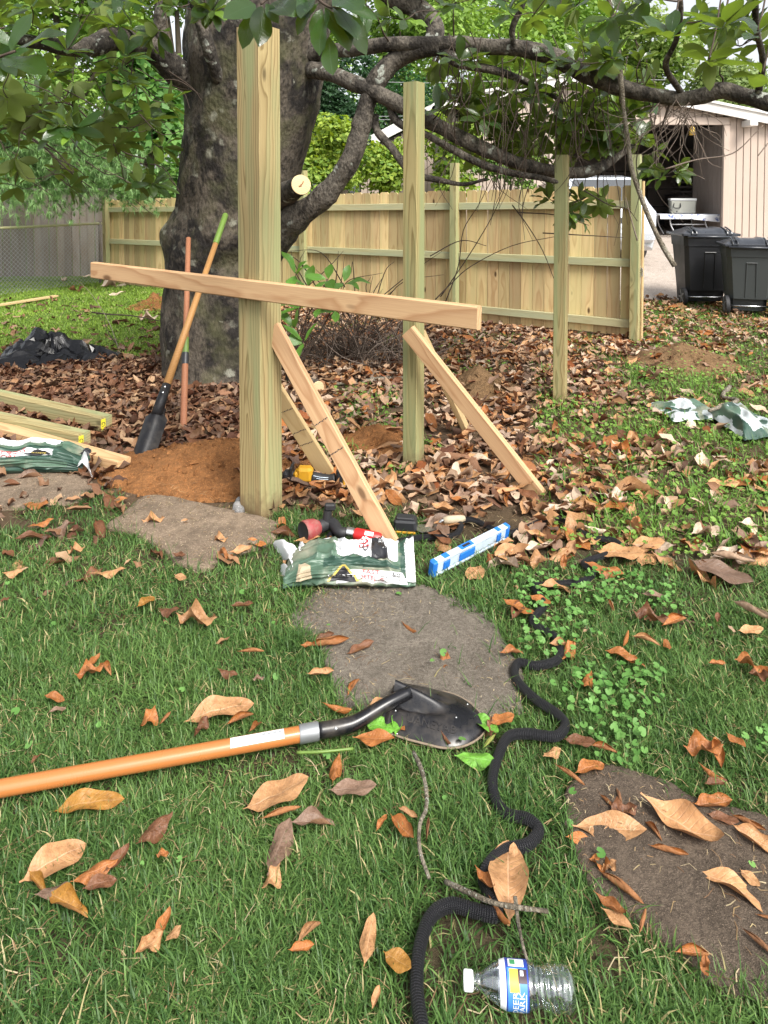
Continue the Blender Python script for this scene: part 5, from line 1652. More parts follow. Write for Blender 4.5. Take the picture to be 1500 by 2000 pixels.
# ------------------------------------------------------------------ cement bags
class Bag:
    def __init__(s, a, b, wid, hgt, seed, wr=1.0, rise=None, taper=(.85, .9), zb=.0):
        s.a, s.b = Vector(a), Vector(b)
        s.x = (s.b - s.a); s.L = s.x.length; s.x.normalize()
        s.y = Vector((-s.x.y, s.x.x, 0)); s.w, s.h, s.seed, s.wr, s.rise, s.tp, s.zb = wid, hgt, seed, wr, rise, taper, zb
    def pt(s, t, ph, off=0.0):
        """t 0..1 along, ph angle: -90deg... front low = pi+.., 0 = back"""
        e = 1 - abs(2 * t - 1) ** 5
        W = s.w * (s.tp[0] + (s.tp[1] - s.tp[0]) * t) * (.90 + .10 * e)
        Hh = s.h * (.35 + .65 * max(0.0, 1 - abs(2 * t - 1) ** 3.2))
        if s.rise: Hh += s.rise * max(0, (t - .80) / .2) ** 2 * (0.35 + .65 * max(0, cos(ph)))
        cy, sy = cos(ph), sin(ph)
        yy = W * math.copysign(abs(cy) ** .75, cy)
        zz = Hh * (math.copysign(abs(sy) ** .8, sy) * .5 + .5) if sy > 0 else Hh * .5 * (1 - abs(sy) ** .8)
        q = s.a + s.x * (t * s.L) + s.y * yy + Vector((0, 0, zz + s.zb))
        k = Vector((t * 5.5, ph * 1.3, s.seed))
        n = (1 - abs(mnoise.noise(k * 1.2))) ** 2 * .024 + (1 - abs(mnoise.noise(Vector((t * 3 + 4, ph * 3.4, s.seed)))) * 1.0) ** 3 * .016 + mnoise.noise(k * 4.5) * .0025
        n = (n - .02) * s.wr * (1 if sy > -.2 else .2)
        nv_ = (s.y * cy + Vector((0, 0, sy))).normalized()
        q = q + nv_ * (n + off)
        q.z = max(q.z, .004)
        return q
    def body(s, name, mat, parent, org, n=170, m=140):
        mb = MB()
        mb.grid([[s.pt(i / n, 2 * pi * k / m) - org for k in range(m)] for i in range(n + 1)], closed=True)
        mb.add([s.pt(1, 2 * pi * k / m) - org for k in range(m)], [tuple(range(m))])
        return obj(name, mb, mat, parent, smooth=True)
    # print space: s along (0..1), g across: 0 = front foot, 1 = back top
    def ph(s, g): return pi * 1.06 - g * pi * 1.0
    def quad(s, name, c, mat, parent, org, off=.0022, n=14):
        mb = MB()
        (a, b, c_, d) = [np.array(p, float) for p in c]
        rows_ = []
        for i in range(n + 1):
            u = i / n
            row = []
            for j in range(n + 1):
                v = j / n
                p = (a * (1 - u) + b * u) * (1 - v) + (d * (1 - u) + c_ * u) * v
                row.append(s.pt(p[0], s.ph(p[1]), off) - org)
            rows_.append(row)
        mb.grid(rows_)
        return obj(name, mb, mat, parent, smooth=True)
    def text(s, txt, c, hgt, mat, parent, org, rot=0.0, off=.0042, sx=1.0):
        vs_, fs_, asp = TXT[txt]
        mb = MB()
        gl_ = .5 * pi * (s.w + s.h) * .8
        ca_, sa_ = cos(rot), sin(rot)
        vv = []
        for x, y in vs_:
            x, y = x * hgt * sx, y * hgt
            X_, Y_ = x * ca_ - y * sa_, x * sa_ + y * ca_
            vv.append(s.pt(c[0] + X_ / s.L, s.ph(c[1] + Y_ / gl_ / 1.0), off) - org)
        mb.add(vv, fs_)
        return obj('lettering', mb, mat, parent)

fa, fb = G(552, 1160), G(812, 1160)
bagf = Bag(fa + Vector((0, .125, 0)), fb + Vector((0, .125, 0)), .14, .115, 3.0, 1.1, rise=.10)
cbg = thing('cement_bag', 'torn open green and white cement bag lying before the brace on the flagstone edge', 'bag', fa, group='paper cement bags')
co_ = Vector(cbg.location)
body = bagf.body('sack', M['bag_green'], cbg, co_)
def B(c, mat, n=44, off=.0022, par=body, bag=bagf, org=co_, name='print_panel'): return bag.quad(name, c, M[mat], par, org, off, n)
B([(.17, .80), (.88, .84), (.88, 1.04), (.18, 1.04)], 'bag_white')
B([(.40, .50), (.58, .46), (.58, .62), (.36, .66)], 'bag_white')
B([(.42, .62), (.66, .40), (.66, .94), (.56, .92)], 'bag_white', off=.0026)
B([(.66, .42), (.87, .50), (.87, .90), (.66, .90)], 'bag_white', off=.0028)
B([(.665, .40), (.80, .46), (.73, .92), (.66, .86)], 'bag_black', off=.0038)
B([(.40, .02), (.62, .08), (.60, .22), (.44, .22)], 'bag_white')
B([(.60, .04), (.94, .06), (.90, .27), (.60, .20)], 'bag_white', off=.0026)
B([(.335, .05), (.575, .05), (.47, .30), (.445, .30)], 'bag_gold', off=.0034)
B([(.355, .05), (.555, .05), (.465, .265), (.45, .265)], 'bag_black', off=.0042)
B([(.93, .10), (1.0, .10), (1.0, .95), (.92, .80)], 'bag_white')
B([(.89, .25), (.93, .30), (.94, .98), (.89, .98)], 'bag_green_dark')
B([(.10, .10), (.22, .10), (.20, .34), (.11, .40)], 'bag_tan', off=.0018)
B([(.30, .28), (.62, .30), (.60, .42), (.30, .46)], 'bag_green_dark', off=.0015)
B([(.60, .27), (.88, .32), (.88, .42), (.60, .40)], 'bag_green_dark', off=.0015)
T_ = lambda s_, c, h, m, rot=0.0, sx=1.0, bag=bagf, par=body, org=co_, off=.0055: bag.text(s_, c, h, M[m], par, org, rot, off, sx)
T_('50', (.375, .90), .030, 'ink', pi); T_('FAST', (.635, .93), .030, 'bag_red', pi); T_('CC', (.615, .60), .024, 'ink', pi / 2)
T_('RED', (.585, .72), .040, 'bag_red', pi / 2 + .2, 1.0); T_('BAGGER', (.745, .74), .014, 'label_white', pi / 2 + 2.9); T_('THE', (.705, .74), .012, 'label_white', pi / 2 + 2.9)
T_('SAKRETE', (.458, .125), .019, 'label_white', 0, 1.15); T_('FAST', (.665, .19), .022, 'bag_red'); T_('SETTING', (.675, .10), .020, 'bag_red', 0, .8); T_('50', (.855, .20), .024, 'ink'); T_('MIX', (.765, .14), .012, 'ink')
T_('LB', (.87, .12), .010, 'ink')
# little pictogram of a gripping hand: a pale fist over a dark bar
B([(.385, .56), (.43, .54), (.435, .74), (.40, .76)], 'inkgrey', off=.0036)
for k in range(4):
    B([(.39 + k * .013, .58), (.398 + k * .013, .575), (.400 + k * .013, .73), (.392 + k * .013, .735)], 'bag_white', 3, .0046)
mbc = MB()
for k in range(20):
    a = 2 * pi * k / 20; a2 = 2 * pi * (k + 1) / 20
    q = lambda an, r_: bagf.pt(.815 + cos(an) * r_ * .9, bagf.ph(.72 + sin(an) * r_ * 2.4), .0046) - co_
    mbc.add([q(a, .018), q(a2, .018), q(a2, .021), q(a, .021)], [(0, 1, 2, 3)])
obj('print_ring', mbc, M['inkgrey'], body)
# torn paper flaps at the open end
def flap(name, p0, p1, q0, q1, mat, parent, org, curl=.03, n=10, seed=0):
    mb = MB()
    p0, p1, q0, q1 = map(Vector, (p0, p1, q0, q1))
    rows_ = []
    for i in range(n + 1):
        t = i / n
        a, b = p0.lerp(q0, t), p1.lerp(q1, t)
        rows_.append([a.lerp(b, s_ / n) + Vector((0, 0, curl * sin(pi * t * .9) + .012 * mnoise.noise(Vector((i * .4, s_ * .4, seed))))) + (a - p0) * (.18 * mnoise.noise(Vector((s_ * .55, seed, 1))) if i == n else 0) for s_ in range(n + 1)])
    mb.grid([[p - org for p in r_] for r_ in rows_])
    return obj(name, mb, mat, parent, smooth=True)
flap('torn_flap', bagf.pt(.04, 2.9, .002), bagf.pt(.04, 2.0, .002), P(545, 1150, 2.80), P(548, 1105, 2.83), M['bag_white'], cbg, co_, .015, seed=2)
flap('torn_flap', bagf.pt(.06, 2.0, .002), bagf.pt(.06, .9, .002), P(556, 1105, 2.9), P(532, 1066, 3.05), M['bag_white'], cbg, co_, .035, seed=5)
flap('torn_flap', bagf.pt(.10, 1.5, .004), bagf.pt(.12, .7, .004), P(578, 1085, 2.95), P(585, 1064, 3.02), M['bag_white'], cbg, co_, .02, seed=9)

la_, lb_ = G(-150, 935), G(150, 935)
bagl = Bag(la_ + Vector((0, .10, 0)), lb_ + Vector((0, .16, 0)), .15, .14, 8.0, 1.2, taper=(1.1, .72))
lbg = thing('cement_bag', 'green and white cement bag with a torn white end lying by the pink board', 'bag', lb_, group='paper cement bags')
lo_ = Vector(lbg.location)
lbody = bagl.body('sack', M['bag_green_dark'], lbg, lo_)
BL_ = lambda c, mat, off=.003: B(c, mat, 44, off, lbody, bagl, lo_)
BL_([(.0, .50), (.80, .56), (.78, .78), (.0, .78)], 'bag_white'); BL_([(.60, .80), (.86, .82), (.84, 1.0), (.60, 1.0)], 'bag_white'); BL_([(.78, .55), (.95, .5), (.97, .95), (.86, .92)], 'bag_green', .0035)
BL_([(.0, .46), (.8, .50), (.8, .57), (.0, .52)], 'bag_green'); BL_([(.30, .22), (.80, .30), (.80, .42), (.30, .44)], 'bag_white'); BL_([(.63, .30), (.70, .26), (.80, .34), (.70, .42)], 'bag_black', .0045)
BL_([(.0, .02), (.9, .05), (.9, .2), (.0, .18)], 'bag_green', .0028)
T_('SETTING', (.515, .385), .032, 'bag_red', 0, 1.1, bagl, lbody, lo_, .0065); T_('FAST', (.53, .29), .028, 'bag_red', 0, 1.2, bagl, lbody, lo_, .0065); T_('SAKRETE', (.715, .34), .014, 'bag_gold', 0, 1, bagl, lbody, lo_, .0075)
flap('torn_flap', bagl.pt(.96, 3.0, .003), bagl.pt(.96, 1.5, .003), G(180, 938, .01), G(176, 925, .06), M['bag_white'], lbg, lo_, .05, seed=4)
flap('torn_flap', bagl.pt(.93, 1.7, .003), bagl.pt(.93, .6, .003), G(172, 905, .02), G(190, 900, .03), M['bag_black'], lbg, lo_, .03, seed=7)

def crumple(name, label, u0, u1, v0, v1, hgt, seed, group):
    a, b, c_ = G(u0, v1), G(u1, v1), G((u0 + u1) / 2, v0 + 8)
    cx, cy, rx, ry = (a.x + b.x) / 2, (a.y + c_.y) / 2, (b.x - a.x) / 2, (c_.y - a.y) / 2
    root = thing(name, label, 'bag', (cx, cy, 0), group=group)
    mb = MB()
    rows_ = []
    n = 46
    for i in range(n + 1):
        row = []
        for j in range(n + 1):
            x, y = -1 + 2 * i / n, -1 + 2 * j / n
            k = Vector((x * 1.9, y * 1.9, seed))
            d = mnoise.noise(k * .45) * .30
            r_ = max(abs(x), abs(y))
            z = hgt * (max(0, 1 - r_ ** 2.5) * .55 + .12) * (1 - .9 * abs(mnoise.noise(k * .55))) + hgt * .38 * (1 - 2.2 * abs(mnoise.noise(k * .62 + Vector((4, 1, 0))))) * (1 - r_ ** 4) + .012 * mnoise.noise(k * 2.2)
            row.append(Vector((rx * (x + d * (1 - .3 * abs(y))) , ry * (y + .3 * d + x * .15), max(.008, z + .012))))
        rows_.append(row)
    nn = n + 1
    mb.grid(rows_)
    mi = []
    for f_ in mb.f:
        i, j = f_[0] // nn, f_[0] % nn
        q = mnoise.noise(Vector((i * .07, j * .10, seed + 3))); q2 = mnoise.noise(Vector((i * .09 + 9, j * .08, seed)))
        mi.append(1 if q > .16 else (2 if q2 > .18 else 0))
    mb.m = mi
    o = obj('sheet', mb, [M['bag_crumple'], M['bag_green'], M['bag_green_dark']], root, smooth=True)
    return root
crumple('empty_cement_bag', 'crumpled empty cement bag in the weeds with a grey stick on it', 1308, 1422, 784, 826, .09, 2.2, 'crumpled empty cement bags')
cr2 = crumple('empty_cement_bag', 'crumpled empty cement bag in the weeds at the right edge', 1448, 1545, 796, 862, .12, 6.6, 'crumpled empty cement bags')

# black plastic sheet
cx, cy = G(95, 705).x, 6.55
bp_ = thing('plastic_sheet', 'black plastic sheet heaped on the lawn at the left', 'plastic sheet', (cx, cy, 0))
mb = MB(); rows_ = []
n, mR = 54, 15
for k in range(mR + 1):
    t = k / mR
    row = []
    for i in range(n):
        a = 2 * pi * i / n
        rr_ = 1 + .16 * sin(a * 3 + 1) + .12 * mnoise.noise(Vector((cos(a) * 2, sin(a) * 2, 4)))
        x, y = .64 * rr_ * t * cos(a), .42 * rr_ * t * sin(a)
        k3 = Vector((x * 3.2, y * 3.6, 1.0))
        z = .20 * (1 - t ** 1.6) * (1 - .35 * x) * (1 + .35 * mnoise.noise(k3 * .6)) + (1 - 2 * abs(mnoise.noise(k3 * .8))) ** 1 * .055 * (1 - t ** 4) - .02 + (1 - abs(mnoise.noise(k3 * 2.0))) ** 5 * .05 * (1 - t ** 3)
        vd_ = mnoise.voronoi(Vector((x * 4.2, y * 5.0, 2.0)))[0]
        z += (vd_[1] - vd_[0] - .25) * .16 * (1 - t ** 3)
        row.append(Vector((x, y, max(.006, z))))
    rows_.append(row)
mb.grid(list(reversed(rows_)), closed=True)
obj('sheet', mb, M['film'], bp_, smooth=False)

# ------------------------------------------------------------------ spirit level
l0, l1 = G(842, 1112, .035), G(990, 1036, .035)
lvl = thing('spirit_level', 'white and blue spirit level lying in the grass', 'spirit level', l0)
ld = (l1 - l0); LL = ld.length
Ml = mat4(frame(ld, (0, -.25, 1)), Vector((0, 0, 0)))
mb = MB()
mb.box((LL / 2, 0, 0), (LL - .03, .022, .040), bev=.002)
for zz in (-.028, .028): mb.box((LL / 2, 0, zz), (LL - .03, .030, .010), bev=.002)
frm = obj('beam', mb, M['level_white'], lvl, M=Ml); frm['kind'] = 'thing'
for xx, nm in ((.012, 'end_cap'), (LL - .012, 'end_cap')):
    mb = MB(); mb.box((xx, 0, 0), (.026, .034, .070), bev=.005); obj('end_cap', mb, M['blue'], lvl, M=Ml)
for f0, f1, mt in ((.32, .52, 'blue'), (.12, .20, 'blue'), (.82, .88, 'blue')):
    for sg in (-1, 1):
        mb = MB(); mb.box((LL * (f0 + f1) / 2, sg * .0135, 0), (LL * (f1 - f0), .006, .036), bev=.004); obj('vial_window', mb, M[mt], lvl, M=Ml)
    mb = MB(); mb.box((LL * (f0 + f1) / 2, 0, .0335), (LL * (f1 - f0) * .8, .026, .002)); obj('top_window', mb, M[mt], lvl, M=Ml)
mb = MB(); mb.box((LL * .42, 0, .035), (LL * .09, .012, .002)); obj('vial', mb, M['bag_black'], lvl, M=Ml)

# ------------------------------------------------------------------ reciprocating saw, nozzle, trowel
sa = thing('reciprocating_saw', 'yellow and black cordless saw lying in the dug earth by the brace', 'power saw', G(610, 948), radians(-4))
mb = MB(); mb.box((-.04, 0, .062), (.095, .075, .078), bev=.014, taper=.9); mb.box((-.085, 0, .05), (.03, .07, .06), bev=.01); obj('motor_housing', mb, M['yellow'], sa)
mb = MB(); mb.box((-.125, 0, .05), (.07, .062, .055), bev=.012); obj('gear_boot', mb, M['rubber'], sa)
mb = MB(); mb.box((-.11, 0, .055), (.012, .09, .11), bev=.004); obj('shoe', mb, M['bin_black'], sa)
mb = MB(); mb.box((-.20, 0, .05), (.10, .003, .02), taper=.9); obj('saw_blade', mb, M['steel'], sa)
mb = MB(); mb.tube(smooth_path([(-.0, 0, .045), (.045, 0, .040), (.09, 0, .036), (.125, 0, .04)], 4), interp_list([.030, .026, .025, .030], 4), 12); gp = obj('grip', mb, M['rubber'], sa, smooth=True)
for zz in (.062, .052):
    mb = MB(); mb.tube(smooth_path([(.01, -.022, zz), (.05, -.026, zz - .006), (.09, -.022, zz - .008)], 4), .002, 5); obj('grip_line', mb, M['level_white'], gp)
mb = MB(); mb.box((.155, 0, .055), (.045, .075, .095), bev=.008); bt_ = obj('battery', mb, M['bin_black'], sa)
mb = MB(); mb.box((.176, -.02, .05), (.012, .045, .085), bev=.003); obj('battery_latch', mb, M['yellow'], bt_)
mb = MB(); mb.tube([(.135, .0, .10), (.165, -.0, .15)], .004, 6); obj('hex_key', mb, M['handle_dark'], sa)

nz = thing('hose_nozzle', 'black hose nozzle with a dusty red spray head and bright red grip', 'hose nozzle', G(640, 1045))
no = Vector(nz.location)
a_, b_, c_ = G(607, 1034, .055), G(676, 1040, .05), G(745, 1052, .035)
d_ = (b_ - a_).normalized()
hd_ = Vector((-.75, -.62, .05)).normalized()
mb = MB(); mb.lathe([(-.045, .028), (-.02, .042), (.012, .046), (.035, .046), (.04, .04)], mat4(frame(hd_, (0, 0, 1)), a_ - no), 22); hd2 = obj('spray_head', mb, M['red_dusty'], nz, smooth=True, auto=50)
mb = MB(); mb.lathe([(.041, .044), (.036, .03), (.038, .0001)], mat4(frame(hd_, (0, 0, 1)), a_ - no), 22); obj('spray_face', mb, M['rubber'], hd2, smooth=True)
e_ = a_ - hd_ * .05
mb = MB(); mb.tube(smooth_path([e_ + hd_ * .01, e_ + Vector((.05, .02, .005)), b_ - d_ * .03, b_], 5), interp_list([.030, .028, .024, .022], 5), 16); obj('barrel', shifted(mb, no), M['rubber'], nz, smooth=True)
mb = MB(); mb.tube([e_ + Vector((.03, .015, .02)), e_ + Vector((.035, .015, .07))], [.022, .018], 12); mb.box(e_ + Vector((.045, .015, .085)), (.05, .03, .03), bev=.006); obj('valve_lever', shifted(mb, no), M['rubber'], nz)
dd_ = (c_ - b_).normalized()
mb = MB(); mb.tube([b_, b_ + dd_ * .004, b_ + dd_ * .034, b_ + dd_ * .038], [.022, .026, .026, .022], 18); obj('collar', shifted(mb, no), M['steel'], nz, smooth=True, auto=40)
mb = MB(); mb.tube([b_ + dd_ * .038, b_ + dd_ * .045, c_ - dd_ * .01, c_], [.022, .027, .025, .02], 18); gr_ = obj('grip', shifted(mb, no), M['red'], nz, smooth=True, auto=40)
mb = MB(); up_ = Vector((0, -.6, .8)); sd2 = dd_.cross(up_).normalized()
mb.grid([[b_ + dd_ * x + (up_ * cos(t) + sd2 * sin(t)).normalized() * .0275 for t in (-.35, -.1, .15, .35)] for x in (.085, .125)]); obj('print_block', shifted(mb, no), M['bag_white'], gr_, smooth=True)
# battery pack and trowel
bp2 = thing('battery_pack', 'black battery pack in the grass behind the brace foot', 'battery', G(792, 1036), radians(-8))
mb = MB(); mb.box((0, 0, .035), (.11, .085, .05), bev=.008, taper=.93); bb2 = obj('case', mb, M['bin_black'], bp2)
mb = MB(); mb.box((0, 0, .063), (.085, .05, .012), bev=.004); obj('slide_rail', mb, M['rubber'], bp2)
mb = MB(); mb.box((.0, -.045, .012), (.1, .006, .01), bev=.002); obj('yellow_trim', mb, M['yellow'], bp2)
tr_ = thing('trowel', 'small trowel with a grey blade and pale dirty handle in the grass', 'trowel', G(828, 1040), radians(14))
mb = MB(); mb.add([(-.05, 0, .022), (-.02, -.038, .02), (.06, -.032, .024), (.06, .032, .024), (-.02, .038, .02), (-.05, 0, .019), (-.02, -.038, .017), (.06, -.032, .021), (.06, .032, .021), (-.02, .038, .017)], [(0, 1, 2, 3, 4), (9, 8, 7, 6, 5), (0, 5, 6, 1), (1, 6, 7, 2), (2, 7, 8, 3), (3, 8, 9, 4), (4, 9, 5, 0)]); obj('blade', mb, M['steel'], tr_)
mb = MB(); mb.tube(smooth_path([(.06, 0, .024), (.085, 0, .045), (.10, 0, .045)], 3), .006, 8); obj('tang', mb, M['grey_steel'], tr_, smooth=True)
mb = MB(); mb.tube([(.095, 0, .045), (.12, 0, .046), (.18, .0, .044), (.20, 0, .044)], [.014, .018, .017, .012], 12); obj('handle', mb, M['bag_tan'], tr_, smooth=True)

# ------------------------------------------------------------------ the black hose
TROD = []
def hose(label, px, r, org_i=0):
    pts = [G(u, v, r * .9 + .014 + dz_) for (u, v, *q) in px for dz_ in [q[0] if q else 0.0]]
    path = smooth_path(pts, 9)
    TROD.extend([(p.x, p.y - .012, .030) for p in path])
    org = pts[org_i]
    n = 14
    Vv, Q, UV = [], [], []
    L_ = 0
    mb = MB(); mb.tube([p - org for p in path], [r * (1 + .03 * mnoise.noise(p * 20)) for p in path], n, cap=True)
    me = mb.mesh('garden_hose', M['hose'], True)
    uvl = me.uv_layers.new(name='UVMap')
    cum = [0.0]
    for i in range(1, len(path)): cum.append(cum[-1] + (path[i] - path[i - 1]).length)
    for p in me.polygons:
        for li in p.loop_indices:
            vi = me.loops[li].vertex_index
            k = vi % n
            if p.loop_total == 4 and k == 0 and any((me.loops[l2].vertex_index % n) == n - 1 for l2 in p.loop_indices): k = n
            uvl.data[li].uv = (cum[min(vi // n, len(cum) - 1)] * 62 , k / n * 9)
    o = link('garden_hose', me); o.location = org
    return tag(o, label, 'hose', 'black fabric garden hose')
hose('black fabric hose snaking over the lawn from the flagstone to the bottom edge', [(1040, 1145), (1062, 1180), (1040, 1215), (1085, 1245), (1092, 1285), (1050, 1300), (1012, 1295), (1008, 1325), (1045, 1365), (1085, 1392), (1104, 1415), (1085, 1438), (1030, 1433), (992, 1440), (972, 1480), (962, 1520), (968, 1560, -.01), (990, 1590, -.012), (1030, 1600), (1052, 1622), (1030, 1650), (990, 1660), (958, 1685), (945, 1720, -.008), (965, 1760), (968, 1787), (925, 1778), (880, 1768), (842, 1790), (820, 1850), (814, 1930), (824, 2010), (830, 2080)], .0135)
hose('black fabric hose half buried in leaves right of the spirit level', [(1040, 1145), (1100, 1140), (1140, 1135), (1158, 1118), (1140, 1100), (1180, 1085), (1215, 1072), (1195, 1055), (1150, 1048), (1110, 1022), (1075, 1012), (1030, 1030), (990, 1042, -.01), (955, 1030), (925, 1016), (893, 1016)], .0135)
hose('short black hose length looping from the red nozzle grip', [(893, 1016), (900, 1030), (880, 1048, -.012), (820, 1050, -.01), (760, 1062), (720, 1064), (690, 1044), (662, 1036), (645, 1046), (640, 1062, -.01)], .0135)

# ------------------------------------------------------------------ water bottle
bo = G(905, 1955); be_ = G(1130, 1975)
bdir = (be_ - bo); bdir.z = 0
BLn = bdir.length * .96; bdir.normalize()
RB = .034
Mb = mat4(frame(bdir, (0, 0, 1)), Vector((0, 0, 0)))
btl = thing('water_bottle', 'clear plastic water bottle with a white cap and blue label lying in the grass', 'bottle', bo + Vector((0, 0, RB + .008)))
k_ = BLn / .205
def sc(p): return [(x * k_, r) for x, r in p]
prof = [(.018, .0125), (.024, .0125), (.026, .0155), (.028, .0125), (.034, .014), (.046, .0215), (.058, .0275), (.068, .0315), (.076, .0338), (.082, .0342), (.118, .0342), (.121, .0342), (.126, .0318), (.131, .0338), (.136, .0300), (.142, .0325), (.147, .0295), (.153, .0322), (.158, .0312), (.163, .0340), (.168, .0318), (.173, .0341), (.178, .0320), (.183, .0341), (.188, .0325), (.194, .0335), (.200, .0290), (.205, .0235), (.203, .010), (.200, .0001)]
mb = MB()
n = 40
pr2 = sc(prof)
pr2 = [tuple(p) for p in pr2]
fine = []
for (xa, ra_), (xb, rb_) in zip(pr2, pr2[1:]):
    for t in (0, .5): fine.append((xa + (xb - xa) * t, ra_ + (rb_ - ra_) * t))
fine.append(pr2[-1])
vs2 = []
for x, r_ in fine:
    for k in range(n):
        a = 2 * pi * k / n
        rr_ = r_
        t = x / BLn
        if t > .62 and r_ > .02:
            rr_ *= 1 + .018 * sin(a * 6 + t * 30) + .015 * mnoise.noise(Vector((t * 20, cos(a) * 2, sin(a) * 2)))
            rr_ *= 1 - .10 * math.exp(-((t - .70) / .05) ** 2)
        vs2.append((x, rr_ * cos(a), rr_ * sin(a)))
fs2 = [(i * n + k, i * n + n + k, i * n + n + (k + 1) % n, i * n + (k + 1) % n) for i in range(len(fine) - 1) for k in range(n)]
mb.add(vs2, fs2); obj('body', mb, M['clear'], btl, smooth=True, M=Mb)
mb = MB()
capv = []
nn = 60
mb.lathe(sc([(0.0, .0001), (0, .0135), (.001, .0145), (.017, .0148), (.018, .0140)]), n=36); cp = obj('cap', mb, M['cap'], btl, smooth=True, auto=40, M=Mb)
mb = MB()
for k in range(36):
    a = 2 * pi * k / 36
    mb.box((.009 * k_, .0149 * cos(a), .0149 * sin(a)), (.014, .0006, .0012), Matrix.Rotation(a, 3, 'X'))
obj('cap_ridges', mb, M['cap'], cp)['kind'] = 'stuff'
# label
def lab(name, x0, x1, a0, a1, mat, parent, off=.0006, n=24):
    m_ = MB()
    m_.grid([[((x0 + (x1 - x0) * i / 2) * k_, (RB + .0005 + off) * cos(a0 + (a1 - a0) * j / n), (RB + .0005 + off) * sin(a0 + (a1 - a0) * j / n)) for j in range(n + 1)] for i in range(3)])
    return obj(name, m_, M[mat], parent, smooth=True, M=None if parent is not btl else Mb)
A0, A1 = radians(-60), radians(235)          # around the bottle (angle from local +y, through +z)
lb = lab('label', .0775, .119, 0, 2 * pi, 'label_blue', btl, .0004, 48)
# frame axes: x along, y = sideways, z up. camera side is at -y
lw = lab('label_panel', .080, .116, radians(92), radians(300), 'label_sky', lb, .0009)
mbw = MB(); mbw.lathe(sc([(.0665, .0316), (.0775, .0347)]), n=48); obj('label_neck', mbw, M['label_white'], lb, smooth=True)
lab('label_logo', .083, .112, radians(62), radians(90), 'label_white', lb, .0013)
lab('label_mark', .086, .096, radians(66), radians(84), 'label_green', lb, .0016)
lab('label_sun', .084, .102, radians(96), radians(148), 'label_gold', lb, .0014)
lab('label_scene', .100, .116, radians(96), radians(128), 'label_dark', lb, .0015)
lab('label_scene', .104, .110, radians(100), radians(112), 'label_white', lb, .0018)
for s_, xx in (('DEER', .094), ('PARK', .1055)):
    vs_, fs_, asp = TXT[s_]
    m_ = MB()
    vv = []
    for x, y in vs_:
        xa = (xx - y * .0098) * k_
        an = radians(178) - (x * .0115) / RB
        vv.append((xa, (RB + .0022) * cos(an), (RB + .0022) * sin(an)))
    m_.add(vv, fs_); obj('lettering', m_, M['label_white'], lb)
lab('label_line', .1125, .1138, radians(150), radians(200), 'label_white', lb, .0018)

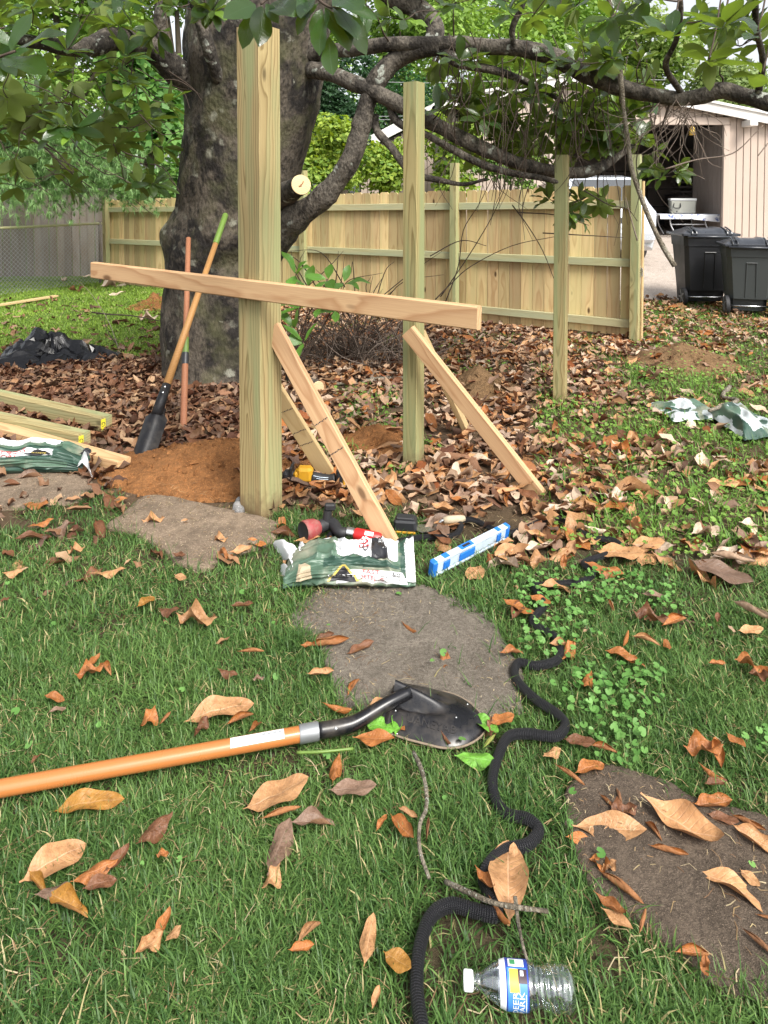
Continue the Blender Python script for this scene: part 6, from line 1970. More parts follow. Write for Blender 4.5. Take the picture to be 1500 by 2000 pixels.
# ------------------------------------------------------------------ wheeled bins
def bin_(label, x, y, mat, rz, W=.66, D=.72, Hh=1.02):
    root = thing('wheeled_bin', label, 'bin', (x, y, 0), rz, 'wheeled bins by the driveway')
    mb = MB()
    def sec(z, w, d, yo):
        c_ = .05
        return [Vector(p) for p in ((-w / 2 + c_, yo - d / 2, z), (w / 2 - c_, yo - d / 2, z), (w / 2, yo - d / 2 + c_, z), (w / 2, yo + d / 2 - c_, z), (w / 2 - c_, yo + d / 2, z), (-w / 2 + c_, yo + d / 2, z), (-w / 2, yo + d / 2 - c_, z), (-w / 2, yo - d / 2 + c_, z))]
    ss = [sec(.06, W * .74, D * .62, .06), sec(.22, W * .78, D * .66, .05), sec(.225, W * .80, D * .74, .0), sec(Hh * .80, W * .93, D * .93, 0), sec(Hh * .802, W * .96, D * .97, 0), sec(Hh * .93, W * .98, D * .99, 0), sec(Hh * .932, W * 1.03, D * 1.04, 0), sec(Hh * .96, W * 1.03, D * 1.04, 0)]
    mb.grid(ss, closed=True); mb.add(ss[0], [tuple(range(7, -1, -1))]); mb.add(ss[-1], [tuple(range(8))])
    body_ = obj('body', mb, M[mat], root)
    # recessed panel lines on the near face
    for xo in (-.09 * W, .12 * W):
        m_ = MB(); m_.tube([(xo, -D * .375, .25), (xo * .9, -D * .458, Hh * .72)], .008, 6); obj('panel_rib', m_, M[mat], body_)
    m_ = MB(); m_.tube([(-.09 * W, -D * .462, Hh * .72), (.12 * W, -D * .462, Hh * .72)], .008, 6); obj('panel_rib', m_, M[mat], body_)
    ld_ = MB()
    n1, n2 = 10, 12
    rows_ = []
    for j in range(n2 + 1):
        v = -1 + 2 * j / n2
        rows_.append([Vector((W * .54 * u, D * .55 * v, Hh * .965 + .075 * (1 - abs(v) ** 3) * (1 - abs(u) ** 4) + (.018 if abs(abs(u) - .45) < .12 and abs(v) < .85 else 0))) for u in np.linspace(-1, 1, 21)])
    ld_.grid(rows_)
    rim_ = [(-1, -1), (1, -1), (1, 1), (-1, 1)]
    lid = obj('lid', ld_, M['bin_lid'], root, smooth=True)
    m_ = MB(); m_.box((0, -D * .55, Hh * .955), (W * 1.09, .02, .035), bev=.006); m_.box((0, D * .55, Hh * .955), (W * 1.09, .02, .035), bev=.006)
    m_.box((-W * .54, 0, Hh * .955), (.02, D * 1.07, .035), bev=.006); m_.box((W * .54, 0, Hh * .955), (.02, D * 1.07, .035), bev=.006); obj('lid_rim', m_, M['bin_lid'], lid)
    for s in (-1, 1):
        m_ = MB()
        for o_ in (-.028, .028):
            m_.tube(smooth_path([(s * W * .33 + o_, -D * .57, Hh * .93), (s * W * .33 + o_, -D * .56, Hh * .99), (s * W * .33 + o_, -D * .35, Hh * 1.035), (s * W * .33 + o_, -D * .2, Hh * 1.05)], 3), .011, 6)
        m_.box((s * W * .33, -D * .57, Hh * .965), (.06, .02, .02), bev=.004); m_.box((s * W * .33, -D * .42, Hh * 1.025), (.06, .03, .012), bev=.004)
        obj('hinge_strap', m_, M['bin_lid'], root)
    m_ = MB(); m_.tube([(-W * .46, -D * .60, Hh * .93), (W * .46, -D * .60, Hh * .93)], .016, 8); obj('handle', m_, M['bin_lid'], root, smooth=True)
    m_ = MB(); m_.tube([(-W * .47, -D * .33, .13), (W * .47, -D * .33, .13)], .012, 8); obj('axle', m_, M['steel'], root, smooth=True)
    for s in (-1, 1):
        m_ = MB(); m_.lathe([(-.03, .06), (-.03, .11), (-.02, .13), (.02, .13), (.03, .11), (.03, .06)], Matrix.Translation((s * W * .45, -D * .33, .132)), 24); w_ = obj('wheel', m_, M['rubber'], root, smooth=True, auto=40)
        m_ = MB(); m_.lathe([(.0, .062), (.022, .06), (.024, .02), (.034, .015), (.034, .0001)], Matrix.Translation((s * W * .45, -D * .33, .132)) @ (Matrix.Rotation(0 if s > 0 else pi, 4, 'Z')), 16)
        for q in range(5):
            a = q * 2 * pi / 5
            m_.box((s * W * .45 + s * .027, -D * .33 + .06 * cos(a), .132 + .06 * sin(a)), (.01, .09, .022), Matrix.Rotation(a, 3, 'X'))
        obj('hub', m_, M['grey_steel'], w_)
    return root
bin_('black wheeled bin standing behind the charcoal bin by the driveway', 4.60, 9.98, 'bin_black', radians(-4), .72, .62, 1.07)
bin_('charcoal grey wheeled bin in front of the black bin, wheel with silver hub', 4.80, 9.12, 'bin_grey', radians(-16), .60, .54, .97)

# ------------------------------------------------------------------ sticks, log, brush
def v_near(px): return px[0][1] > 1000
def stick(label, px, r0, r1, mat='stick', name='stick', z=.0, cat='stick', group='sticks lying about'):
    pts = [G(u, v, r0 * .8 + z + (q[0] if q else 0) + (.028 if v > 1100 else 0)) for u, v, *q in px]
    path = smooth_path(pts, 6)
    org = pts[0]
    TROD.extend([(p.x, p.y - .008, .018) for p in path if v_near(px)])
    m_ = MB(); m_.tube([p - org for p in path], [(r0 + (r1 - r0) * i / (len(path) - 1)) * (1 + .15 * mnoise.noise(path[i] * 25)) for i in range(len(path))], 8)
    o = obj(name, m_, M[mat], smooth=True); o.location = org
    return tag(o, label, cat, group)
stick('lichen spotted stick lying from below the shovel blade toward the hose', [(808, 1470, .01), (822, 1500, .02), (832, 1540, .02), (832, 1580, .02), (820, 1610, .02), (820, 1660, .015), (838, 1715, .01)], .0062, .0042)
stick('grey stick lying under the big tan leaf beside the hose loop', [(870, 1722), (905, 1738, .02), (960, 1762, .035), (1010, 1772, .03), (1070, 1780, .01)], .0055, .004)
stick('thin grey stick pointing from the hose loop to the bottle', [(1006, 1752, .03), (1012, 1800, .02), (1022, 1850, .02), (1032, 1882, .01)], .004, .003)
stick('green leaf stem lying beneath the shovel socket', [(580, 1470, .02), (630, 1468, .025), (690, 1462, .02)], .004, .0035, 'green_paint')
stick('grey forked stick lying on the crumpled bag in the weeds', [(1425, 755, .03), (1412, 775, .02), (1440, 782, .04), (1405, 795, .08), (1385, 802, .08)], .018, .012)
stick('thin dark fallen branch on the lawn left of the trunk', [(180, 610, .03), (215, 614, .05), (260, 617, .05), (318, 628, .04)], .012, .005, 'twig')
stick('pale thin bent twig with dry leaves on the left lawn', [(235, 690, .0), (205, 615, .12), (160, 555, .15), (110, 528, .12)], .004, .003, 'twig_pale')
stick('dark twig fork hanging on the left lawn', [(235, 680, .0), (215, 655, .04), (205, 630, .06), (208, 615, .05)], .005, .003, 'twig')
lg = thing('cut_log', 'small dark log with a pale cut end behind the braces', 'log', G(612, 760))
lgo = Vector(lg.location)
e0, e1 = G(621, 758, .055), G(565, 735, .055)
e1 = e0 + (e1 - e0).normalized() * .42
dl = (e1 - e0).normalized(); fdir = Vector((.35, -.9, .1)).normalized()
mb = MB(); mb.tube(smooth_path([e0, e0.lerp(e1, .5), e1], 5), .056, 16); lgb = obj('bark', shifted(mb, lgo), M['limb_bark'], lg, smooth=True)
mb = MB(); mb.lathe([(0, .055), (.004, .052), (.006, .0001)], n=24); obj('cut_face', mb, M['cutwood'], lg, M=mat4(frame(-dl, (0, 0, 1)), e0 - dl * .001 - lgo))
stick('grey fallen limb lying behind the brush, farther one', [(680, 745), (740, 740), (800, 738)], .02, .015, 'stick')
stick('grey fallen limb lying behind the brush, nearer one', [(640, 752), (700, 746), (770, 742), (800, 735)], .014, .01, 'stick')
stick('thin dark stick lying right of the far post', [(1180, 750), (1215, 765), (1245, 768)], .01, .006, 'twig')
# brush pile
bc = G(680, 725)
mb = MB()
rb = np.random.default_rng(21)
for k in range(330):
    a = rb.uniform(0, 2 * pi); rr_ = rb.uniform(.0, .62)
    s_ = Vector((bc.x + rr_ * cos(a) * 1.1, bc.y + .35 + rr_ * sin(a) * .6, rb.uniform(.0, .06)))
    an = rb.uniform(0, 2 * pi); el = rb.uniform(.15, 1.3)
    L_ = rb.uniform(.25, .85)
    d_ = Vector((cos(an) * cos(el), sin(an) * cos(el) * .7, sin(el)))
    m1 = s_ + d_ * L_ * .5 + Vector(rb.normal(size=3)) * .05
    e_ = s_ + d_ * L_ + Vector((rb.normal() * .1, rb.normal() * .08, -.12 * L_))
    e_.z = max(e_.z, .01)
    mb.tube(smooth_path([s_, m1, e_], 4), interp_list([.0042, .0032, .0014], 4), 4, cap=False, mi=int(rb.uniform() < .3))
for k in range(26):
    u0, v0 = rb.uniform(580, 760), rb.uniform(560, 660)
    d = rb.uniform(6.0, 6.5)
    a_, L_ = rb.uniform(-2.6, -.5), rb.uniform(70, 190)
    e1_ = (u0 + cos(a_) * L_ * .5 + rb.normal() * 12, v0 + sin(a_) * L_ * .45 + rb.normal() * 12)
    e2_ = (u0 + cos(a_) * L_ + rb.normal() * 18, max(490, v0 + sin(a_) * L_ * .7 + rb.normal() * 22))
    mb.tube(smooth_path([P(u0, v0, d), P(*e1_, d + rb.normal() * .1), P(*e2_, d + rb.normal() * .15)], 5), interp_list([.006, .004, .002], 5), 5, cap=False)
o = obj('brush_pile', shifted(mb, bc), [M['twig'], M['twig_pale']], smooth=True); o.location = bc
tag(o, 'tangled pile of thin dark cut twigs between the posts', 'brush pile', kind='stuff')
# magnolia sprig growing by the post
sg = thing('magnolia_sapling', 'bright green magnolia sprig growing out beside the thick post', 'sapling', G(566, 742))
sgo = Vector(sg.location)
mb = MB()
SL = []
for tip in ((578, 535, 5.6), (600, 560, 5.7), (640, 545, 5.6), (672, 552, 5.7), (575, 640, 5.5), (592, 668, 5.4), (625, 600, 5.6), (585, 600, 5.5), (655, 605, 5.7)):
    e_ = P(*tip)
    mb.tube(smooth_path([sgo, sgo.lerp(e_, .5) + Vector((rl.normal() * .04, .02, .03)), e_], 5), interp_list([.007, .005, .003], 5), 5)
    rosette(np.array(e_), (rl.normal() * .4, -.5, .6), 4, .20, .15, SL)
obj('stem', shifted(mb, sgo), M['twig'], sg, smooth=True)
for p, R, L, t in SL:
    link('leaf', GL_BR[t], sg, Matrix([[*(R[r] * L), p[r] - sgo[r]] for r in range(3)] + [[0, 0, 0, 1]]))

# ------------------------------------------------------------------ fallen leaves
def dl(nl, nw, ratio, cross, along, wave, seed, noise_=.0):
    V, Q, UV = leaf_template(nl, ratio, cross, along, wave, seed, nw, .95, .09)
    if noise_:
        for i in range(len(V)):
            p = Vector((V[i][0] * 4, V[i][1] * 6, seed))
            V[i][2] += noise_ * mnoise.noise(p) * (1 - abs(UV[i][1] - .5))
            V[i][1] += noise_ * .6 * mnoise.noise(p + Vector((7, 3, 1))) * abs(UV[i][1] - .5) * 2
    return V, Q, UV
NEARL = {
    'f': [dl(16, 4, .46, .35, .25, .25, 31, .05), dl(16, 4, .42, .5, -.3, .3, 32, .05), dl(16, 4, .50, .3, .4, .2, 33, .06), dl(16, 4, .44, -.4, .2, .35, 34, .06)],
    'c': [dl(16, 4, .46, 1.2, .7, .3, 41, .08), dl(16, 4, .44, 1.5, -.6, .35, 42, .08), dl(16, 4, .48, -1.1, .5, .4, 43, .08), dl(16, 4, .42, 1.0, 1.1, .3, 44, .07)],
    'r': [dl(16, 5, .46, 2.5, .25, .1, 51, .04), dl(16, 5, .50, 2.9, -.3, .1, 52, .04), dl(16, 5, .44, 2.1, .5, .15, 53, .05), dl(16, 5, .48, -2.4, .4, .1, 54, .05)],
    'w': [dl(16, 5, .55, 1.3, .9, .8, 61, .16), dl(16, 5, .58, 1.7, -.9, .9, 62, .18), dl(16, 5, .50, -1.3, .8, .9, 63, .18), dl(16, 5, .60, 1.0, 1.3, .8, 64, .2)],
}
NEAR_ME = {k: [leaf_me('fallen_leaf', t, M['dry']) for t in v] for k, v in NEARL.items()}
# a stalk on each near leaf template
PAL = {'t': (.42, .225, .10), 'o': (.32, .118, .030), 'b': (.145, .06, .026), 'g': (.30, .145, .025), 'p': (.56, .44, .33), 'k': (.20, .125, .085), 'n': (.13, .33, .035)}
CN = {'t': 'tan', 'o': 'orange brown', 'b': 'dark brown', 'g': 'golden brown', 'p': 'pale', 'k': 'grey brown', 'n': 'fresh green'}
SN = {'f': 'flat', 'c': 'curled', 'r': 'rolled up', 'w': 'crumpled'}
LM = [('the shovel handle', 250, 1480), ('the handle sticker', 500, 1440), ('the shovel blade', 860, 1420), ('the shovel step', 770, 1335), ('the water bottle', 1010, 1930), ('the lower hose loop', 880, 1780), ('the hose kink', 1040, 1620), ('the upper hose bend', 1060, 1400), ('the torn cement bag', 680, 1120),
      ('the spirit level', 920, 1070), ('the middle flagstone', 800, 1260), ('the brown right flagstone', 1320, 1700), ('the tan left flagstone', 370, 1040), ('the lichen stick', 825, 1600), ('the clover patch', 1300, 1440), ('the thick post', 510, 1000), ('the red nozzle', 640, 1030), ('the pink brace foot', 1050, 965), ('the left lawn corner', 60, 1850), ('the bare lawn left', 200, 1200), ('the middle post', 810, 910), ('the crumpled bags', 1370, 810), ('the clay heap', 380, 920), ('the lumber', 150, 850)]
def place_words(u, v):
    d = sorted(LM, key=lambda l: math.hypot((l[1] - u) * .8, (l[2] - v) * 1.4))
    a, b = d[0], d[1]
    def rel(l):
        du, dv = u - l[1], v - l[2]
        if abs(dv) * 1.3 > abs(du): return ('in front of ' if dv > 0 else 'behind ') + l[0]
        return ('right of ' if du > 0 else 'left of ') + l[0]
    return rel(a), b[0]
used = {}
rf = np.random.default_rng(77)
NLEAF = 0
def fallen(u, v, px, ang, colk, typ, label=None, z=None, tilt=None, flip=None):
    global NLEAF
    near_ = v > 1000
    g = G(u, v, .05 if near_ else .02)
    on_stone = any(inside(p, np.array([g.x]), np.array([g.y]), .97)[0] for p in STONE_W.values())
    L = px * g.y / F * 1.08
    a = radians(-ang)
    ca, sa = cos(a), sin(a)
    d = Vector((ca, -sa * -1.0 * 1.25, 0)) if False else Vector((ca, sin(radians(ang)) * 1.0, 0))
    d.normalize()
    gzv = gz1(g.x, g.y)
    zz = gzv + (.026 if on_stone else (.044 if near_ else .03)) if z is None else z
    tl = rf.normal() * (.10 if on_stone else .16) if tilt is None else tilt
    up = Vector((rf.normal() * .12, rf.normal() * .12 - .12, 1))
    d.z = tl * .6
    R = orient(d, up if (flip is None or not flip) else -up)
    k = int(rf.integers(0, 4))
    if typ == 'r': zz += .004
    loc = Vector((g.x, g.y, zz)) - Vector(R[:, 0]) * L * .5
    c = np.array(PAL[colk]) * (1 + rf.normal() * .10)
    me = NEAR_ME[typ][k]
    o = link('fallen_leaf', me)
    wf_ = float(rf.uniform(.75, 1.25))
    o.matrix_world = Matrix([[R[r][0] * L, R[r][1] * L * wf_, R[r][2] * L, loc[r]] for r in range(3)] + [[0, 0, 0, 1]])
    o.color = (*np.clip(c, 0, 1), 1)
    if label is None:
        r1, r2 = place_words(u, v)
        sz = 'big' if px > 105 else ('small' if px < 55 else 'middling')
        label = f'{sz} {CN[colk]} {SN[typ]} leaf {r1}'
        if label in used: label = f'{label}, toward {r2}'
        if label in used: label = label.replace(f'{sz} ', f'{sz} thin ' if px < 60 else f'{sz} broad ', 1)
    used[label] = used.get(label, 0) + 1
    tag(o, label, 'leaf', 'fallen magnolia leaves')
    NLEAF += 1
    return o
HAND = [
 (210,1108,66,8,'t','f'),(285,1165,42,60,'g','f'),(330,1182,50,-20,'b','c'),(385,1208,88,-14,'t','w'),(352,1120,32,-30,'t','f'),(176,1305,55,20,'o','w'),(208,1298,50,-50,'o','r'),(182,1285,40,80,'o','c'),
 (106,1352,44,-14,'o','f'),(112,1376,30,20,'k','f'),(25,1112,36,10,'t','c'),(472,1180,44,0,'b','c'),(490,1268,52,-5,'o','r'),(445,1305,46,-20,'b','c'),(428,1380,128,14,'t','f'),(290,1392,52,80,'o','w'),(322,1398,36,70,'o','r'),(470,1398,60,40,'o','r'),
 (392,1416,48,70,'b','w'),(500,1410,40,60,'o','c'),(172,1556,132,4,'g','f','big golden brown leaf lying flat just below the shovel handle'),(302,1606,82,55,'b','c'),(105,1668,118,40,'t','f','big pale tan leaf tilted above the golden leaves at lower left'),(185,1690,84,30,'o','c'),(228,1668,60,60,'b','c'),
 (130,1750,104,-22,'g','c','shiny golden leaf lowest in the pile at lower left'),(75,1712,72,-35,'g','c'),(105,1728,66,15,'k','f'),(195,1712,60,20,'b','f'),(318,1795,58,75,'o','c'),(290,1832,60,40,'t','w'),(338,1810,40,60,'t','f'),(318,1655,26,0,'o','w'),
 (540,1540,128,26,'t','f','big smooth tan leaf between the shovel handle and the brown veined leaf'),(548,1578,76,18,'o','r'),(688,1530,92,8,'k','f'),(545,1640,118,78,'k','f','big brown veined leaf lying lengthwise below the smooth tan leaf'),(612,1592,86,5,'k','c'),(530,1700,56,60,'t','w'),(656,1490,62,82,'o','c'),
 (786,1608,76,-55,'o','c'),(796,1578,42,-25,'t','c'),(745,1595,40,60,'o','f'),(835,1615,50,80,'b','r'),(604,1806,66,50,'t','r'),(588,1836,50,10,'o','c'),(720,1820,92,80,'t','f','broad tan leaf standing up in the grass left of the lower hose loop'),(776,1862,62,-32,'g','f'),(733,1936,42,70,'t','c'),
 (730,1432,80,-6,'o','f'),(640,1242,84,4,'o','r'),(704,1250,60,32,'b','c'),(798,1208,44,-50,'o','r'),(868,1272,48,70,'o','w'),(633,1228,40,10,'b','c'),(600,1255,26,0,'o','c'),(690,1322,46,62,'o','r'),(625,1306,52,10,'t','c'),(658,1372,62,-20,'o','r'),(745,1362,64,30,'t','f'),
 (838,1336,54,-25,'o','r'),(870,1358,50,-30,'b','w'),(980,1392,58,30,'o','f'),(958,1408,50,80,'b','w'),(745,1408,70,-15,'n','f','green leaf under the shovel socket'),(775,1400,60,85,'n','c','dark green leaf behind the shovel neck'),(945,1398,64,-40,'n','f','bright green leaf sticking out beyond the shovel tip'),(928,1468,78,-14,'n','f','bright green leaf under the lower edge of the shovel blade'),(955,1438,44,50,'n','r','small folded green leaf at the shovel tip'),
 (993,1702,158,80,'t','f','biggest tan leaf lying across the hose at the lower right'),(948,1712,74,-65,'o','c'),(975,1770,66,-60,'o','r'),(1005,1660,46,85,'t','f'),(1190,1592,138,-2,'t','f','big smooth tan leaf at the top left of the brown right flagstone'),(1332,1588,160,-38,'t','c','long twisted tan leaf across the top of the brown right flagstone'),(1212,1710,96,-50,'o','r','long rolled orange leaf pointing down the brown right flagstone'),(1192,1760,72,-45,'o','c'),(1205,1782,62,-40,'t','f'),(1255,1790,54,55,'o','r'),
 (1440,1712,146,-36,'t','f','big torn tan leaf at the right side of the brown flagstone'),(1306,1642,72,-20,'o','r'),(1276,1598,48,-70,'o','r'),(1190,1546,50,-60,'o','r'),(1216,1560,60,10,'b','w'),(1210,1535,44,85,'b','r'),(1128,1610,44,0,'o','f'),(1392,1548,78,4,'o','c'),(1412,1575,56,-20,'b','f'),(1462,1588,62,-40,'o','r'),(1478,1618,90,-38,'t','c'),(1172,1662,46,-30,'o','w'),(1190,1670,40,20,'t','w'),
 (1355,1832,74,4,'o','r'),(1378,1875,42,60,'o','w'),(1484,1820,72,-55,'b','r'),(1498,1770,40,-20,'o','r'),(1375,1452,74,-12,'o','w'),(1402,1462,64,75,'o','c'),(1388,1500,52,-60,'o','r'),(1437,1435,44,-70,'o','f'),(1398,1520,44,0,'b','c'),(1112,1500,66,-45,'o','r'),(1152,1482,62,16,'o','f'),(1078,1455,50,35,'t','f'),(1132,1434,58,-8,'b','f'),(1180,1450,50,-15,'o','r'),
 (1148,1318,56,60,'o','c'),(1110,1262,58,50,'o','w'),(1095,1250,44,0,'t','c'),(1215,1272,66,-40,'o','f'),(1222,1245,52,60,'o','r'),(1240,1285,40,-20,'o','c'),(1195,1182,42,85,'o','r'),(1262,1246,52,-32,'t','r'),(1304,1252,34,80,'o','f'),(1318,1205,64,25,'o','r'),(1270,1200,66,-20,'b','w'),(1470,1290,60,-35,'o','w'),(1482,1310,40,-20,'b','w'),(1400,1288,34,0,'o','c'),
 (1470,1190,88,-62,'p','r','white rolled leaf standing in the grass at the far right'),(1466,1222,48,0,'t','f'),(1402,1200,30,60,'b','c'),(1012,1180,66,-35,'o','f'),(1000,1262,48,10,'o','c'),(1088,1140,74,14,'t','f'),(1055,1165,46,-45,'o','f'),(1010,1185,50,60,'b','w'),(1100,1098,44,70,'o','w'),(1280,1155,48,-10,'k','f'),(1180,1105,70,-20,'o','f'),(1408,1110,110,-40,'k','f','large flat grey brown leaf at the right with clear veins'),
 (1380,1030,60,10,'p','w'),(1430,1085,80,-32,'p','r'),(1045,1040,46,-20,'t','c'),(1160,1030,46,-35,'p','r'),(1265,1055,62,-10,'t','f'),(1210,1075,90,-10,'t','f'),(1195,970,60,5,'p','w'),(1240,960,100,-14,'t','c'),(1145,985,56,-20,'g','f'),(1410,948,70,10,'t','f'),(1440,945,56,5,'o','f'),(1300,890,70,-40,'p','w'),(1200,875,56,40,'t','f'),(1350,830,40,60,'p','f'),(1380,812,36,-40,'t','c'),(1060,888,34,-40,'o','c'),
 (495,1045,50,-10,'o','f'),(430,1040,40,-20,'t','w'),(470,1070,48,25,'t','c'),(440,1075,36,-30,'o','w'),(350,1078,34,-20,'b','c'),(600,1046,50,10,'t','f'),(645,1055,40,-60,'o','w'),(560,945,34,10,'t','f'),(300,1005,46,0,'t','w'),(365,1005,36,10,'t','f'),(70,985,50,-5,'o','f'),(170,970,30,-10,'t','f'),(230,980,36,20,'o','f'),(80,1015,44,35,'o','f'),(115,1025,60,10,'k','w'),(150,1070,40,-10,'t','w'),(60,930,60,15,'k','c'),(100,875,46,40,'t','c'),
 (690,840,34,80,'t','f'),(505,1318,24,0,'k','w'),(70,1470,24,70,'b','c'),(780,1405,40,-60,'o','f'),(870,1430,36,-60,'b','r'),(1465,1690,40,-60,'t','f'),

 (125,548,34,-60,'p','c','pale curled leaf hanging on the bent twig on the far left lawn'),(168,540,26,10,'p','f','small pale leaf on the grass left of the long board end'),(148,567,30,20,'b','w','small brown crumpled leaf beneath the bent twig on the far left lawn'),(222,558,44,25,'p','w','pale crumpled strip on the lawn under the left end of the long board'),(226,573,40,-10,'p','c','pale curled strip lying just in front of another under the long board'),(290,624,38,5,'p','w','whitish crumpled scrap on the left lawn beside the dark fallen branch'),(165,606,20,0,'t','f','tiny tan leaf on the lawn left of the dark fallen branch'),
]
for h in HAND:
    fallen(*h[:6], label=h[6] if len(h) > 6 else None)

# the rest of the litter: the nearest become things, the others one mass
def litter_density(u, v, x, y):
    cl = fnoise(x, y, 3.5, 21); cl2 = fnoise(x, y, 8, 22)
    d = np.zeros_like(u)
    mid = (u > 470) & (v > 600) & (v < 1075)
    d = np.where(mid, np.clip(.70 + .5 * cl2 + .45 * cl - 1.5 * np.clip((v - 985) / 70, 0, 1) * (u < 830), 0, 1.2), d)
    d = np.where(mid & (u > 1040) & (v > 690), np.clip(.40 + .95 * cl + .35 * cl2 - .3 * np.clip((u - 1150) / 300, 0, 1), .07, 1), d)
    d = np.where((u > 830) & (v >= 1040) & (v < 1130) , np.clip(.55 + .8 * cl, 0.05, 1) * np.clip((1140 - v) / 60, 0, 1), d)
    d = np.where((u <= 480) & (v > 690) & (v < 880), 1.15, d)
    d = np.where((u <= 235) & (v >= 850) & (v < 1000), np.clip(.6 + .5 * cl2, 0, 1), d)
    d = np.where((u <= 330) & (v <= 700) & (v > 545), .035 + .25 * np.clip((v - 665) / 30, 0, 1), d)
    d = np.where((u > 1235) & (v <= 690) & (v > 585), np.clip(.35 + .5 * cl2, .05, .8), d)
    d = np.where((v >= 1120), .05, d)
    d = np.where((u <= 600) & (v >= 985) & (v < 1120), .05 + .06 * (cl > .1), d)
    tt_ = np.clip(((u - 840) * 155 + (v - 1110) * -80) / (155 ** 2 + 80 ** 2), -.08, 1.05)
    d = np.where(np.hypot(u - 840 - 155 * tt_, v - 1105 + 80 * tt_) < 34, d * .03, d)
    for cx, cy, rx, ry, h in MOUNDS[:4]:
        k = np.sqrt(((x - cx) / rx) ** 2 + ((y - cy) / ry) ** 2)
        d = d * np.clip((k - .45) / .55, .04, 1)
    for p in STONE_W.values():
        d = np.where(inside(p, x, y, 1.0), d * .12, d)
    return d
N = 46000
ry_ = rf.uniform(2.3, 10.4, N); rx_ = rf.uniform(-1, 1, N) * (.62 * ry_ + .3)
wgt = litter_density(*proj(rx_, ry_, np.zeros(N)), rx_, ry_)
keep = rf.uniform(size=N) < wgt * np.clip(.62 * ry_ / 4.0, .3, 1.2)
lx, ly = rx_[keep], ry_[keep]
lu, lv = proj(lx, ly, np.zeros(len(lx)))
# count by area: thin out where the foreground must stay open
n = len(lx)
Lr = np.clip(rf.normal(.108, .034, n), .035, .20)
shade = rf.uniform(size=n)
Lr = np.where(lv > 1110, Lr * .36, Lr)
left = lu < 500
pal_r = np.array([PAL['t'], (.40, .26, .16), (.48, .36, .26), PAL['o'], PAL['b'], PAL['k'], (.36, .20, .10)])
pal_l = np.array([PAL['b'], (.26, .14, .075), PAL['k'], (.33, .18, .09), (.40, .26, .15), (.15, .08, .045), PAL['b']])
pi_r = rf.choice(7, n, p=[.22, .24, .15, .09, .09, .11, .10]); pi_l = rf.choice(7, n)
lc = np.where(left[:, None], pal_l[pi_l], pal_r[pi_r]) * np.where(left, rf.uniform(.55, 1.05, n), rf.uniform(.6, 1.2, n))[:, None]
LIT = [leaf_template(5, .48, .8, .6, .4, 71), leaf_template(5, .44, 1.2, -.7, .5, 72), leaf_template(5, .5, .4, .3, .6, 73), leaf_template(5, .46, -.9, .8, .4, 74), leaf_template(5, .42, 1.7, .4, .2, 75), leaf_template(5, .55, 1.0, 1.2, .9, 76)]
lz = gz(lx, ly)
cand = np.where((lv > 840) & (lv < 1110) & (lu > 0) & (lu < 1500))[0]
cand = cand[np.argsort(-(Lr[cand] / ly[cand]))][:max(0, 296 - NLEAF)]
selected = set(cand.tolist())
CK = ['t', 't', 'p', 'o', 'b', 'k', 't']
for i in cand:
    typ = 'fcwfc'[int(rf.integers(0, 5))]
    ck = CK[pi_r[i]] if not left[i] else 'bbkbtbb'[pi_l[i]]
    lab_u, lab_v = lu[i], lv[i]
    sidew = place_words(lab_u, lab_v)[0]
    lab_t = f'{CN[ck]} {SN[typ]} leaf in the leaf litter {sidew}'
    r2_ = place_words(lab_u, lab_v)[1]
    opts = [lab_t] + [f'{pre}{CN[ck]} {SN[typ]} leaf {sidew}{alt}' for alt in (f', toward {r2_}', ' in the litter') for pre in ('', 'wide ', 'narrow ', 'tilted ', 'half buried ', 'small ', 'dusty ', 'shaded ')]
    lab_t = next((o_ for o_ in opts if o_ not in used and len(o_.split()) <= 16), opts[0])
    fallen(lab_u, lab_v, Lr[i] * F / ly[i], rf.uniform(0, 360), ck, typ, label=lab_t, z=lz[i] + rf.uniform(.01, .035), tilt=rf.normal() * .35)
rest = np.array([i for i in range(n) if i not in selected])
m_ = len(rest)
ang = rf.uniform(0, 2 * pi, m_)
d = np.stack([np.cos(ang), np.sin(ang), rf.normal(0, .28, m_)], 1); d /= np.linalg.norm(d, axis=1)[:, None]
upv_ = np.stack([rf.normal(0, .32, m_), rf.normal(0, .32, m_), np.where(rf.uniform(size=m_) < .75, 1.0, -1.0)], 1)
zz = upv_ - d * (upv_ * d).sum(1)[:, None]; zz /= np.linalg.norm(zz, axis=1)[:, None]
yy = np.cross(zz, d)
R = np.stack([d, yy, zz], 2)
pos = np.stack([lx[rest], ly[rest], lz[rest] + rf.uniform(.004, .045, m_)], 1) - d * (Lr[rest] * .5)[:, None]
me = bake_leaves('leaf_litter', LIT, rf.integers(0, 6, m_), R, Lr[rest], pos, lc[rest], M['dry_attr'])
tag(link('leaf_litter', me), 'thick brown litter of small fallen leaves under the tree', kind='stuff')

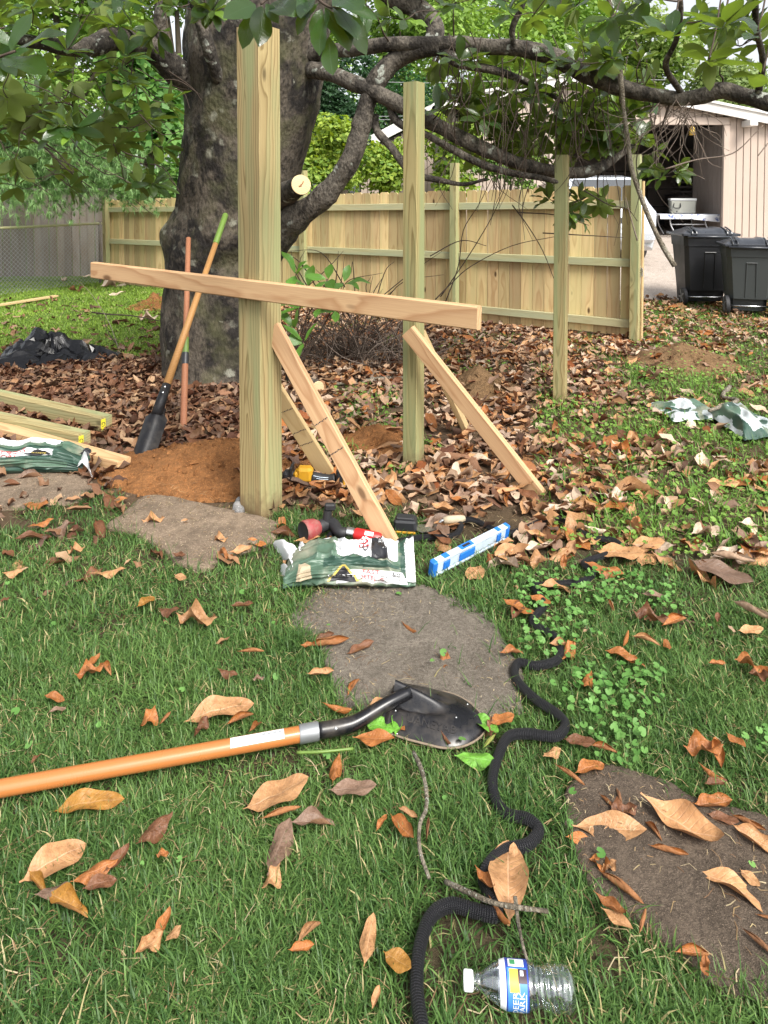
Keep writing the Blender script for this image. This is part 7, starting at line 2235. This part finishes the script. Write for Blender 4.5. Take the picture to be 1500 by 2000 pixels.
# small bits: leaf crumbs and straw on stones and soil
def flecks(name, label, n, maskf, xr, yr, size, cols, zoff):
    x = rf.uniform(*xr, n); y = rf.uniform(*yr, n)
    k = maskf(x, y); x, y = x[k], y[k]
    n = len(x)
    a = rf.uniform(0, 2 * pi, n); L = rf.uniform(*size, n)
    z = gz(x, y) + zoff if name != 'straw' else np.full(n, .024)
    dx_, dy_ = np.cos(a) * L / 2, np.sin(a) * L / 2
    w = rf.uniform(.0004, .0013, n)
    nx_, ny_ = -np.sin(a) * w, np.cos(a) * w
    b = rf.normal(0, .15, n) * L
    P0 = np.stack([x - dx_, y - dy_, z], 1); P1 = np.stack([x + nx_ * 0 - np.sin(a) * b, y + np.cos(a) * b, z + .004], 1); P2 = np.stack([x + dx_, y + dy_, z + rf.uniform(0, .003, n)], 1)
    s_ = np.stack([nx_, ny_, np.zeros(n)], 1)
    V = np.stack([P0 - s_, P0 + s_, P1 + s_, P1 - s_, P2 + s_ * .6, P2 - s_ * .6], 1).reshape(-1, 3)
    i = np.arange(n)[:, None] * 6
    Q = np.concatenate([i + np.array([0, 1, 2, 3]), i + np.array([3, 2, 4, 5])])
    c = np.array(cols)[rf.integers(0, len(cols), n)] * rf.uniform(.7, 1.1, n)[:, None]
    tag(link(name, np_mesh(name, V, [Q], M['weed'], col=np.repeat(c, 6, axis=0))), label, kind='stuff')
STRAW = [(.50, .40, .22), (.42, .30, .16), (.58, .48, .30), (.30, .19, .10), (.20, .12, .07)]
def on_stones(x, y):
    k = np.zeros(len(x), bool)
    for p in STONE_W.values(): k |= inside(p, x, y, .98)
    return k & (fnoise(x, y, 7, 91) + rf.normal(0, .22, len(x)) > .12)
flecks('straw', 'pale straw bits and leaf crumbs strewn on the flagstones', 26000, on_stones, (-1.9, 1.7), (1.2, 4.0), (.003, .020), STRAW, .032)
flecks('dead_grass', 'dry straw lying in the lawn', 5500, lambda x, y: fnoise(x, y, 5, 41) > -.05, (-1.9, 2.0), (1.2, 3.6), (.012, .06), STRAW, .022)

# ------------------------------------------------------------------ grass
def stone_mask(x, y, grow):
    k = np.zeros(len(x), bool)
    for p in STONE_W.values(): k |= inside(p, x, y, grow)
    return k
def grass_blades(name, label, n, xr, yr, densf, hr, wr, cols, lean=.5, seed=0, straw=.04):
    r = np.random.default_rng(seed)
    y = r.uniform(*yr, n); x = r.uniform(-1, 1, n) * (.68 * y + .45) if xr is None else r.uniform(*xr, n)
    u, v = proj(x, y, np.zeros(n))
    k = r.uniform(size=n) < densf(u, v, x, y)
    x, y = x[k], y[k]; n = len(x)
    tuft = fnoise(x, y, 9, seed + 50)
    h = r.uniform(*hr, n) * (1 + .45 * tuft)
    w = r.uniform(*wr, n)
    az = r.uniform(0, 2 * pi, n) + 1.2 * fnoise(x, y, 5, seed + 51)
    ln = np.clip(r.normal(lean, .3, n), .02, 1.35)
    bend = r.uniform(.2, 1.1, n)
    d = np.stack([np.cos(az), np.sin(az), np.zeros(n)], 1)
    s_ = np.stack([-np.sin(az + r.normal(0, .6, n)), np.cos(az), np.zeros(n)], 1) * w[:, None]
    base = np.stack([x, y, gz(x, y) - .004], 1)
    pts = [base]
    a = ln.copy()
    p = base
    for q in range(3):
        seg = (h / 3)[:, None] * (d * np.sin(a)[:, None] + np.array([0, 0, 1]) * np.cos(a)[:, None])
        p = p + seg; pts.append(p); a = np.clip(a + bend * .5, 0, 1.75)
    V = np.stack([pts[0] - s_, pts[0] + s_, pts[1] + s_ * .9, pts[1] - s_ * .9, pts[2] + s_ * .65, pts[2] - s_ * .65, pts[3]], 1).reshape(-1, 3)
    i = np.arange(n)[:, None] * 7
    Q = np.concatenate([i + np.array([0, 1, 2, 3]), i + np.array([3, 2, 4, 5])]); T3 = i + np.array([5, 4, 6])
    c1, c2 = np.array(cols[0]), np.array(cols[1])
    f = np.clip(.5 + .35 * fnoise(x, y, 4, seed + 52) + r.normal(0, .28, n), 0, 1)[:, None]
    c = c1 * (1 - f) + c2 * f
    st = r.uniform(size=n) < straw
    c[st] = np.array([.36, .31, .15])
    tag(link(name, np_mesh(name, V, [Q, T3], M['grass'], col=np.repeat(c, 7, axis=0))), label, kind='stuff')
TROD.extend([(p.x, p.y - .01, .028) for p in [h0.lerp(h1, k / 60) for k in range(61)]])
TROD.extend([(p.x, p.y - .01, .03) for p in [bo.lerp(be_, k / 20) for k in range(21)]])
TROD.extend([(bs.x + be1.x * BL * a_ + be2.x * b_, bs.y + be1.y * BL * a_ + be2.y * b_, .05) for a_ in np.linspace(0, 1, 9) for b_ in (-.08, 0, .08)])
TR_RES = .008
TRG = np.zeros((int(5 / TR_RES), int(5 / TR_RES)), bool)
for x0_, y0_, r0_ in TROD:
    i0, j0, k0 = int((x0_ + 2.5) / TR_RES), int(y0_ / TR_RES), int(r0_ / TR_RES) + 1
    for a_ in range(-k0, k0 + 1):
        for b_ in range(-k0, k0 + 1):
            if a_ * a_ + b_ * b_ <= k0 * k0 and 0 <= i0 + a_ < TRG.shape[0] and 0 <= j0 + b_ < TRG.shape[1]: TRG[i0 + a_, j0 + b_] = True
def trod(x, y):
    i = np.clip(((x + 2.5) / TR_RES).astype(int), 0, TRG.shape[0] - 1); j = np.clip((y / TR_RES).astype(int), 0, TRG.shape[1] - 1)
    return TRG[i, j]
def bare(x, y): return .8 * fnoise(x, y, 5.2, 31) + .6 * fnoise(x, y, 13, 32)
PATCH = [(-.05, 3.0, .18, .2)]
def hard_edge(x, y):
    k = ~stone_mask(x, y, 1.0)
    return k
def near_d(u, v, x, y):
    d = np.clip(1.0 - 2.0 * np.clip(bare(x, y) - .24, 0, 1), .3, 1) * np.clip(.9 + .5 * fnoise(x, y, 8, 34), .35, 1)
    lim = np.where(u < 480, 985, np.where(u < 830, 985, np.where(u < 1000, 1050, 1085)))
    d = d * np.clip((v - lim) / 30, 0, 1)
    d = np.where((u < 240) & (v > 965) & (v < 1030), .6 * (fnoise(x, y, 7, 33) > .0), d)
    soft = stone_mask(x, y, 1.0) & ~(stone_mask(x, y, .93) )
    sn_ = fnoise(x, y, 10, 35)
    d = np.where(stone_mask(x, y, .86), 0.0, np.where(stone_mask(x, y, .94), d * .8 * (sn_ > .28), np.where(stone_mask(x, y, 1.0), d * (sn_ > -.05), d)))
    # bare earth at lower right
    b = np.sqrt(((x - .47) / .09) ** 2 + ((y - 1.36) / .10) ** 2)
    d = d * np.clip((b - .35) / .5, .15, 1)
    k = np.sqrt(((x - MA[0]) / MA[2]) ** 2 + ((y - MA[1]) / MA[3]) ** 2)
    return d * (k > .95) * np.where(trod(x, y), .38, 1)
grass_blades('lawn_grass', 'green lawn grass in the near yard', 235000, None, (1.12, 2.4), near_d, (.026, .068), (.0009, .0023), ((.034, .086, .021), (.135, .235, .062)), .62, 3, .06)
grass_blades('lawn_grass', 'green lawn grass around the bag and the spirit level', 104000, None, (2.35, 3.7), near_d, (.030, .068), (.0012, .0028), ((.034, .086, .021), (.135, .235, .062)), .58, 4, .06)
def mid_d(u, v, x, y):
    cl = fnoise(x, y, 3.5, 21)
    d = np.where((u > 1040) & (v > 690), np.clip(.55 - .9 * cl + .35 * np.clip((u - 1100) / 300, 0, 1), 0.05, 1), np.where(u > 560, .5 * (cl < -.12) * (fnoise(x, y, 9, 61) > -.1), 0.0))
    d = np.where((u > 1235) & (v <= 700) & (y < 10.25), .8, d)
    d = np.where((v > 985), np.where(u > 1040, d * 1.0, .0), d)
    k = np.sqrt(((x - MBk[0]) / MBk[2]) ** 2 + ((y - MBk[1]) / MBk[3]) ** 2)
    return d * (k > .9)
grass_blades('rough_grass', 'rough grass and weeds between the fallen leaves', 120000, None, (3.0, 10.3), mid_d, (.04, .10), (.002, .004), ((.06, .14, .025), (.15, .28, .05)), .5, 5, .05)
grass_blades('far_lawn_grass', 'short bright grass on the far left lawn', 120000, (-7.5, -1.7), (6.0, 12.6), lambda u, v, x, y: np.clip((712 - v) / 30, 0, 1) * (u < 420) * np.clip(.9 + .5 * fnoise(x, y, 3, 63), .25, 1), (.025, .06), (.003, .006), ((.11, .20, .03), (.26, .38, .06)), .6, 6, .03)
# longer tufts round the stones, stick and hose
def tuft_d(u, v, x, y):
    ring = stone_mask(x, y, 1.10) & ~stone_mask(x, y, .99)
    return (1 - .8 * trod(x, y)) * np.where(ring, .75, .10 * (fnoise(x, y, 6, 71) > .25)) * (v > 1030)
grass_blades('grass_tufts', 'longer grass tufts along the flagstone edges', 26000, None, (1.15, 3.2), tuft_d, (.07, .13), (.0012, .0022), ((.035, .09, .022), (.13, .23, .06)), .4, 7)

# round leaved weeds
def weeds(name, label, n, yr, densf, size, cols, seed, hgt):
    r = np.random.default_rng(seed)
    y = r.uniform(*yr, n); x = r.uniform(-1, 1, n) * (.6 * y + .3)
    u, v = proj(x, y, np.zeros(n))
    k = r.uniform(size=n) < densf(u, v, x, y)
    x, y = x[k], y[k]; n = len(x)
    z = gz(x, y) + r.uniform(*hgt, n)
    nr = np.stack([r.normal(0, .3, n), r.normal(0, .3, n) - .15, np.ones(n)], 1); nr /= np.linalg.norm(nr, axis=1)[:, None]
    t = np.cross(nr, r.normal(size=(n, 3))); t /= np.linalg.norm(t, axis=1)[:, None]
    b = np.cross(nr, t)
    S_ = r.uniform(*size, n)
    m = 9
    an = np.linspace(.35, 2 * pi - .35, m)
    rad = 1 + .08 * np.cos(an * 6)
    ctr = np.stack([x, y, z], 1)
    rim_ = ctr[:, None] + S_[:, None, None] * rad[None, :, None] * (np.cos(an)[None, :, None] * t[:, None] + np.sin(an)[None, :, None] * b[:, None]) + nr[:, None] * (S_ * .18)[:, None, None]
    V = np.concatenate([ctr[:, None] + t[:, None] * (S_ * .1)[:, None, None], rim_], 1).reshape(-1, 3)
    i = np.arange(n)[:, None] * (m + 1)
    Tn = np.concatenate([i + np.array([0, k + 1, k + 2]) for k in range(m - 1)])
    f = r.uniform(size=n)[:, None]
    c = np.array(cols[0]) * (1 - f) + np.array(cols[1]) * f
    tag(link(name, np_mesh(name, V, [Tn], M['weed'], col=np.repeat(c, m + 1, axis=0))), label, kind='stuff')
def clover_d(u, v, x, y):
    c = fnoise(x, y, 8, 81)
    d = np.where((u > 1000) & (v > 1130) & (v < 1600), .8 * np.clip(c * 2.4 + .12, 0, 1), 0)
    d = np.where((u > 1250) & (v > 1300) & (v < 1560), .8 * np.clip(c * 2.4 + .2, 0, 1), d)
    return np.where(stone_mask(x, y, .97), 0, d) + .006 * (v > 1150)
weeds('clover_weeds', 'round leaved ground ivy growing through the lawn by the hose', 10000, (1.5, 2.9), clover_d, (.005, .013), ((.08, .20, .04), (.17, .34, .09)), 82, (.03, .06))
def rweed_d(u, v, x, y):
    cl = fnoise(x, y, 3.5, 21)
    return np.where((u > 1050) & (v > 720) & (v < 1120), np.clip(.45 - 1.0 * cl, 0, 1), np.where((u > 560) & (v > 640) & (v < 960), .45 * (cl < -.1) * (fnoise(x, y, 9, 61) > 0), 0)) + np.where((u > 1240) & (v < 720), .2, 0)
weeds('low_weeds', 'low bright weeds among the leaf litter', 34000, (2.9, 9.5), rweed_d, (.006, .015), ((.09, .18, .03), (.22, .36, .07)), 83, (.02, .06))
print('fallen leaves as things:', NLEAF, 'litter:', m_)
